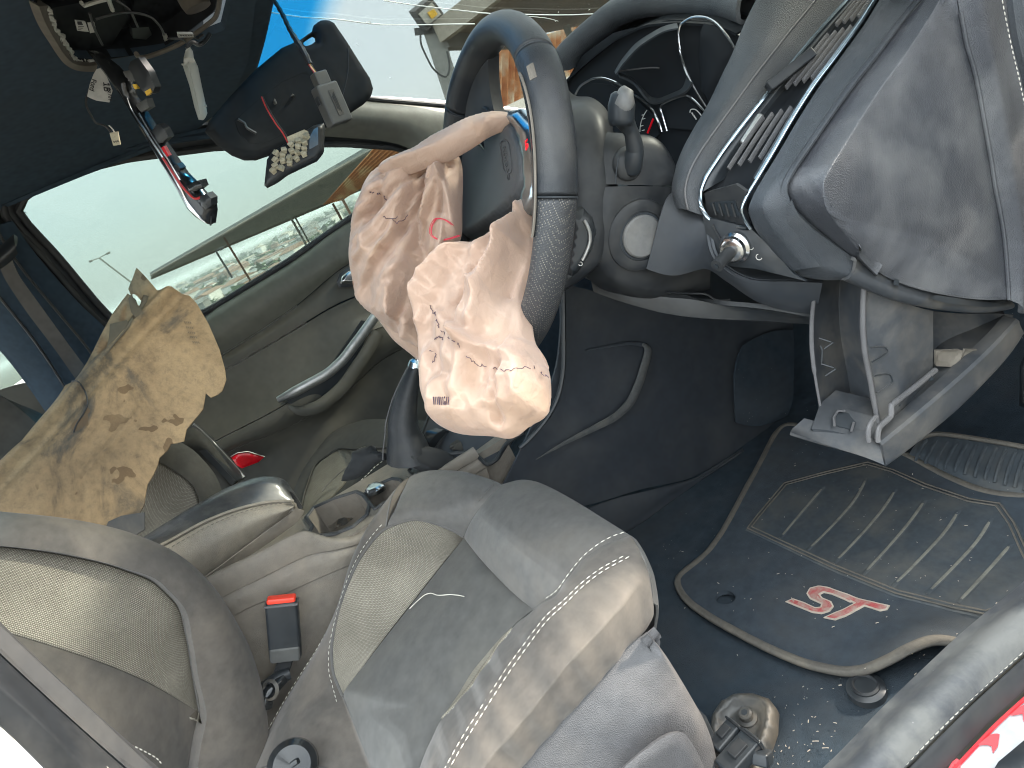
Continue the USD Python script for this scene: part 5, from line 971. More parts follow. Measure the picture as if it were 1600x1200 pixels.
dash.part('border_seam', stitches(smooth_curve(cv([(1566, 0), (1580, 70), (1594, 130), (1604, 180)], x=.7), 40), .004, .002, .0006), M['thread'])
dash.part('door_seal', tube(smooth_curve(cv([(1592, -60), (1600, 40), (1618, 120), (1640, 240)], x=.73), 40), .012, 10), M['dash_plastic'])
# lower corner of the facia and the lip under the end panel
c0 = cv([(1172, 332), (1180, 352), (1204, 385), (1238, 425), (1262, 432), (1300, 437), (1324, 436)], x=[.60, .602, .605, .61, .62, .635, .645])
c1_ = cv([(1236, 312), (1244, 330), (1262, 350), (1290, 372), (1312, 388), (1330, 400), (1340, 407)], x=[.655, .655, .655, .656, .657, .658, .66])
dash.part('facia_corner', shell(loft([c0 + [-.02, .03, -.01], c0, c0 * .5 + c1_ * .5 + [.008, -.006, -.004], c1_ + [.001, 0, -.001]], 40, 20), .006), M['dash_plastic'], smooth=60)
l0 = cv([(1338, 404), (1370, 424), (1410, 444), (1450, 456), (1500, 465), (1545, 469), (1578, 468)], x=.664); l1 = cv([(1325, 436), (1360, 452), (1400, 468), (1440, 478), (1490, 486), (1540, 489), (1582, 482)], x=.658)
lip = dash.part('lower_lip', shell(loft([l0 + [-.01, .0, .004], l0, (l0 + l1) / 2 + [.004, 0, 0], l1, l1 + [-.03, .02, -.004]], 50, 16), .004), M['tray_plastic'])
lip.part('clip_hole', hull(np.vstack([cv([(1397, 436), (1405, 437), (1404, 447), (1396, 445)], x=.669), cv([(1397, 436), (1405, 437), (1404, 447), (1396, 445)], x=.660)])), M['pit_black'])
lip.part('slot', hull(np.vstack([cv([(1452, 466), (1462, 461), (1500, 470), (1560, 474), (1572, 478), (1540, 480), (1480, 474)], x=.672), cv([(1452, 466), (1462, 461), (1500, 470), (1560, 474), (1572, 478), (1540, 480), (1480, 474)], x=.66)])), M['black_plastic'])
# light switch panel below the vent
lsp = plane3(hit(1112, 345, x=.545), hit(1200, 385, x=.602), hit(1150, 420, x=.56))
lso, lsa, lsb, lsn = basis(lsp)
dash.part('switch_panel', slab([(1098, 338), (1172, 356), (1206, 388), (1240, 428), (1262, 440), (1230, 432), (1180, 420), (1120, 414), (1106, 380)], lsp, .004, .01, top=rim(.006, .003)), M['black_plastic'])
dash.part('switch_groove', tube([hitp(1116, 350, lsp) + lsn * .004, hitp(1136, 385, lsp) + lsn * .004], .0012, 6), M['smooth_plastic'])
sc_ = hitp(1152, 384, lsp); sax = unit(lsn * .6 + unit(hit(1138, 406, x=.56) - hit(1160, 378, x=.56)) * .8)
sw = dash.part('light_switch', lathe([(.0, .0), (.018, .0), (.019, .004), (.016, .007), (.0155, .012), (.012, .014), (0, .014)], sc_ + lsn * .003, lsn * .75 + sax * .25, 28), M['chrome'])
sw.part('stem', tube([sc_ + lsn * .006, sc_ + lsn * .012 + sax * .018, sc_ + lsn * .013 + sax * .032], .0075, 16), M['smooth_plastic'])
sw.part('stem_hole', tube([sc_ + lsn * .013 + sax * .031, sc_ + lsn * .013 + sax * .0335], .003, 8), M['pit_black'])
for (px, py) in ((1175, 384), (1188, 400)):
    o_ = hitp(px, py, lsp) + lsn * .0035; t_ = np.linspace(0, 2 * np.pi, 12, endpoint=False)
    dash.part('switch_mark', tube([o_ + .0035 * (np.cos(a) * lsa + np.sin(a) * lsb) for a in t_[:9]], .0005, 5), M['label_paper'])
# lower cover under the switch: dark knee panel and cavity
k0_ = cv([(1052, 300), (1075, 330), (1100, 345), (1118, 400), (1170, 436), (1240, 440), (1285, 442)], x=[.50, .51, .53, .55, .565, .59, .60]); k1_ = cv([(1010, 420), (1060, 430), (1100, 420), (1135, 440), (1180, 470), (1230, 486), (1275, 490)], x=[.47, .485, .50, .51, .525, .54, .55])
k2_ = cv([(930, 452), (980, 470), (1040, 486), (1100, 494), (1160, 498), (1215, 501), (1275, 503)], x=[.36, .39, .42, .45, .47, .48, .50]); k3_ = k2_ + np.array([-.06, .16, .03])
dash.part('knee_panel', shell(loft([k0_ + [-.03, .04, .0], k0_, k1_], 50, 24), .004), M['tunnel_plastic'])
dash.part('knee_edge', shell(loft([cv([(905, 430), (940, 445), (1000, 458), (1060, 462), (1130, 470), (1180, 474), (1275, 490)], x=[.33, .36, .40, .43, .47, .50, .55]), k2_ + [0, 0, .01], k2_, k3_], 50, 14), .006), M['black_plastic'])
dash.part('under_cover', shell(loft([k3_, k3_ + [-.1, .3, .12]], 20, 6), .004), M['pit_black'])
dash.part('edge_glint', tube(smooth_curve(cv([(1030, 456), (1075, 460), (1108, 462), (1122, 470), (1144, 470)], x=[.43, .44, .455, .46, .47]) + [.002, -.004, .004], 30), .0014, 6), M['smooth_plastic'])
dash.part('metal_tab', box(hit(965, 461, x=.38), (.020, .006, .005), None, .001), M['satin_silver'])
# dropped coin tray under the end panel
tray = thing('coin_tray', 'grey plastic storage tray hanging open under the dashboard end panel', 'tray')
ta0 = cv([(1278, 436), (1272, 470), (1269, 510), (1270, 550), (1275, 590), (1281, 625), (1285, 650)], x=.575); ta1 = cv([(1352, 446), (1350, 480), (1350, 515), (1354, 555), (1362, 595), (1370, 640), (1376, 680)], x=[.640, .638, .634, .630, .626, .622, .620])
tb = (ta0 + ta1) / 2 + np.array([-.035, .045, 0])
tray.part('back_wall', shell(loft([ta0, tb, ta1], 40, 24), .003), M['tray_plastic'])
tray.part('left_edge', tube(smooth_curve(ta0, 40) + [.001, -.002, 0], np.r_[np.full(26, .0028), np.full(14, .0018)], 8), M['seat_side'])
tray.part('middle_edge', tube(smooth_curve(ta1, 40) + [.001, -.003, 0], .0034, 8), M['seat_side'])
tc = cv([(1458, 486), (1458, 500), (1458, 520), (1458, 545), (1458, 565), (1455, 590), (1450, 610)], x=[.65, .648, .645, .64, .636, .632, .628])
tray.part('divider_wall', shell(loft([ta1 + [.002, 0, 0], (ta1 + tc) / 2 + [.006, -.006, 0], tc], 40, 20), .003), M['tray_plastic'])
td0 = cv([(1282, 630), (1306, 636), (1335, 643), (1368, 652)], x=(.575, .62)); td1 = cv([(1268, 670), (1295, 672), (1330, 680), (1376, 692)], x=(.59, .635)); 
tray.part('bottom_block', shell(loft([td0 + [0, .03, .002], td0 + [0, .004, 0], td0, td1, td1 + [.0, .004, -.012]], 30, 30, linear=True), .004), M['tray_plastic'], smooth=18)
lat = plane3(td0[1], td1[1], td1[2])
tray.part('latch_slot', slab([(1306, 648), (1312, 643), (1338, 648), (1340, 656), (1334, 672), (1304, 664)], plane(lat[0] + basis(lat)[3] * .002, lat[1]), .004, .006), M['pit_black'])
tray.part('latch_hook', tube([hitp(*p, plane(lat[0] + basis(lat)[3] * .006, lat[1])) for p in ((1304, 666), (1303, 652), (1309, 642), (1320, 642))], .0016, 6), M['seat_side'])
tray.part('latch_hook', tube([hitp(*p, plane(lat[0] + basis(lat)[3] * .006, lat[1])) for p in ((1330, 674), (1334, 660))], .0016, 6), M['seat_side'])
te0 = cv([(1240, 668), (1300, 682), (1350, 690), (1378, 694)], x=(.575, .642)); te1 = cv([(1236, 676), (1300, 698), (1350, 714), (1382, 727)], x=(.580, .648))
tray.part('front_lip', shell(loft([te0 + [0, .02, .002], te0, te1], 30, 10), .004), M['tray_plastic'])
fc0 = cv([(1378, 694), (1420, 660), (1470, 618), (1520, 574), (1560, 535), (1592, 500)], x=[.648, .655, .662, .667, .670, .672]); fc1 = cv([(1384, 728), (1430, 694), (1490, 645), (1540, 596), (1576, 556), (1600, 520)], x=[.646, .652, .657, .662, .665, .668])
tray.part('front_panel', shell(loft([fc0 + [-.02, .004, .003], fc0 + [-.003, 0, .002], fc0, fc1, fc1 + [-.01, .01, -.006]], 50, 14), .004), M['tray_plastic'])
ff0 = cv([(1376, 690), (1400, 655), (1430, 620), (1462, 588), (1500, 548), (1570, 490)], x=[.63, .632, .634, .634, .634, .634])
tray.part('tray_floor', shell(loft([tc[[6, 6, 6, 6, 6, 6]] * 0 + ff0 + [-.03, .03, .006], ff0, fc0 + [-.018, .002, .001]], 40, 14), .003), M['tray_plastic'])
tray.part('inner_rib', tube(smooth_curve(cv([(1372, 690), (1374, 668), (1392, 650), (1394, 632), (1420, 612), (1462, 578)], x=[.642, .642, .644, .644, .644, .642]), 40), .0035, 8), M['seat_side'])
tray.part('inner_rib', tube(smooth_curve(cv([(1358, 690), (1358, 668), (1370, 650)], x=.640), 20), .003, 8), M['seat_side'])
pk = plane3(hit(1460, 560, x=.64), hit(1540, 540, x=.66), hit(1480, 580, x=.64))
tray.part('coin_pocket', slab([(1462, 548), (1505, 546), (1498, 574), (1462, 572)], pk, .003, .008, top=rim(.006, -.005)), M['beige_foam'])
tray.part('coin_pocket', slab([(1508, 546), (1535, 547), (1518, 570), (1492, 578)], pk, .003, .008, top=rim(.006, -.005)), M['beige_foam'])
tray.part('far_wall', shell(loft([cv([(1458, 486), (1500, 490), (1560, 490), (1584, 492)], x=(.60, .64)), cv([(1458, 570), (1500, 556), (1545, 546), (1572, 520)], x=(.60, .64))], 20, 8), .003), M['tray_plastic'])
for (px, py) in ((1455, 592), (1406, 634)): tray.part('clip_hole', hull(np.vstack([hit(px, py, x=.646) + np.random.default_rng(px).uniform(-.004, .004, (8, 3)) * [.3, 1, 1]])), M['pit_black'])
for pts in (((1282, 524), (1300, 530), (1304, 531), (1290, 541)), ((1285, 564), (1304, 570), (1308, 572), (1292, 583)), ((1284, 536), (1287, 544), (1286, 562))):
    tray.part('guide_rib', tube(cv(pts, x=[.575 + .0006 * (p[0] - 1275) for p in pts]) + [.003, -.006, 0], .0011, 6), M['black_plastic'])
for pts in (((1360, 541), (1384, 542), (1387, 548), (1362, 563)), ((1366, 585), (1392, 586), (1394, 595), (1370, 611))):
    tray.part('guide_rib', tube(smooth_curve(cv(pts, x=.640), 20) + [.003, -.003, 0], .0011, 6), M['black_plastic'])

# ================================================================ TUNNEL SIDE
tun = thing('tunnel_side_panel', 'dark smooth panel on the tunnel side with a curved raised bead below the column', 'panel')
t0 = cv([(870, 440), (960, 462), (1060, 480), (1160, 492), (1240, 500)], x=.135); t1 = cv([(872, 560), (960, 570), (1050, 580), (1150, 595), (1230, 600)], x=.128); t2 = cv([(820, 690), (900, 700), (1000, 700), (1090, 680), (1215, 640)], x=.125); t3 = cv([(770, 790), (890, 795), (1000, 765), (1100, 737), (1212, 664)], x=.132)
tun.part('panel', shell(loft([t0, t1, t2, t3], 50, 40), .006), M['tunnel_plastic'])
be = smooth_curve(cv([(1004, 538), (1012, 546), (1006, 575), (996, 605), (982, 632), (960, 652), (930, 668), (900, 683), (870, 699), (838, 718)], x=[.140] * 10), 80)
tun.part('raised_bead', tube(be, np.interp(np.linspace(0, 1, 80), [0, .06, .35, .7, 1], [.003, .0085, .0095, .0055, .0008]), 10, flat=.6, up=(1, 0, 0)), M['tunnel_bead'])
tun.part('bead_step', tube(smooth_curve(cv([(915, 547), (950, 541), (985, 536), (1010, 540)], x=.133), 30), np.linspace(.001, .005, 30), 8), M['tunnel_plastic'])
t4 = cv([(905, 800), (960, 780), (1030, 762), (1110, 735), (1160, 700)], x=.142); t5 = cv([(950, 826), (1000, 800), (1040, 775), (1100, 742), (1160, 704)], x=.150)
tun.part('lower_flap', shell(loft([t4, t5, t5 + [-.02, 0, -.04]], 30, 8), .005), M['tunnel_plastic'])
tun.part('trim_edge', tube(smooth_curve(cv([(880, 455), (881, 520), (880, 580), (870, 625), (846, 665), (812, 700)], x=.148), 50), .0045, 8), M['black_plastic'])
tun.part('foot_rest', shell(loft([cv([(1160, 540), (1200, 520), (1240, 516)], x=.15), cv([(1148, 600), (1200, 610), (1240, 610)], x=.16), cv([(1150, 660), (1190, 665), (1230, 650)], x=.14)], 16, 16), .004), M['carpet'])
ped = thing('pedal', 'drilled silver metal pedal at the right edge deep in the footwell', 'pedal')
pp = plane3(hit(1598, 560, y=.92), hit(1640, 570, y=.92), hit(1600, 640, y=.90))
ped.part('pad', slab([(1593, 572), (1602, 552), (1640, 540), (1660, 560), (1660, 640), (1612, 642), (1592, 634)], pp, .01, .006, top=rim(.006, .005)), M['chrome'])
ped.part('rubber_face', slab([(1604, 578), (1612, 566), (1640, 556), (1650, 570), (1650, 626), (1616, 630), (1604, 624)], plane(pp[0] + basis(pp)[3] * .004, pp[1]), .004, .006), M['black_plastic'])
ped.part('arm', bar(hit(1630, 590, y=.93), hit(1630, 590, y=.93) + [0, .12, .25], .02, .01), M['black_plastic'])

# ================================================================ STEERING COLUMN
col = thing('steering_column', 'dark column shroud with wiper stalk and round grey lock cover behind the wheel', 'steering column')
# shroud: upper block behind the wheel, then right-hand housing
u0 = cv([(868, 150), (880, 160), (905, 163), (922, 175), (934, 195), (940, 230), (946, 290), (946, 340), (935, 400), (915, 430), (880, 455)], x=[.36, .38, .42, .44, .455, .465, .47, .47, .465, .45, .43])
ctr = hit(880, 300, x=.30)
col.part('wheel_shroud', shell(loft([u0 + [-.05, -.05, 0], u0 + [-.01, -.035, 0], u0, u0 + [-.012, .022, -.002], u0 + [-.05, .05, 0]], 50, 20), .006), M['smooth_plastic'], smooth=60)
h0 = cv([(934, 205), (960, 206), (990, 208), (1020, 212), (1038, 226), (1050, 246), (1058, 268), (1060, 300)], x=[.45, .462, .47, .475, .478, .48, .48, .48])
h1 = cv([(942, 288), (960, 288), (985, 289), (1005, 289), (1020, 290), (1035, 290), (1048, 290), (1062, 300)], x=[.468, .474, .478, .480, .480, .48, .48, .48])
col.part('stalk_housing', shell(loft([h0 + [-.06, .01, .0], h0 + [-.004, .002, -.001], h0 * .8 + h1 * .2 + [.006, 0, 0], (h0 + h1) / 2 + [.008, 0, 0], h1], 40, 24), .006), M['smooth_plastic'], smooth=60)
hf0 = cv([(930, 200), (938, 240), (946, 290), (948, 320)], x=[.445, .46, .468, .47])
col.part('housing_gap', tube(smooth_curve(hf0 + [-.004, .004, 0], 30), .004, 8), M['pit_black'])
# lower housing with a round lock cover
lk = plane3(hit(955, 300, x=.474), hit(1045, 300, x=.48), hit(990, 440, x=.455))
lo, la, lb, lnn = basis(lk)
L0 = cv([(946, 292), (975, 291), (1010, 291), (1045, 293), (1075, 310), (1095, 340)], x=[.470, .478, .48, .48, .475, .47]); L1 = cv([(938, 340), (960, 338), (1000, 345), (1050, 360), (1085, 385), (1110, 410)], x=[.468, .474, .474, .470, .46, .455])
L2 = cv([(932, 395), (950, 405), (985, 418), (1030, 425), (1070, 425), (1110, 430)], x=[.458, .462, .462, .456, .45, .445]); L3 = cv([(925, 405), (945, 428), (980, 448), (1020, 454), (1060, 450), (1110, 445)], x=[.445, .448, .448, .442, .436, .43]); L4 = cv([(905, 420), (930, 445), (980, 462), (1030, 466), (1070, 462), (1110, 455)], x=[.40, .41, .41, .405, .40, .40])
col.part('lower_housing', shell(loft([L0, L1, L2, L3, L4], 50, 36), .006), M['smooth_plastic'], smooth=60)
lc = hitp(997, 367, lk) + lnn * .008
R34 = 35 / F * np.dot(lc - EYE, FW)
col.part('lock_surround', lathe([(R34 * 1.62, -.004), (R34 * 1.58, .003), (R34 * 1.40, .0065), (R34 * 1.10, .007), (R34 * 1.05, .004)], lc - lnn * .004, lnn, 44), M['smooth_plastic'])
col.part('lock_gap', lathe([(R34 * 1.08, .001), (R34 * .96, .001)], lc, lnn, 44), M['pit_black'])
col.part('lock_cover', lathe([(R34 * .95, -.002), (R34 * .95, .004), (R34 * .88, .0058), (0, .0062)], lc, lnn, 44), M['grey_lid'])
# stalk
sp_ = [hit(*p, x=xx) for p, xx in (((985, 262), .480), ((990, 248), .49), ((992, 232), .495), ((988, 212), .50), ((978, 192), .505), ((972, 182), .508))]
sh_ = hit(972, 168, x=.512)
st = col.part('stalk', tube(smooth_curve(sp_, 40), np.interp(np.linspace(0, 1, 40), [0, .2, .7, 1], [.0135, .0115, .0085, .0125]), 14), M['black_plastic'], smooth=True)
cap_a, cap_b = hit(970, 196, x=.510), hit(972, 142, x=.517)
st.part('stalk_grip', tube([cap_a, cap_a * .8 + cap_b * .2, cap_a * .4 + cap_b * .6, cap_a * .08 + cap_b * .92, cap_b], [.0125, .0152, .0155, .0125, .008], 18), M['black_plastic'], smooth=True)
ca = unit(cap_b - cap_a); tipc = cap_a * .30 + cap_b * .70; td = unit(EYE - tipc)
st.part('stalk_cap', tube([cap_a * .62 + cap_b * .38 + td * .006 + EX * .003, cap_a * .35 + cap_b * .65 + td * .0085 + EX * .003, cap_a * .08 + cap_b * .92 + td * .005 + EX * .003, cap_b + ca * .002 + td * .001], [.0075, .0118, .0098, .005], 20), M['grey_lid'], smooth=True)
bc = hit(981, 256, x=.478); col.part('stalk_boot', trimesh.creation.icosphere(3, .0205).vertices * [.6, 1, 1] + bc if False else (np.array(trimesh.creation.icosphere(3, .0205).vertices) * [.55, 1, 1] + bc, np.array(trimesh.creation.icosphere(3, .0205).faces)), M['smooth_plastic'], smooth=True)
col.part('boot_plate_edge', tube(smooth_curve([hit(*p, x=.484) for p in ((962, 288), (964, 262), (968, 246), (978, 237), (1000, 234))], 30), .0008, 5), M['pit_black'])
# audio remote tucked behind the wheel
rm = plane3(hit(900, 330, x=.475), hit(930, 350, x=.48), hit(895, 420, x=.46))
rem = col.part('remote_pod', slab([(892, 336), (912, 325), (926, 340), (932, 362), (924, 392), (904, 424), (888, 436), (884, 420), (890, 380)], rm, .02, .006, top=rim(.01, .008)), M['black_plastic'])
rem.part('remote_edge', tube(smooth_curve([hitp(*p, rm) + basis(rm)[3] * .009 for p in ((911, 342), (918, 356), (920, 372), (914, 392), (908, 404))], 24), .0022, 8), M['satin_silver'])
t_ = text('5', .008, hitp(901, 413, rm) + basis(rm)[3] * .0085, EX, EY, .0006); rem.part('remote_mark', t_, M['label_paper'])

# ================================================================ STEERING WHEEL
wh = thing('steering_wheel', 'worn black leather steering wheel with its airbag cover burst open', 'steering wheel')
WC, WR, TILT, YAW = np.array([0.41616881, 0.30974111, 0.99227812]), .186, .449, -.059
wn = np.array([np.sin(YAW) * np.cos(TILT), -np.cos(YAW) * np.cos(TILT), np.sin(TILT)]); wu = unit(np.cross([0, 0, 1.], wn)); wv = np.cross(wn, wu)
def rimpt(a, r=0.0, h=0.0): return WC + (WR + r) * (np.cos(a) * wu + np.sin(a) * wv) + wn * h
th = np.linspace(0, 2 * np.pi, 160, endpoint=False); ph = np.linspace(0, 2 * np.pi, 24, endpoint=False)
def rim_radius(a):
    g = lambda c, s: np.exp(-((np.angle(np.exp(1j * (a - np.radians(c))))) / np.radians(s)) ** 2)
    return .0178 + .0010 * g(38, 14) + .0022 * g(130, 16) + .0008 * g(5, 14) + .0022 * g(175, 14)
def rim_section(a0, a1, n, grow=0.0):
    A = np.linspace(np.radians(a0), np.radians(a1), n); rr = rim_radius(A) + grow
    v = np.array([WC + (WR + r * np.cos(p)) * (np.cos(a) * wu + np.sin(a) * wv) + wn * (1.18 * r * np.sin(p)) for a, r in zip(A, rr) for p in ph]); m = len(ph); f = []
    for i in range(n - 1):
        for k in range(m):
            k2 = (k + 1) % m; f += [(i * m + k, (i + 1) * m + k, (i + 1) * m + k2), (i * m + k, (i + 1) * m + k2, i * m + k2)]
    v = np.vstack([v, [rimpt(A[0]), rimpt(A[-1])]]); o = n * m
    for k in range(m): k2 = (k + 1) % m; f += [(o, k, k2), (o + 1, (n - 1) * m + k2, (n - 1) * m + k)]
    return v, np.array(f)
M['perforated'] = usdkit.material(stage, '/World/Looks/perforated', {
    'co': ('texture_coordinate', {}), 'v': ('voronoi_texture', {'scale': 430.0, 'randomness': 0.2}), 'r': ('rgb_ramp', {'ramp': [(0.0, (0.12, 0.11, 0.09)), (0.22, (0.12, 0.11, 0.09)), (0.30, (0.018, 0.019, 0.021))]}),
    'b': ('bump', {'distance': 0.0006}), 'p': ('principled_bsdf', {'roughness': 0.42})}, [('co.object', 'v.vector'), ('v.distance', 'r.fac'), ('r.color', 'p.base_color'), ('v.distance', 'b.height'), ('b.normal', 'p.normal')], surface='p.BSDF')
wh.part('rim', rim_section(44, 136, 60), M['wheel_leather'], smooth=True)
wh.part('rim', rim_section(136.6, 182, 40), M['wheel_leather'], smooth=True)
wh.part('rim', rim_section(182.6, 357.5, 100, -.0006), M['perforated'], smooth=True, label='perforated leather lower part of the rim')
wh.part('rim', rim_section(-2, 43.4, 40, .0002), M['wheel_leather'], smooth=True, label='smooth thumb grip at the right of the rim')
for a in (43.7, 136.3, -2.3, 182.3):
    A = np.radians(a); r = float(rim_radius(A)) - .0004; wh.part('rim_seam', tube([WC + (WR + r * np.cos(p)) * (np.cos(A) * wu + np.sin(A) * wv) + wn * 1.18 * r * np.sin(p) for p in ph], .0011, 5, closed=True), M['pit_black'])
# long gloss inlay with red badge on the inner face of the right-hand grip
def rim_surf(a, p, out=0.0):
    A = np.radians(a); r = float(rim_radius(A)) + out; P_ = np.radians(p); return WC + (WR + r * np.cos(P_)) * (np.cos(A) * wu + np.sin(A) * wv) + wn * 1.18 * r * np.sin(P_)
aa = np.linspace(-14, 36, 40); wid = 15 * np.sqrt(np.clip(1 - ((aa - 11) / 25.5) ** 2, 0, 1)) ** .7
inl = wh.part('grip_inlay', shell(np.array([[rim_surf(a, 92 + w * k, .0016) for a, w in zip(aa, wid)] for k in np.linspace(-1, 1, 9)]), .003), M['gloss_black'], smooth=True)
inl.part('inlay_edge', tube([rim_surf(a, 92 - w * 1.04, .0018) for a, w in zip(aa, wid)], .0014, 6), M['beige_foam'])
ob = rim_surf(14, 92, .0034); ydir = unit(rim_surf(19, 92) - rim_surf(9, 92)); zdir = unit(ob - rimpt(np.radians(14))); xdir = unit(np.cross(ydir, zdir))
inl.part('badge', text('ST', .006, ob - xdir * .003 - ydir * .006, ydir, -xdir, .0010, True, -.3), M['lens_red'])
wh.part('worn_patch', shell(np.array([[rim_surf(a, p, .0004 ) for a in np.linspace(31, 36, 6)] for p in np.linspace(40, 62 , 6)]), .0005), M['beige_foam'], label='scuffed bare patch on the grip')
# spokes and hub
HC = WC - wn * .014
def spoke(a0, a1, r0, r1, h0, h1, name, mat, t=.016):
    rows = []
    for s in np.linspace(0, 1, 10):
        r = r0 + (r1 - r0) * s; wdt = (a1 - a0) * (1 - .35 * np.sin(np.pi * s)); ac = (a0 + a1) / 2
        rows.append([WC + r * (np.cos(np.radians(ac + wdt * k)) * wu + np.sin(np.radians(ac + wdt * k)) * wv) + wn * (h0 + (h1 - h0) * s + .006 * np.cos(k * np.pi)) for k in np.linspace(-.5, .5, 9)])
    return wh.part(name, shell(loft(rows, 20, 24), t), M[mat], smooth=60)
s1_ = spoke(98, 152, .05, .178, -.022, -.002, 'spoke', 'smooth_plastic'); spoke(-20, 14, .05, .176, -.045, -.010, 'spoke', 'smooth_plastic'); spoke(216, 246, .05, .178, -.03, .0, 'spoke', 'satin_silver')
s1_.part('button_groove', tube(smooth_curve([WC + r * (np.cos(np.radians(a)) * wu + np.sin(np.radians(a)) * wv) - wn * .006 for r, a in ((.075, 102), (.10, 106), (.125, 114), (.145, 126))], 24), .0018, 6), M['pit_black'])
s1_.part('button_pad', tube(smooth_curve([WC + r * (np.cos(np.radians(a)) * wu + np.sin(np.radians(a)) * wv) + wn * -.010 for r, a in ((.08, 128), (.105, 132), (.135, 140))], 24), np.interp(np.linspace(0, 1, 24), [0, .5, 1], [.006, .011, .007]), 10), M['gloss_black'])
bw = lambda *p: [hitp(*q, plane(HC, wn)) for q in p]
bzl = plane(HC + wn * .004, wn)
wh.part('hub_trim', slab([(780, 177), (812, 170), (832, 193), (844, 235), (846, 282), (837, 318), (822, 338), (812, 322), (822, 285), (820, 250), (812, 215), (800, 194), (786, 188)], bzl, .012, .006, top=rim(.008, .006)), M['blue_silver'], smooth=50)
hubp = plane(HC, wn)
def hub_top(V, d): return rim(.014, .010)(V, d)
hub = wh.part('airbag_cover', slab([(700, 250), (716, 226), (760, 200), (798, 187), (808, 192), (820, 222), (826, 255), (826, 285), (818, 312), (790, 334), (750, 362), (722, 376), (716, 350), (712, 290)], hubp, .03, .005, top=hub_top, rnd=.006), M['hub_leather'], smooth=60, label='grained burst airbag cover of the hub')
def on_hub(px, py, dz=.0104): return hitp(px, py, plane(HC + wn * dz, wn))
hx, hy = unit(on_hub(785, 290) - on_hub(781, 222)), None
hy = np.cross(wn, hx); hub.part('emboss_frame', tube(smooth_curve([on_hub(*p) for p in ((782, 224), (789, 219), (795, 226), (798, 250), (799, 266), (793, 271), (787, 264), (784, 244))], 50, closed=True), .0009, 6, closed=True), M['hub_leather'])
hub.part('embossed_lettering', text('AIRBAG', .0085, on_hub(786, 228, .0096), unit(on_hub(791, 268) - on_hub(785, 226)), hy if np.dot(hy, EX) > 0 else hy, .0012), M['hub_leather'])

# ================================================================ AIRBAG
ab = thing('airbag', 'deflated crumpled peach fabric airbag hanging out of the steering wheel', 'airbag')
def pleats(P, seed, n=9, lo=16, hi=60):
    r = np.random.default_rng(seed); out = 0
    for i in range(n):
        a = r.uniform(0, np.pi); fq = np.exp(r.uniform(np.log(lo), np.log(hi))); s = P[:, 0] * np.cos(a) + P[:, 1] * np.sin(a)
        t = (s * fq + .55 * noise(P, 6, seed + i) * fq / 16 + r.uniform(0, 1)) % 1.0
        k = r.uniform(.25, .75); tri = np.where(t < k, t / k, (1 - t) / (1 - k))
        out = out + tri ** 1.3 * .16 / fq * np.clip(.5 + 1.6 * noise(P, 9, seed + 40 + i), 0, 1.3)
    return out
def bag(name, pts, pl, thick, seed, wr=1.0, fan=None, folds=(), crease=1.0, smooth_r=.05, label=None, h=.0028):
    o, a, b, n = basis(pl); cs = [np.array([(hitp(*p, pl) - o) @ a, (hitp(*p, pl) - o) @ b]) for p in pts]
    cs = list(smooth_curve([[*k, 0] for k in cs], 160, closed=True)[:-1, :2])
    fl = [(np.array([(hitp(*f[0], pl) - o) @ a, (hitp(*f[0], pl) - o) @ b]), np.array([(hitp(*f[1], pl) - o) @ a, (hitp(*f[1], pl) - o) @ b]), f[2], f[3]) for f in folds]
    def top(V, d):
        P = np.c_[V, np.full(len(V), seed * 1.7)]
        W = P + .020 * np.c_[noise(P, 11, seed), noise(P, 11, seed + 1), noise(P, 11, seed + 2)]
        base = thick * np.sqrt(np.clip(1 - (1 - np.clip(d / smooth_r, 0, 1)) ** 2, 0, 1))
        env = np.clip(d / .018, .12, 1)
        w = .22 * pleats(P, seed * 7 + 1) + .10 * pleats(P, seed * 7 + 2, 8, 45, 110) - .007 + .009 * noise(P, 7, seed + 9)
        if fan is not None:
            c = np.array([(hitp(*fan, pl) - o) @ a, (hitp(*fan, pl) - o) @ b]); r = V - c; R_ = np.linalg.norm(r, axis=1); th_ = np.arctan2(r[:, 1], r[:, 0]) + .22 * noise(P, 8, seed + 20) + .05 * noise(P, 22, seed + 21)
            for k, (fq, am) in enumerate(((4.2, .016), (7.3, .010), (12.1, .006))):
                t_ = (th_ * fq / 1.6 + .37 * k) % 1.0; kk = .35 + .2 * k; tri = np.where(t_ < kk, t_ / kk, (1 - t_) / (1 - kk)) ** 1.5
                w = w + am * (tri - .4) * np.clip(R_ / .10, .25, 1.1) * np.clip(.65 + 1.1 * noise(P, 10, seed + 30 + k), .1, 1.2)
        out = base + wr * env * w
        for (p, q, amp, wd) in fl:
            t = q - p; L = np.linalg.norm(t); t = t / L; s = (V - p) @ t; e = np.linalg.norm(V - p - np.clip(s, 0, L)[:, None] * t + .006 * noise(P, 30, seed)[:, None], axis=1)
            out += 1.5 * amp * np.exp(-(e / wd) ** 1.15)
        return out
    nd = ab.part(name, slab(cs, pl, .002, h, top=top, bottom=lambda V, d: thick * .6 * np.sqrt(np.clip(d / smooth_r, 0, 1)), px=False), M['airbag_cloth'], smooth=70, label=label)
    def on(px, py, dz=.001):
        p = hitp(px, py, pl)
        poly = shapely.boundary(Polygon(cs))
        for _ in range(5):
            uv = np.array([[(p - o) @ a, (p - o) @ b]]); d = shapely.distance(poly, shapely.points(uv)); p = hitp(px, py, (o + n * (top(uv, d)[0] + dz), n))
        return p
    return nd, on
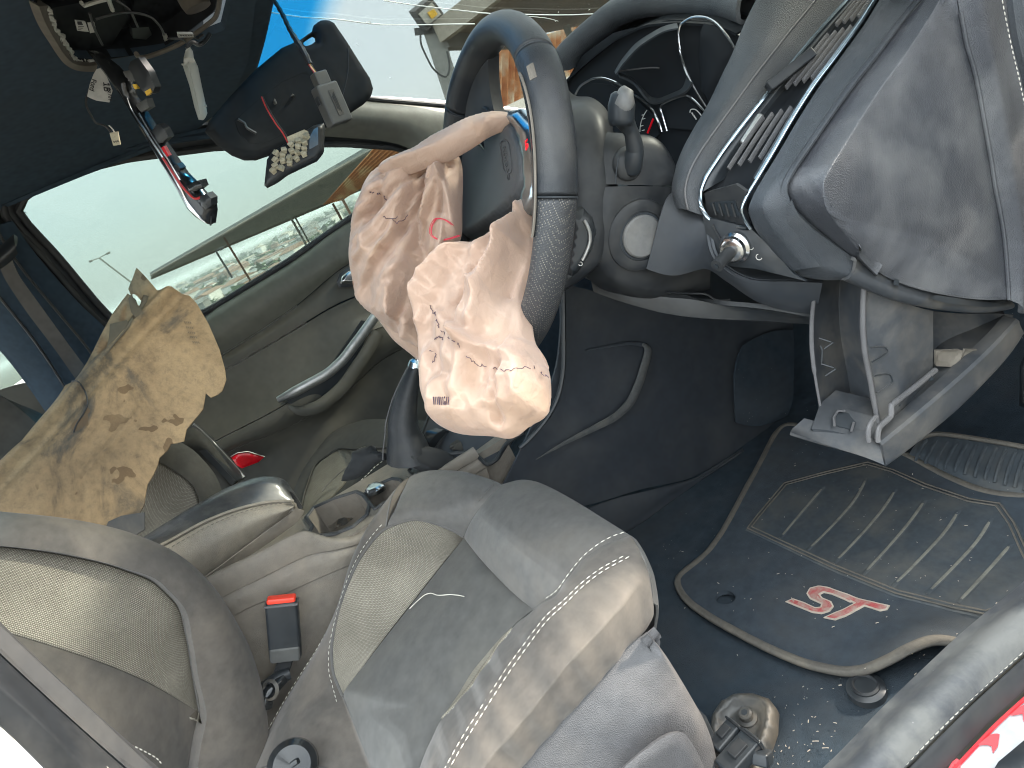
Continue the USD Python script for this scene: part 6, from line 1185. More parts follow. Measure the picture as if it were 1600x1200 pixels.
# left, lower and flap lobes
pl1 = plane(hit(640, 400, x=.345), (.86, -.42, .22))
left, onL = bag('left_lobe', [(590, 262), (612, 252), (650, 252), (690, 246), (712, 240), (722, 262), (722, 330), (720, 372), (700, 410), (672, 450), (664, 500), (664, 545), (645, 538), (622, 526), (606, 508), (585, 492), (562, 474), (552, 452), (548, 420), (548, 372), (553, 338), (566, 302), (576, 276)], pl1, .038, 3, fan=(705, 235),
    folds=[((668, 262), (650, 400), -.026, .009), ((690, 262), (722, 376), .022, .006), ((640, 268), (590, 300), .012, .010), ((560, 440), (600, 434), -.016, .010), ((600, 434), (652, 395), .018, .008), ((652, 392), (700, 400), -.012, .008), ((618, 445), (628, 520), .013, .006), ((572, 330), (600, 432), .010, .012), ((668, 420), (620, 520), -.012, .008), ((610, 280), (570, 380), -.012, .007), ((640, 300), (600, 400), .010, .006), ((655, 270), (630, 360), -.012, .006), ((676, 262), (664, 340), .016, .005), ((702, 262), (690, 330), -.014, .006), ((590, 445), (640, 500), .011, .006), ((655, 400), (640, 490), .012, .006), ((566, 400), (610, 380), .009, .006), ((690, 385), (660, 470), .012, .007)], label='big left lobe of the airbag')
pl0 = plane(hit(700, 230, x=.40), (.80, -.45, .35))
flap, onF = bag('top_flap', [(592, 268), (598, 254), (640, 234), (672, 214), (698, 200), (730, 184), (762, 175), (790, 175), (806, 183), (800, 197), (768, 212), (740, 230), (716, 244), (700, 252), (668, 262), (640, 272), (608, 274)], pl0, .020, 8, wr=.6, smooth_r=.03, folds=[((620, 256), (760, 198), .008, .006), ((650, 240), (740, 206), -.006, .006)], label='folded top flap of the airbag', h=.003)
pl2 = plane3(hit(722, 372, x=.43), hit(828, 300, x=.475), hit(845, 560, x=.585))
lowb, onB = bag('lower_lobe', [(722, 392), (748, 392), (778, 378), (802, 358), (818, 334), (827, 318), (832, 326), (833, 350), (836, 392), (830, 430), (824, 452), (830, 500), (836, 536), (844, 548), (856, 576), (860, 604), (858, 636), (850, 652), (826, 666), (800, 684), (774, 682), (742, 680), (712, 676), (688, 664), (670, 636), (662, 600), (661, 566), (666, 520), (668, 480), (676, 444), (690, 418), (706, 396)], pl2, .040, 14, fan=(835, 285),
    folds=[((818, 340), (700, 462), .012, .009), ((815, 350), (735, 490), -.010, .007), ((800, 355), (722, 420), -.011, .006), ((812, 362), (770, 520), .010, .008), ((826, 372), (800, 470), -.012, .007), ((690, 430), (676, 520), .010, .008), ((672, 470), (760, 560), .014, .006), ((760, 560), (850, 576), .013, .006), ((700, 500), (770, 545), -.009, .006), ((790, 500), (850, 570), -.012, .007), ((770, 470), (822, 545), .009, .006), ((700, 590), (780, 612), -.012, .007), ((780, 612), (856, 606), .010, .007), ((690, 530), (722, 640), -.010, .008), ((735, 585), (760, 650), .008, .007), ((800, 590), (790, 660), -.009, .006), ((830, 585), (826, 650), .009, .006), ((690, 655), (800, 640), .010, .009), ((730, 640), (830, 662), -.008, .006), ((740, 420), (810, 395), .008, .006)], label='lower right lobe of the airbag')
pl3 = plane(hit(640, 500, x=.335), (.85, -.45, .1))
rear, onR = bag('back_fold', [(560, 440), (600, 450), (660, 430), (700, 400), (690, 440), (676, 480), (670, 540), (662, 566), (640, 552), (612, 528), (586, 494), (562, 470)], pl3, .018, 21, wr=.9, smooth_r=.03, label='rear fold of the airbag', h=.004)
pl4 = plane(hit(826, 420, x=.42), (.85, -.45, .1))
bag('side_fold', [(812, 320), (836, 300), (842, 350), (842, 420), (838, 480), (834, 530), (820, 500), (812, 440), (806, 380)], pl4, .012, 27, wr=.7, smooth_r=.02, label='narrow fold beside the wheel rim', h=.004)
# seams, scribbled marks, red thread, printed bar marks
def scribble(nd, on, pts, name='ink_mark', mat='ink_purple', r=.0004, amp=2.2, seed=0, n=40):
    rng = np.random.default_rng(seed); p = smooth_curve(np.c_[np.array(pts, float), np.zeros(len(pts))], n)[:, :2] + rng.normal(0, amp, (n, 2)) * [.6, 1]
    q = smooth_curve(np.array([on(*k, .0012) for k in p]), n * 3); nd.part(name, tube(q, r, 4), M[mat])
for i, pts in enumerate(([(577, 300), (584, 301)], [(589, 303), (594, 303)], [(599, 340), (612, 342), (620, 340)], [(612, 345), (626, 346), (636, 336)], [(600, 306), (604, 314)])): scribble(left, onL, pts, seed=i, n=14, amp=1.1)
for i, pts in enumerate(([(672, 476), (676, 486), (681, 494)], [(682, 498), (686, 512)], [(690, 518), (700, 528), (712, 536)], [(714, 538), (728, 552)], [(728, 556), (744, 568), (758, 572)], [(770, 576), (790, 578), (812, 575), (830, 574)], [(836, 576), (848, 584), (856, 590)], [(678, 530), (688, 528), (694, 532)], [(672, 548), (680, 556), (674, 566)])): scribble(lowb, onB, pts, seed=20 + i, n=16, amp=1.5)
for k in range(3):
    loop = [onL(*p, .002) for p in ((706, 352), (692, 343), (680, 342), (673, 352), (672, 366), (682, 374), (696, 374), (716, 368))]
    lp2 = smooth_curve(loop, 60) + np.random.default_rng(k).normal(0, .0006, 3) + EX * .0012 * k; left.part('red_thread', tube(lp2, .00045, 5), M['thread_red'])
for k in range(9):
    x0 = 677 + k * 2.9; lowb.part('bar_mark', tube([onB(x0, 620, .001), onB(x0 + .6, 626, .001), onB(x0 + 1, 632, .001)], .0005 + .0003 * (k % 3 == 0), 4), M['ink_purple'])

# ================================================================ OVERHEAD UNIT, VISOR AND LOOSE PARTS
cavity = thing('overhead_opening', 'torn open overhead console hole with beige rim and dark wiring in the roof', 'overhead console')
rimpts = [np.array([*hit(*p, z=1.392)[:2], 1.392]) for p in [(61, 10), (66, 24), (75, 44), (88, 66), (98, 82), (108, 94), (120, 101), (138, 103), (152, 102)]]
in_ = [np.array([*hit(*p, z=1.40)[:2], 1.402]) for p in [(78, 12), (80, 24), (86, 42), (96, 60), (105, 74), (112, 88), (121, 95), (136, 97), (152, 96)]]
cavity.part('left_rim', shell(loft([rimpts, in_], 40, 5), .010), M['beige_foam'], smooth=60)
cavity.part('rim_notches', tube(smooth_curve(np.array(in_) + [0, 0, -.001], 60) + .0022 * np.random.default_rng(4).normal(0, 1, (60, 3)) * [1, 1, .3], .0022, 6), M['white_plastic'])
rr_ = [np.array([*hit(*p, z=1.390)[:2], 1.390]) for p in [(213, 84), (218, 90), (236, 87), (258, 79), (276, 71), (300, 56), (322, 40), (336, 28), (341, 14), (344, -8)]]
cavity.part('right_rim', tube(smooth_curve(rr_, 60), .0036, 8), M['beige_foam'])
cavity.part('bracket', tube([hit(*p, z=1.41) for p in ((127, 4), (131, 9), (150, 3), (170, -2))], .0025, 6), M['white_plastic'])
cavity.part('bracket', tube([hit(*p, z=1.41) for p in ((168, -6), (172, 6), (176, 16))], .0028, 6), M['white_plastic'])
def zslabpx(pts, z, t=.006, h=.01): return slab(pts, plane((0, 0, z), (0, 0, 1)), t, h)
cavity.part('lamp_well', zslabpx([(72, 14), (150, 0), (190, 0), (200, 30), (168, 80), (150, 98), (122, 97), (100, 76)], 1.418), M['deep_black'])
cavity.part('inner_plate', zslabpx([(210, -10), (330, -10), (336, 18), (262, 66), (222, 82), (206, 60)], 1.428), M['deep_black'])
cavity.part('connector', zslabpx([(206, 44), (232, 42), (238, 54), (228, 62), (208, 60)], 1.412, .008), M['smooth_plastic'])
cavity.part('round_motor', lathe([(0, -.01), (.020, -.01), (.022, 0), (.022, .012)], hit(304, 2, z=1.415), (0, 0, 1), 28), M['beige_foam'])
lb1 = cavity.part('paper_label', zslabpx([(117, 32), (133, 33), (139, 50), (121, 48)], 1.408, .001), M['label_paper'])
lb1.part('print_mark', zslabpx([(121, 35), (128, 35), (130, 39), (122, 39)], 1.4065, .001, .004), M['ink'])
for k in range(3): lb1.part('print_line', tube([hit(122, 41 + 2.6 * k, z=1.4066), hit(131 - 2 * k, 41.5 + 2.6 * k, z=1.4066)], .0004, 4), M['ink'])
cavity.part('paper_label', zslabpx([(137, 36), (147, 34), (151, 50), (141, 52)], 1.407, .001), M['label_paper'])
cavity.part('wire_tab', zslabpx([(254, 53), (261, 54), (264, 65), (258, 67)], 1.405, .002, .006), M['white_plastic'])
tg = cavity.part('clip_label', zslabpx([(278, 53), (302, 53), (303, 58), (279, 59)], 1.37, .003, .004), M['label_paper'])
for k in range(5): tg.part('print_mark', tube([hit(282 + 4 * k, 55.5, z=1.3685), hit(284 + 4 * k, 56, z=1.3685)], .0007, 4), M['ink'])
for i, pts in enumerate(([(140, 20), (150, 50), (160, 70)], [(180, 0), (205, 20), (215, 42)], [(150, 30), (190, 20), (240, 30), (256, 54)], [(262, 60), (285, 62), (300, 72), (306, 66)], [(300, 50), (310, 60), (318, 54), (330, 50)])):
    cavity.part('wire', tube(smooth_curve([hit(*p, z=1.40 - .004 * i) for p in pts], 30), .0016, 6), M['wire_black'])
hr_ = np.array(hp.exterior.coords); hr_ = np.array([hp.exterior.interpolate(t, normalized=True).coords[0] for t in np.linspace(0, 1, 60)])
cavity.part('opening_wall', shell(np.array([np.c_[hr_, np.full(60, z)] for z in (1.40, 1.42, 1.452)]), .003), M['deep_black'])
# dangling overhead lamp panel
dl = thing('hanging_lamp_panel', 'long dark overhead lamp panel dangling by wires from the roof opening', 'lamp panel')
dpl = plane3(hit(140, 88, x=.10), hit(326, 346, x=.12), hit(230, 160, x=.13))
do, da, db, dn = basis(dpl)
dl.part('panel_shell', slab([(134, 78), (150, 84), (176, 104), (196, 126), (204, 150), (220, 174), (252, 222), (286, 272), (302, 288), (318, 306), (330, 318), (332, 330), (329, 352), (322, 349), (306, 340), (292, 326), (276, 296), (246, 246), (216, 196), (186, 146), (158, 108)], dpl, .012, .006, top=rim(.01, .005)), M['gloss_black'], smooth=50)
dl.part('bright_edge', tube(smooth_curve([hitp(*p, dpl) + dn * .006 for p in ((204, 152), (214, 176), (240, 216), (266, 256), (284, 288), (296, 314), (312, 334), (326, 346))], 50), np.interp(np.linspace(0, 1, 50), [0, .2, .7, .85, 1], [.0008, .0016, .0022, .0036, .001]), 8), M['chrome'])
dl.part('bright_edge', tube(smooth_curve([hitp(*p, dpl) + dn * .006 for p in ((222, 176), (236, 200), (262, 240), (286, 280))], 40), .0011, 6), M['chrome'])
dl.part('lens_window', slab([(292, 306), (302, 316), (312, 330), (310, 336), (298, 326), (290, 312)], plane(do + dn * .0045, dn), .002, .004), M['gloss_black'])
def chip(name, pts, mat, off=.004, t=.012): return dl.part(name, slab(pts, plane(do + dn * off, dn), t, .006, top=rim(.003, .002)), M[mat])
chip('circuit_block', [(204, 96), (216, 90), (232, 112), (242, 136), (238, 146), (228, 148), (214, 132), (200, 106)], 'black_plastic')
chip('connector', [(192, 112), (204, 109), (214, 124), (206, 128), (196, 120)], 'module_grey')
chip('yellow_pin', [(207, 132), (212, 131), (215, 138), (210, 140)], 'wire_yellow', .006, .006)
chip('yellow_pin', [(226, 143), (235, 138), (237, 144), (229, 150)], 'wire_yellow', .006, .006)
chip('connector', [(212, 164), (228, 154), (233, 168), (220, 176)], 'module_grey')
chip('connector', [(236, 206), (246, 193), (256, 200), (263, 214), (252, 224), (244, 224)], 'black_plastic')
chip('connector', [(268, 262), (276, 256), (282, 262), (280, 268), (272, 268)], 'black_plastic')
chip('red_clip', [(251, 232), (255, 228), (262, 240), (265, 244), (260, 246)], 'lens_red', .006, .006)
dl.part('red_wire', tube(smooth_curve([hitp(*p, dpl) + dn * .01 for p in ((262, 244), (274, 262), (290, 286), (302, 300), (312, 308), (320, 306))], 40), .0017, 6), M['wire_red'])
dl.part('end_connector', slab([(292, 292), (302, 284), (312, 282), (316, 292), (308, 298), (296, 300)], plane(do + dn * .012, dn), .014, .006, top=rim(.004, .003)), M['gloss_black'])
dl.part('end_connector', slab([(312, 308), (322, 302), (330, 310), (330, 322), (322, 328), (314, 320)], plane(do + dn * .012, dn), .014, .006, top=rim(.004, .003)), M['black_plastic'])
dl.part('hook', tube([hitp(*p, dpl) for p in ((326, 334), (330, 338), (329, 352))], .0014, 6), M['black_plastic'])
# paper tag with lettering
tag_ = thing('paper_tag', 'creased white paper tag with printed lettering behind the dangling lamp panel', 'paper tag')
tp = plane3(hit(150, 110, x=.09), hit(170, 158, x=.09), hit(138, 150, x=.095))
to_, ta_, tb_, tn = basis(tp)
tag_.part('sheet', slab([(151, 108), (158, 106), (166, 118), (176, 142), (171, 160), (150, 157), (136, 151), (140, 132), (146, 116)], tp, .0006, .004, top=lambda V, d: .002 * noise(np.c_[V, V[:, 0]], 30, 3)), M['label_paper'])
dwn = unit(hitp(146, 140, tp) - hitp(149, 124, tp)); rgt_ = unit(np.cross(tn, dwn))
rgt_ = rgt_ if np.dot(rgt_, EX) > 0 else -rgt_
tag_.part('lettering', text('Ford', .0055, hitp(143.5, 123, tp) + tn * .002, unit(hitp(141, 138, tp) - hitp(144.5, 122, tp)), unit(np.cross(tn, unit(hitp(141, 138, tp) - hitp(144.5, 122, tp)))), .0005, True), M['ink'])
ydn = unit(hitp(166, 158, tp) - hitp(163, 128, tp))
tag_.part('lettering', text('1B', .0072, hitp(161, 128, tp) + tn * .002, ydn, unit(np.cross(tn, ydn)), .0005, True), M['ink'])
tag_.part('lettering', text('22769', .0038, hitp(167.5, 138, tp) + tn * .002, ydn, unit(np.cross(tn, ydn)), .0005, True), M['ink'])
wc_ = thing('white_connector', 'small cream wiring plug hanging on a short wire under the roof lining', 'wiring plug')
cp_ = plane(hit(180, 216, x=.09), (.95, -.1, -.2))
wcb = wc_.part('plug_body', slab([(171, 208), (184, 206), (188, 226), (177, 228)], cp_, .008, .004, top=rim(.002, .0015)), M['cream_plastic'])
for k in range(3): wcb.part('pin_hole', slab([(177 + 3 * k, 220.5 - .5 * k), (179 + 3 * k, 220.2 - .5 * k), (179.4 + 3 * k, 223 - .5 * k), (177.4 + 3 * k, 223.3 - .5 * k)], plane(cp_[0] + basis(cp_)[3] * .0022, cp_[1]), .001, .002), M['ink'])
wc_.part('wire', tube(smooth_curve([hit(*p, x=.085) for p in ((140, 140), (136, 168), (148, 190), (166, 198), (174, 208))], 40), .0014, 6), M['wire_black'])
wc_.part('wire', tube(smooth_curve([hit(*p, x=.087) for p in ((170, 196), (176, 202), (179, 208))], 16), .0009, 6), M['label_paper'])
# loose lamp lens
ll = thing('loose_lamp_lens', 'frosted white lamp lens strip hanging below the roof opening', 'lamp lens')
lpn = plane(hit(304, 130, x=.09), (.93, -.25, -.15))
M['frosted'] = usdkit.material(stage, '/World/Looks/frosted', {'p': ('principled_bsdf', {'base_color': (.55, .56, .52), 'roughness': .35}), 't': ('translucent_bsdf', {'color': (.6, .62, .58)}), 'm': ('mix_closure', {'fac': .45})}, [('p.BSDF', 'm.closure1'), ('t.BSDF', 'm.closure2')], surface='m.closure')
llb = ll.part('lens_body', slab([(287, 90), (290, 78), (296, 74), (300, 80), (302, 92), (308, 104), (314, 134), (320, 162), (323, 178), (318, 188), (310, 187), (304, 168), (296, 134), (286, 104)], lpn, .006, .004, top=rim(.004, .003)), M['frosted'], smooth=50)
llb.part('rib', tube([hitp(*p, lpn) + basis(lpn)[3] * .0035 for p in ((295, 104), (302, 134), (312, 178))], .0012, 6), M['frosted'])
llb.part('collar', slab([(288, 90), (302, 90), (306, 98), (288, 100)], plane(lpn[0] + basis(lpn)[3] * .003, lpn[1]), .002, .004), M['white_plastic'])
llb.part('catch', tube([hitp(284, 101, lpn), hitp(289, 100, lpn)], .0013, 6), M['white_plastic']); llb.part('catch', tube([hitp(319, 166, lpn), hitp(323, 165, lpn)], .0015, 6), M['white_plastic'])
ll.part('holder', tube(smooth_curve([hit(*p, x=.09) for p in ((292, 76), (300, 66), (312, 70), (328, 52))], 20), .003, 6), M['black_plastic'])
# sun visor
vs_ = thing('sun_visor', 'black sun visor hanging askew against the windscreen with its mirror recess open', 'sun visor')
vp = plane3(hit(545, 60, x=.045), hit(345, 215, x=.07), hit(560, 160, x=.055))
vo, va_, vb_, vn_ = basis(vp)
VIS = [(321, 204), (326, 190), (360, 150), (400, 108), (440, 75), (470, 62), (482, 53), (488, 50), (490, 40), (500, 32), (512, 31), (522, 36), (540, 62), (560, 94), (578, 122), (583, 138), (580, 150), (570, 160), (540, 180), (480, 214), (430, 238), (400, 248), (382, 248), (362, 240), (340, 224)]
SLOT = [(473, 64), (484, 56), (490, 53), (495, 56), (494, 64), (486, 70), (478, 72), (474, 70)]
REC = [(366, 188), (400, 158), (440, 128), (480, 110), (496, 140), (500, 172), (470, 196), (420, 222), (392, 226), (374, 212)]
vt = lambda V, d: rim(.012, .006)(V, d)
vs_.part('visor_body', slab(VIS, vp, .012, .006, holes=[SLOT], top=vt, bottom=vt), M['visor_cloth'], smooth=60)
rec_ = vs_.part('mirror_recess', slab(REC, plane(vo + vn_ * .0062, vn_), .002, .008, top=lambda V, d: -.0015 * np.clip(d / .004, 0, 1)), M['deep_black'])
rec_.part('recess_clip', hull(hitp(430, 160, plane(vo + vn_ * .008, vn_)) + np.random.default_rng(2).normal(0, 1, (20, 3)) * .0022), M['module_grey']); rec_.part('recess_clip', hull(hitp(458, 150, plane(vo + vn_ * .008, vn_)) + np.random.default_rng(3).normal(0, 1, (20, 3)) * .0018), M['module_grey'])
rec_.part('recess_rib', tube([hitp(*p, plane(vo + vn_ * .008, vn_)) for p in ((372, 186), (382, 192), (386, 200), (400, 208))], .0022, 6), M['black_plastic'])
vs_.part('visor_seam', tube(smooth_curve([hitp(*p, plane(vo + vn_ * .0064, vn_)) for p in ((544, 74), (544, 110), (538, 140), (530, 168))], 30), .0006, 5), M['pit_black'])
# vanity lamp unit hanging off the visor
vu = thing('vanity_lamp_unit', 'open vanity lamp unit with cream clips hanging under the sun visor', 'lamp unit')
up_ = plane3(hit(415, 290, x=.10), hit(505, 245, x=.10), hit(500, 190, x=.095))
uo, ua, ub, un = basis(up_)
vu.part('frame', slab([(417, 250), (424, 238), (490, 196), (506, 192), (508, 200), (506, 238), (496, 250), (450, 272), (434, 284), (418, 292), (413, 288)], up_, .010, .005, top=rim(.006, .004)), M['black_plastic'], smooth=50)
vu.part('mirror_strip', slab([(490, 202), (497, 198), (497, 226), (483, 234), (484, 214)], plane(uo + un * .0045, un), .002, .004), M['chrome'])
rng = np.random.default_rng(8)
for i in range(5):
    for j in range(4):
        px, py = 428 + 11.5 * i + 3.0 * j * .4, 268 - 6.6 * i - 9.5 * j
        if px > 480: continue
        c = hitp(px + rng.normal(0, .8), py + rng.normal(0, .8), plane(uo + un * .007, un)); R_ = frame(un + rng.normal(0, .25, 3), ua + rng.normal(0, .3, 3))
        vu.part('spring_clip', join(box(c, (.0095, .0075, .005), R_, .0008), box(c + un * .004, (.004, .0085, .004), R_, .0006)), M['cream_plastic'], smooth=False)
vu.part('clip_rail', slab([(448, 214), (476, 202), (482, 206), (480, 222), (474, 232), (470, 218), (452, 226)], plane(uo + un * .006, un), .004, .004), M['cream_plastic'])
for nm, r_, offp in (('wire_red', .0011, 0), ('wire_black', .0011, 3)):
    vu.part('lead_wire', tube(smooth_curve([hit(*p, x=.10) for p in ((409 + offp * .3, 151), (418 + offp, 172), (430 + offp, 192), (443 + offp, 210), (452 + offp, 228))], 40), r_, 6), M[nm])
# connector module on its cable
cm = thing('hanging_connector', 'grey connector module hanging on a black cable in front of the sun visor', 'connector')
cc0, cc1 = hit(505, 133, x=.13), hit(532, 194, x=.13)
cax = unit(cc1 - cc0); cR = np.stack([unit(np.cross(cax, EYE - cc0)), unit(EYE - cc0 - cax * np.dot(EYE - cc0, cax)), cax], 1)
tw = math.radians(28); cR2 = cR @ np.array([[math.cos(tw), -math.sin(tw), 0], [math.sin(tw), math.cos(tw), 0], [0, 0, 1]])
cen = (cc0 + cc1) / 2; ln2 = np.linalg.norm(cc1 - cc0)
cmb = cm.part('housing', box(cen, (.036, .024, ln2), cR2, .003), M['module_grey'], smooth=30)
cmb.part('label', box(cen + cR2 @ np.array([-.002, .0124, -.0]), (.009, .0008, ln2 * .62), cR2), M['steel_worn'])
for k in range(3): cmb.part('label_print', box(cen + cR2 @ np.array([-.004 + .002 * k, .0130, .0]), (.0006, .0006, ln2 * (.5 - .08 * k)), cR2), M['ink'])
cmb.part('latch', box(cen + cR2 @ np.array([.0185, 0, -.01]), (.003, .010, .012), cR2, .001), M['black_plastic'])
cm.part('plug', box(cc0 - cax * .007, (.022, .018, .022), cR2, .002), M['module_grey'])
cab = smooth_curve([hit(*p, x=xx) for p, xx in (((424, -6), .06), ((440, 20), .08), ((455, 50), .10), ((466, 68), .11), ((476, 84), .12), ((484, 100), .125))], 50)
cm.part('cable', tube(cab, np.interp(np.linspace(0, 1, 50), [0, .5, .8, 1], [.003, .0034, .005, .0042]) + .0004 * np.sin(np.arange(50) * 1.3), 8), M['wire_black'])
for k, c_ in enumerate(('wire_red', 'label_paper', 'wire_yellow', 'wire_black')):
    cm.part('lead', tube(smooth_curve([cab[-1] + EX * .0012 * (k - 1.5), hit(490 + 1.4 * k, 112, x=.128), cc0 - cax * .016 + EX * .002 * (k - 1.5)], 16), .0009, 5), M[c_])

# ================================================================ OUTSIDE
surf('yard_ground', (0.13, 0.12, 0.098), 0.95, dust=(0.20, 0.185, 0.155), dust_amt=0.8, dust_scale=0.03, grain=0.0)
surf('rust_sheet', (0.30, 0.105, 0.030), 0.8, dust=(0.42, 0.30, 0.16), dust_amt=0.9, dust_scale=1.2, dust_lo=.5, dust_hi=.62)
surf('shed_grey', (0.15, 0.15, 0.145), 0.7, dust=(0.30, 0.28, 0.24), dust_amt=0.6, dust_scale=.6)
surf('shed_under', (0.16, 0.14, 0.12), 0.8, dust=(0.28, 0.22, 0.15), dust_amt=0.6, dust_scale=.8)
surf('post_brown', (0.16, 0.09, 0.06), 0.8); surf('post_grey', (0.22, 0.22, 0.20), 0.6, dust_scale=2)
surf('container_blue', (0.05, 0.15, 0.34), 0.7); surf('far_white', (0.50, 0.49, 0.46), 0.8); surf('far_tan', (0.28, 0.25, 0.20), 0.9); surf('far_rust', (0.21, 0.13, 0.09), 0.8); surf('far_green', (0.05, 0.075, 0.035), 0.9); surf('far_dark', (0.06, 0.06, 0.058), 0.7); surf('digger_yellow', (0.55, 0.30, 0.03), 0.6)
surf('car_pale', (0.38, 0.37, 0.35), 0.5)
CARS = ['car_pale', 'far_dark', 'container_blue', 'far_rust', 'far_dark']
def ground_z(x, y):
    r = np.hypot(x, y); return -16 * (1 - np.exp(-np.maximum(r - 9, 0) / 110))
rs = np.r_[0, np.geomspace(3, 9000, 70)]; ts = np.linspace(0, 2 * np.pi, 121)
RR, TT = np.meshgrid(rs, ts, indexing='ij'); GX, GY = RR * np.sin(TT), RR * np.cos(TT); GZ = ground_z(GX, GY) - .001 * 0
Gv = np.stack([GX, GY, GZ], -1).reshape(-1, 3)
ground = thing('ground', 'dusty tan yard ground falling away to a wide plain', 'ground', kind='structure', mesh=(Gv, grid_faces(len(rs), len(ts))), mat=M['yard_ground'], smooth=True)
def far(px, py, dist): d = ray(px, py); return EYE + d * dist / np.hypot(d[0], d[1])
def footing(px, dist, py=None):
    """The ground point under the picture column at that distance."""
    p = far(px, 573 - .49 * px if py is None else py, dist); return np.array([p[0], p[1], float(ground_z(p[0], p[1]))])
# long shed roof with posts
tl = [far(236, 430, 70), far(640, 200, 34)]; bl_ = [far(237, 434, 74), far(640, 262, 50)]
shed = thing('shed_roof', 'long open shed with a sloping grey roof on posts across the yard', 'shed')
shed.part('roof', shell(loft([tl, bl_], 20, 6), .25), M['shed_grey'])
shed.part('fascia', tube(smooth_curve(bl_, 20), .16, 6), M['shed_under'])
shed.part('fascia', tube(smooth_curve(tl, 20), .10, 6), M['shed_under'])
for (tx, ty), (bx, by), dist, w, mt in (((350, 371), (384, 440), 56, .16, 'post_brown'), ((452, 336), (486, 412), 52, .16, 'post_grey'), ((458, 334), (492, 410), 52.6, .12, 'post_grey'), ((520, 318), (556, 390), 50, .15, 'post_brown')):
    a = far(tx, ty, dist); b = np.array([a[0], a[1], float(ground_z(a[0], a[1])) - .3]); shed.part('post', bar(b, a, w, w, (1, 0, 0)), M[mt])
# rusty corrugated sheet hung at the shed end
rust = thing('rusty_sheet', 'rusty orange corrugated sheet panel leaning at the shed end', 'corrugated sheet')
c4 = [far(p[0], p[1], 30) for p in ((505, 320), (535, 312), (660, 232), (590, 224))]
uu2, vv2 = np.meshgrid(np.linspace(0, 1, 120), np.linspace(0, 1, 8)); uu2, vv2 = uu2[..., None], vv2[..., None]
g = (np.array(c4[0]) * (1 - uu2) + np.array(c4[1]) * uu2) * (1 - vv2) + (np.array(c4[3]) * (1 - uu2) + np.array(c4[2]) * uu2) * vv2
rust.part('sheet', shell(g, .02, .05 * np.sin(np.linspace(0, 1, 120) * 2 * np.pi * 9)[None] * np.ones((8, 1))), M['rust_sheet'], smooth=60)
rust.part('pole', bar(far(534, 309, 30), far(534, 309, 30) * [1, 1, 0] - [0, 0, .2], .1, .1, (1, 0, 0)), M['post_brown'])
lamp = thing('street_lamp', 'thin tall street lamp with two heads far beyond the passenger window', 'street lamp')
lb_, ltp = far(214, 448, 110), far(155, 403, 110)
lbase = np.array([lb_[0], lb_[1], float(ground_z(lb_[0], lb_[1]))])
lamp.part('pole', bar(lb_ + (lb_ - ltp) * 1.6, ltp, .22, .22, (1, 0, 0)), M['post_grey'])
for e in ((139, 409), (172, 394)):
    a, b = ltp, far(*e, 110); lamp.part('arm', bar(a, b, .12, .12), M['post_grey']); lamp.part('lamp_head', bar(a * .35 + b * .65, b, .5, .25, (0, 0, 1), .05), M['shed_grey'])
yl = thing('yard_light', 'black yard light post with a bracket head beside the shed', 'light post')
a = far(337, 392, 44); yl.part('pole', bar(a * [1, 1, 0] + [0, 0, -.2], a, .12, .12, (1, 0, 0)), M['far_dark']); yl.part('bracket', bar(a, far(346, 387, 44), .1, .1), M['far_dark']); yl.part('lamp_head', bar(far(343, 390, 44), far(350, 386, 44), .3, .16, (0, 0, 1), .03), M['far_dark'])
# rows of scrapped cars
def car_mesh(c, yaw, s=1.0, flat=0.0):
    L_, W_ = 4.2 * s, 1.75 * s; prof = [(-2.1, .3), (-2.1, .75), (-1.6, .9), (-1.0, .95), (-.5, 1.42 - flat), (.9, 1.42 - flat), (1.5, .98), (2.1, .85), (2.1, .3)]
    R_ = np.array([[math.cos(yaw), -math.sin(yaw), 0], [math.sin(yaw), math.cos(yaw), 0], [0, 0, 1]]); body = []
    lower = [(x * s, y, min(z, .95) * s) for x, z in prof for y in (-W_ / 2, W_ / 2)]; cab = [(x * s, y * (.8 if z > 1 else .96), z * s) for x, z in prof[3:7] for y in (-W_ / 2, W_ / 2)]
    return tuple((m_[0] @ R_.T + c, m_[1]) for m_ in (hull(lower), hull(cab)))
rng = np.random.default_rng(21)
def where(px): return 'beyond the brown sheet corner' if px < 330 else 'behind the dark yard light post' if px < 420 else 'between the shed posts' if px < 520 else 'below the rusty sheet'
words = ['pale', 'dark', 'blue', 'rusty', 'black']
n_ = 0
for i in range(120):
    px = rng.uniform(255, 612); dist = rng.choice([128, 140, 155, 172, 190, 215, 245]) + rng.uniform(-3, 3); p = footing(px, dist); k = int(rng.integers(0, 5))
    if i % 4 == 0: p = p + [0, 0, 1.15]
    low_, cab_ = car_mesh(p, rng.uniform(0, 6.3), rng.uniform(.9, 1.1), rng.choice([0, .2, .45]))
    t = thing('scrapped_car', f'small {words[k]} scrapped car {where(px)}' + (', stacked on others' if i % 4 == 0 else ', nearest row' if dist < 150 else ', far row' if dist > 200 else ''), 'car', 'scrapped cars in the yard'); t.part('body', low_, M[CARS[k]], smooth=20); t.part('cabin', cab_, M['far_dark'], smooth=20)
dg = thing('yellow_digger', 'small yellow digger body in the yard by the brown sheet corner', 'digger')
p = footing(318, 150); dg.part('body', box(p + [0, 0, 1.0], (2.2, 3.0, 1.2), None, .2), M['digger_yellow']); dg.part('cab', box(p + [.2, .9, 2.0], (1.5, 1.4, 1.3), None, .15), M['far_dark']); dg.part('arm', bar(p + [0, -1.4, 1.2], p + [0, -3.4, 2.6], .4, .5), M['digger_yellow'])
tp_ = thing('blue_container', 'blue container standing among the scrapped cars', 'container'); p = footing(505, 160); tp_.part('box', box(p + [0, 0, 1.3], (2.4, 7.5, 2.6), None, .05), M['container_blue'])
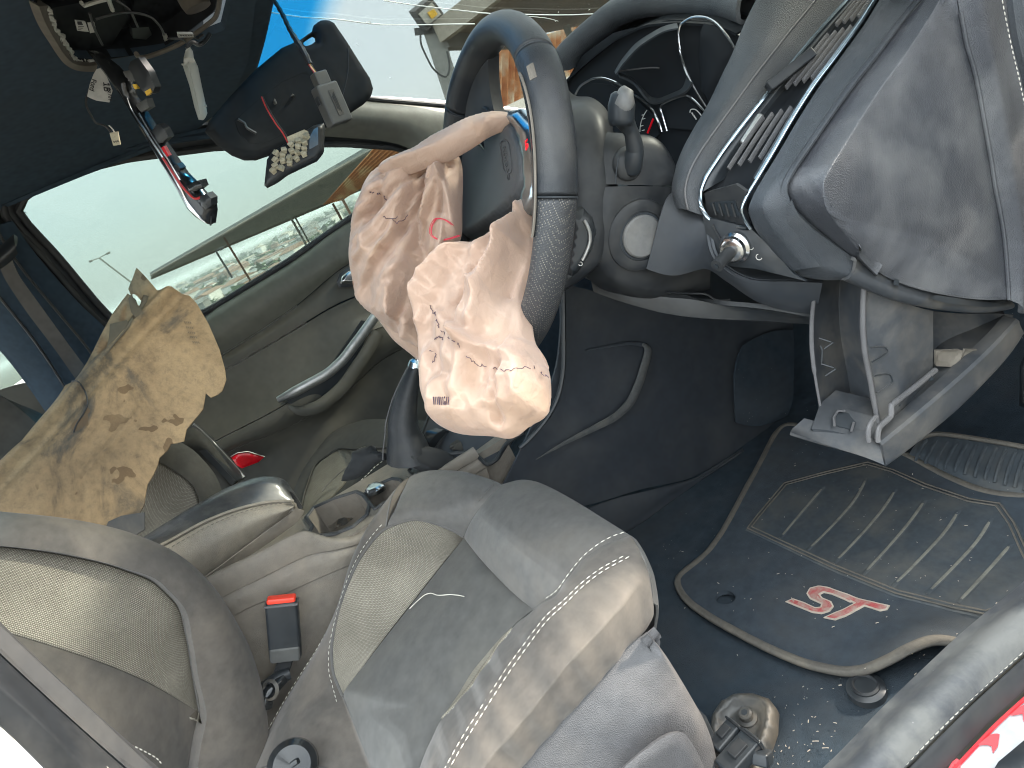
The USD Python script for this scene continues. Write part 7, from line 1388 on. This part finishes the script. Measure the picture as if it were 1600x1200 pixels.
for k in range(8): tp_.part('rib', box(p + [1.22, -3.3 + .94 * k, 1.3], (.08, .3, 2.4)), M['container_blue'])
tp_.part('roof', box(p + [0, 0, 2.64], (2.5, 7.6, .1)), M['shed_grey'])
# bushes and small trees in the yard
rng = np.random.default_rng(33)
for i in range(14):
    px = rng.uniform(440, 620) if i < 9 else rng.uniform(270, 430); dist = rng.uniform(130, 260); p = footing(px, dist); s = rng.uniform(1.4, 2.8)
    tr = thing('yard_bush', 'dark green bush ' + where(px), 'bush', 'bushes among the scrapped cars')
    tr.part('stem', tube([p, p + [0, 0, s * .6], p + [0, 0, s * 1.1]], [.12, .09, .03], 6), M['post_brown'])
    q_ = rng.normal(0, 1, (260, 3)); q_ = q_ / np.linalg.norm(q_, axis=1, keepdims=True) * rng.uniform(.5, 1, (260, 1)) * [.75, .75, .7] * s + p + [0, 0, s]
    v_ = (q_[:, None] + rng.normal(0, .16 * s, (260, 3, 3))).reshape(-1, 3); tr.part('foliage', (v_, np.arange(780).reshape(-1, 3)), M['far_green'], smooth=False)
# the far town
rng = np.random.default_rng(44)
for i in range(190):
    px = rng.uniform(225, 640); dist = rng.uniform(270, 900) if i % 3 else rng.uniform(500, 2400); p = footing(px, dist); s = rng.uniform(.35, .9) * (1 + dist / 900)
    w, d_, h_ = rng.uniform(6, 16) * s, rng.uniform(5, 12) * s, rng.uniform(3, 6.5) * s * .8; mt = ['far_white', 'far_tan', 'shed_grey', 'far_rust', 'far_white'][int(rng.integers(0, 5))]; wd_ = {'far_white': 'white', 'far_tan': 'tan', 'shed_grey': 'grey', 'far_rust': 'rust red'}[mt]
    hs = thing('far_building', f'tiny {wd_} building {where(px)}, ' + ('close to the yard' if dist < 450 else 'in the hazy town' if dist < 900 else 'on the hazy horizon'), 'building', 'buildings of the far town'); a_ = rng.uniform(0, 3.14); Rz = np.array([[math.cos(a_), -math.sin(a_), 0], [math.sin(a_), math.cos(a_), 0], [0, 0, 1]])
    hs.part('wall', box(p + [0, 0, h_ / 2], (w, d_, h_), Rz), M[mt], smooth=False)
    ridge = np.array([[-w / 2, -d_ / 2, h_], [w / 2, -d_ / 2, h_], [-w / 2, d_ / 2, h_], [w / 2, d_ / 2, h_], [-w / 2, 0, h_ * 1.3], [w / 2, 0, h_ * 1.3]]) * [1.04, 1.06, 1]; v_, f_ = hull(ridge); hs.part('roof', (v_ @ Rz.T + p, f_), M[['far_tan', 'shed_grey', 'far_rust'][i % 3]], smooth=False)
gv = thing('far_trees', 'hazy dark scrub between the far houses', 'trees', kind='stuff'); vs2 = []
for i in range(420):
    px = rng.uniform(220, 640); dist = rng.uniform(250, 1600); p = footing(px, dist); s = rng.uniform(1.5, 4) * (1 + dist / 1200); vs2.append((p + [0, 0, s * .5] + rng.normal(0, s * .45, (36, 3)) * [1.3, 1.3, .7]))
v_ = np.vstack(vs2); gv.mesh, gv.mat, gv.smooth = (v_, np.arange(len(v_)).reshape(-1, 3)), M['far_green'], False
# canopy, post and flood light ahead, seen through the windscreen
cn = thing('canopy', 'dark grey canopy roof with a tan edge beam ahead of the windscreen', 'canopy')
q1_, q2_, q3_, q4_ = far(690, 52, 9.0), far(800, -30, 8.0), far(1050, -40, 9.5), far(930, 52, 11.5)
q5_, q6_ = far(740, 62, 10.0), far(790, 60, 10.6)
cn.part('roof', shell(loft([[far(694, 52, 9), far(790, -20, 8.2), far(850, -60, 8)], [far(745, 58, 10), far(850, 38, 10.5), far(960, -10, 10.5)], [far(790, 60, 11), far(870, 48, 12), far(1040, 10, 12)]], 20, 12), .10), M['shed_under'])
cn.part('edge_beam', bar(far(688, 50, 8.9), far(830, -60, 8.0), .16, .22), M['far_tan'])
cn.part('edge_beam', bar(far(688, 56, 8.9), far(800, 58, 10.8), .12, .30), M['shed_grey'])
pb = far(672, 48, 9.0); cn.part('post', bar(far(676, 48, 9.0), far(725, 200, 9.0), .22, .22), M['post_grey']); cn.part('post', bar(far(692, 56, 9.2), far(705, 140, 9.2), .10, .10), M['post_brown'])
cn.part('arm', bar(far(648, 50, 8.9), far(700, 44, 8.9), .07, .07), M['far_dark'])
cn.part('loose_cable', tube(smooth_curve([far(*p, 8.8) for p in ((657, 54), (660, 75), (672, 100), (686, 116), (697, 120), (702, 108), (698, 80))], 40), .012, 5), M['far_dark'])
cn.part('brace', bar(far(884, 40, 11), far(893, 62, 11), .1, .1), M['post_grey'])
fl_ = thing('flood_light', 'square flood light with a silver reflector on the canopy post', 'flood light')
fpl_ = plane3(far(655, 20, 8.7), far(690, 12, 8.9), far(670, 45, 8.8))
fl_.part('housing', slab([(648, 18), (674, -4), (694, 22), (668, 48)], fpl_, .12, .05), M['far_dark'])
fl_.part('reflector', slab([(654, 22), (675, 4), (690, 22), (668, 40)], plane(fpl_[0] + basis(fpl_)[3] * .012, fpl_[1]), .01, .05), M['white_plastic'])
fl_.part('led_plate', slab([(668, 20), (678, 14), (684, 22), (675, 30)], plane(fpl_[0] + basis(fpl_)[3] * .02, fpl_[1]), .01, .05), M['wire_yellow'])
rw = thing('rusty_wall', 'rusty corrugated wall with pale base beyond the steering wheel', 'corrugated wall')
c4 = [far(735, 200, 12), far(900, 120, 15), far(905, 38, 15), far(735, 90, 12)]
g = (np.array(c4[0]) * (1 - uu2) + np.array(c4[1]) * uu2) * (1 - vv2) + (np.array(c4[3]) * (1 - uu2) + np.array(c4[2]) * uu2) * vv2
M['rust_stripes'] = usdkit.material(stage, '/World/Looks/rust_stripes', {'co': ('texture_coordinate', {}), 'n': ('noise_texture', {'scale': 3.0, 'detail': 6.0}), 'r': ('rgb_ramp', {'ramp': [(0.35, (.55, .45, .32)), (0.5, (.45, .20, .08)), (0.7, (.30, .09, .03))]}), 'p': ('principled_bsdf', {'roughness': .85})}, [('co.object', 'n.vector'), ('n.fac', 'r.fac'), ('r.color', 'p.base_color')], surface='p.BSDF')
rw.part('sheet', shell(g, .02, .04 * np.sin(np.linspace(0, 1, 120) * 2 * np.pi * 18)[None] * np.ones((8, 1))), M['rust_stripes'], smooth=60)
c0_, c1_2 = far(735, 203, 11.9), far(900, 123, 14.9)
rw.part('plinth', bar(c0_ - [0, 0, .2], c1_2 - [0, 0, .2], .2, .6), M['far_white'])
# the opened driver's door, swung forward beside the camera
od = thing('driver_door', 'open driver door swung forward outside the right edge of the picture', 'car door')
hx_, hy_ = .86, .98; an = math.radians(62)
def dp(s, z, off=0.0): return np.array([hx_ + s * math.sin(an) + off * math.cos(an), hy_ + .04 - s * math.cos(an) + off * math.sin(an), z])
od.part('skin', shell(loft([[dp(s, z, .03) for s in (0, .35, .7, 1.05)] for z in (.32, .6, .96)], 12, 8), .07), M['body_white'])
od.part('inner_panel', shell(loft([[dp(s, z, -.03) for s in (.02, .35, .7, 1.02)] for z in (.36, .6, .94)], 12, 8), .05), M['door_plastic'])
od.part('window_frame', tube([dp(.02, .98), dp(.28, 1.20), dp(.55, 1.36), dp(.85, 1.39), dp(1.0, 1.28), dp(1.05, .96)], .025, 8), M['black_plastic'])


# pale air between here and the far town
hz = thing('haze', 'pale haze over the far town', 'haze', kind='stuff', mesh=box((0, 0, -8), (18600, 18600, 44)), mat=usdkit.material(stage, '/World/Looks/haze_air', {'v': ('principled_volume', {'color': (.92, .95, .93), 'density': 0.00032, 'anisotropy': 0.3})}, [], volume='v.volume'), smooth=False)
flush()
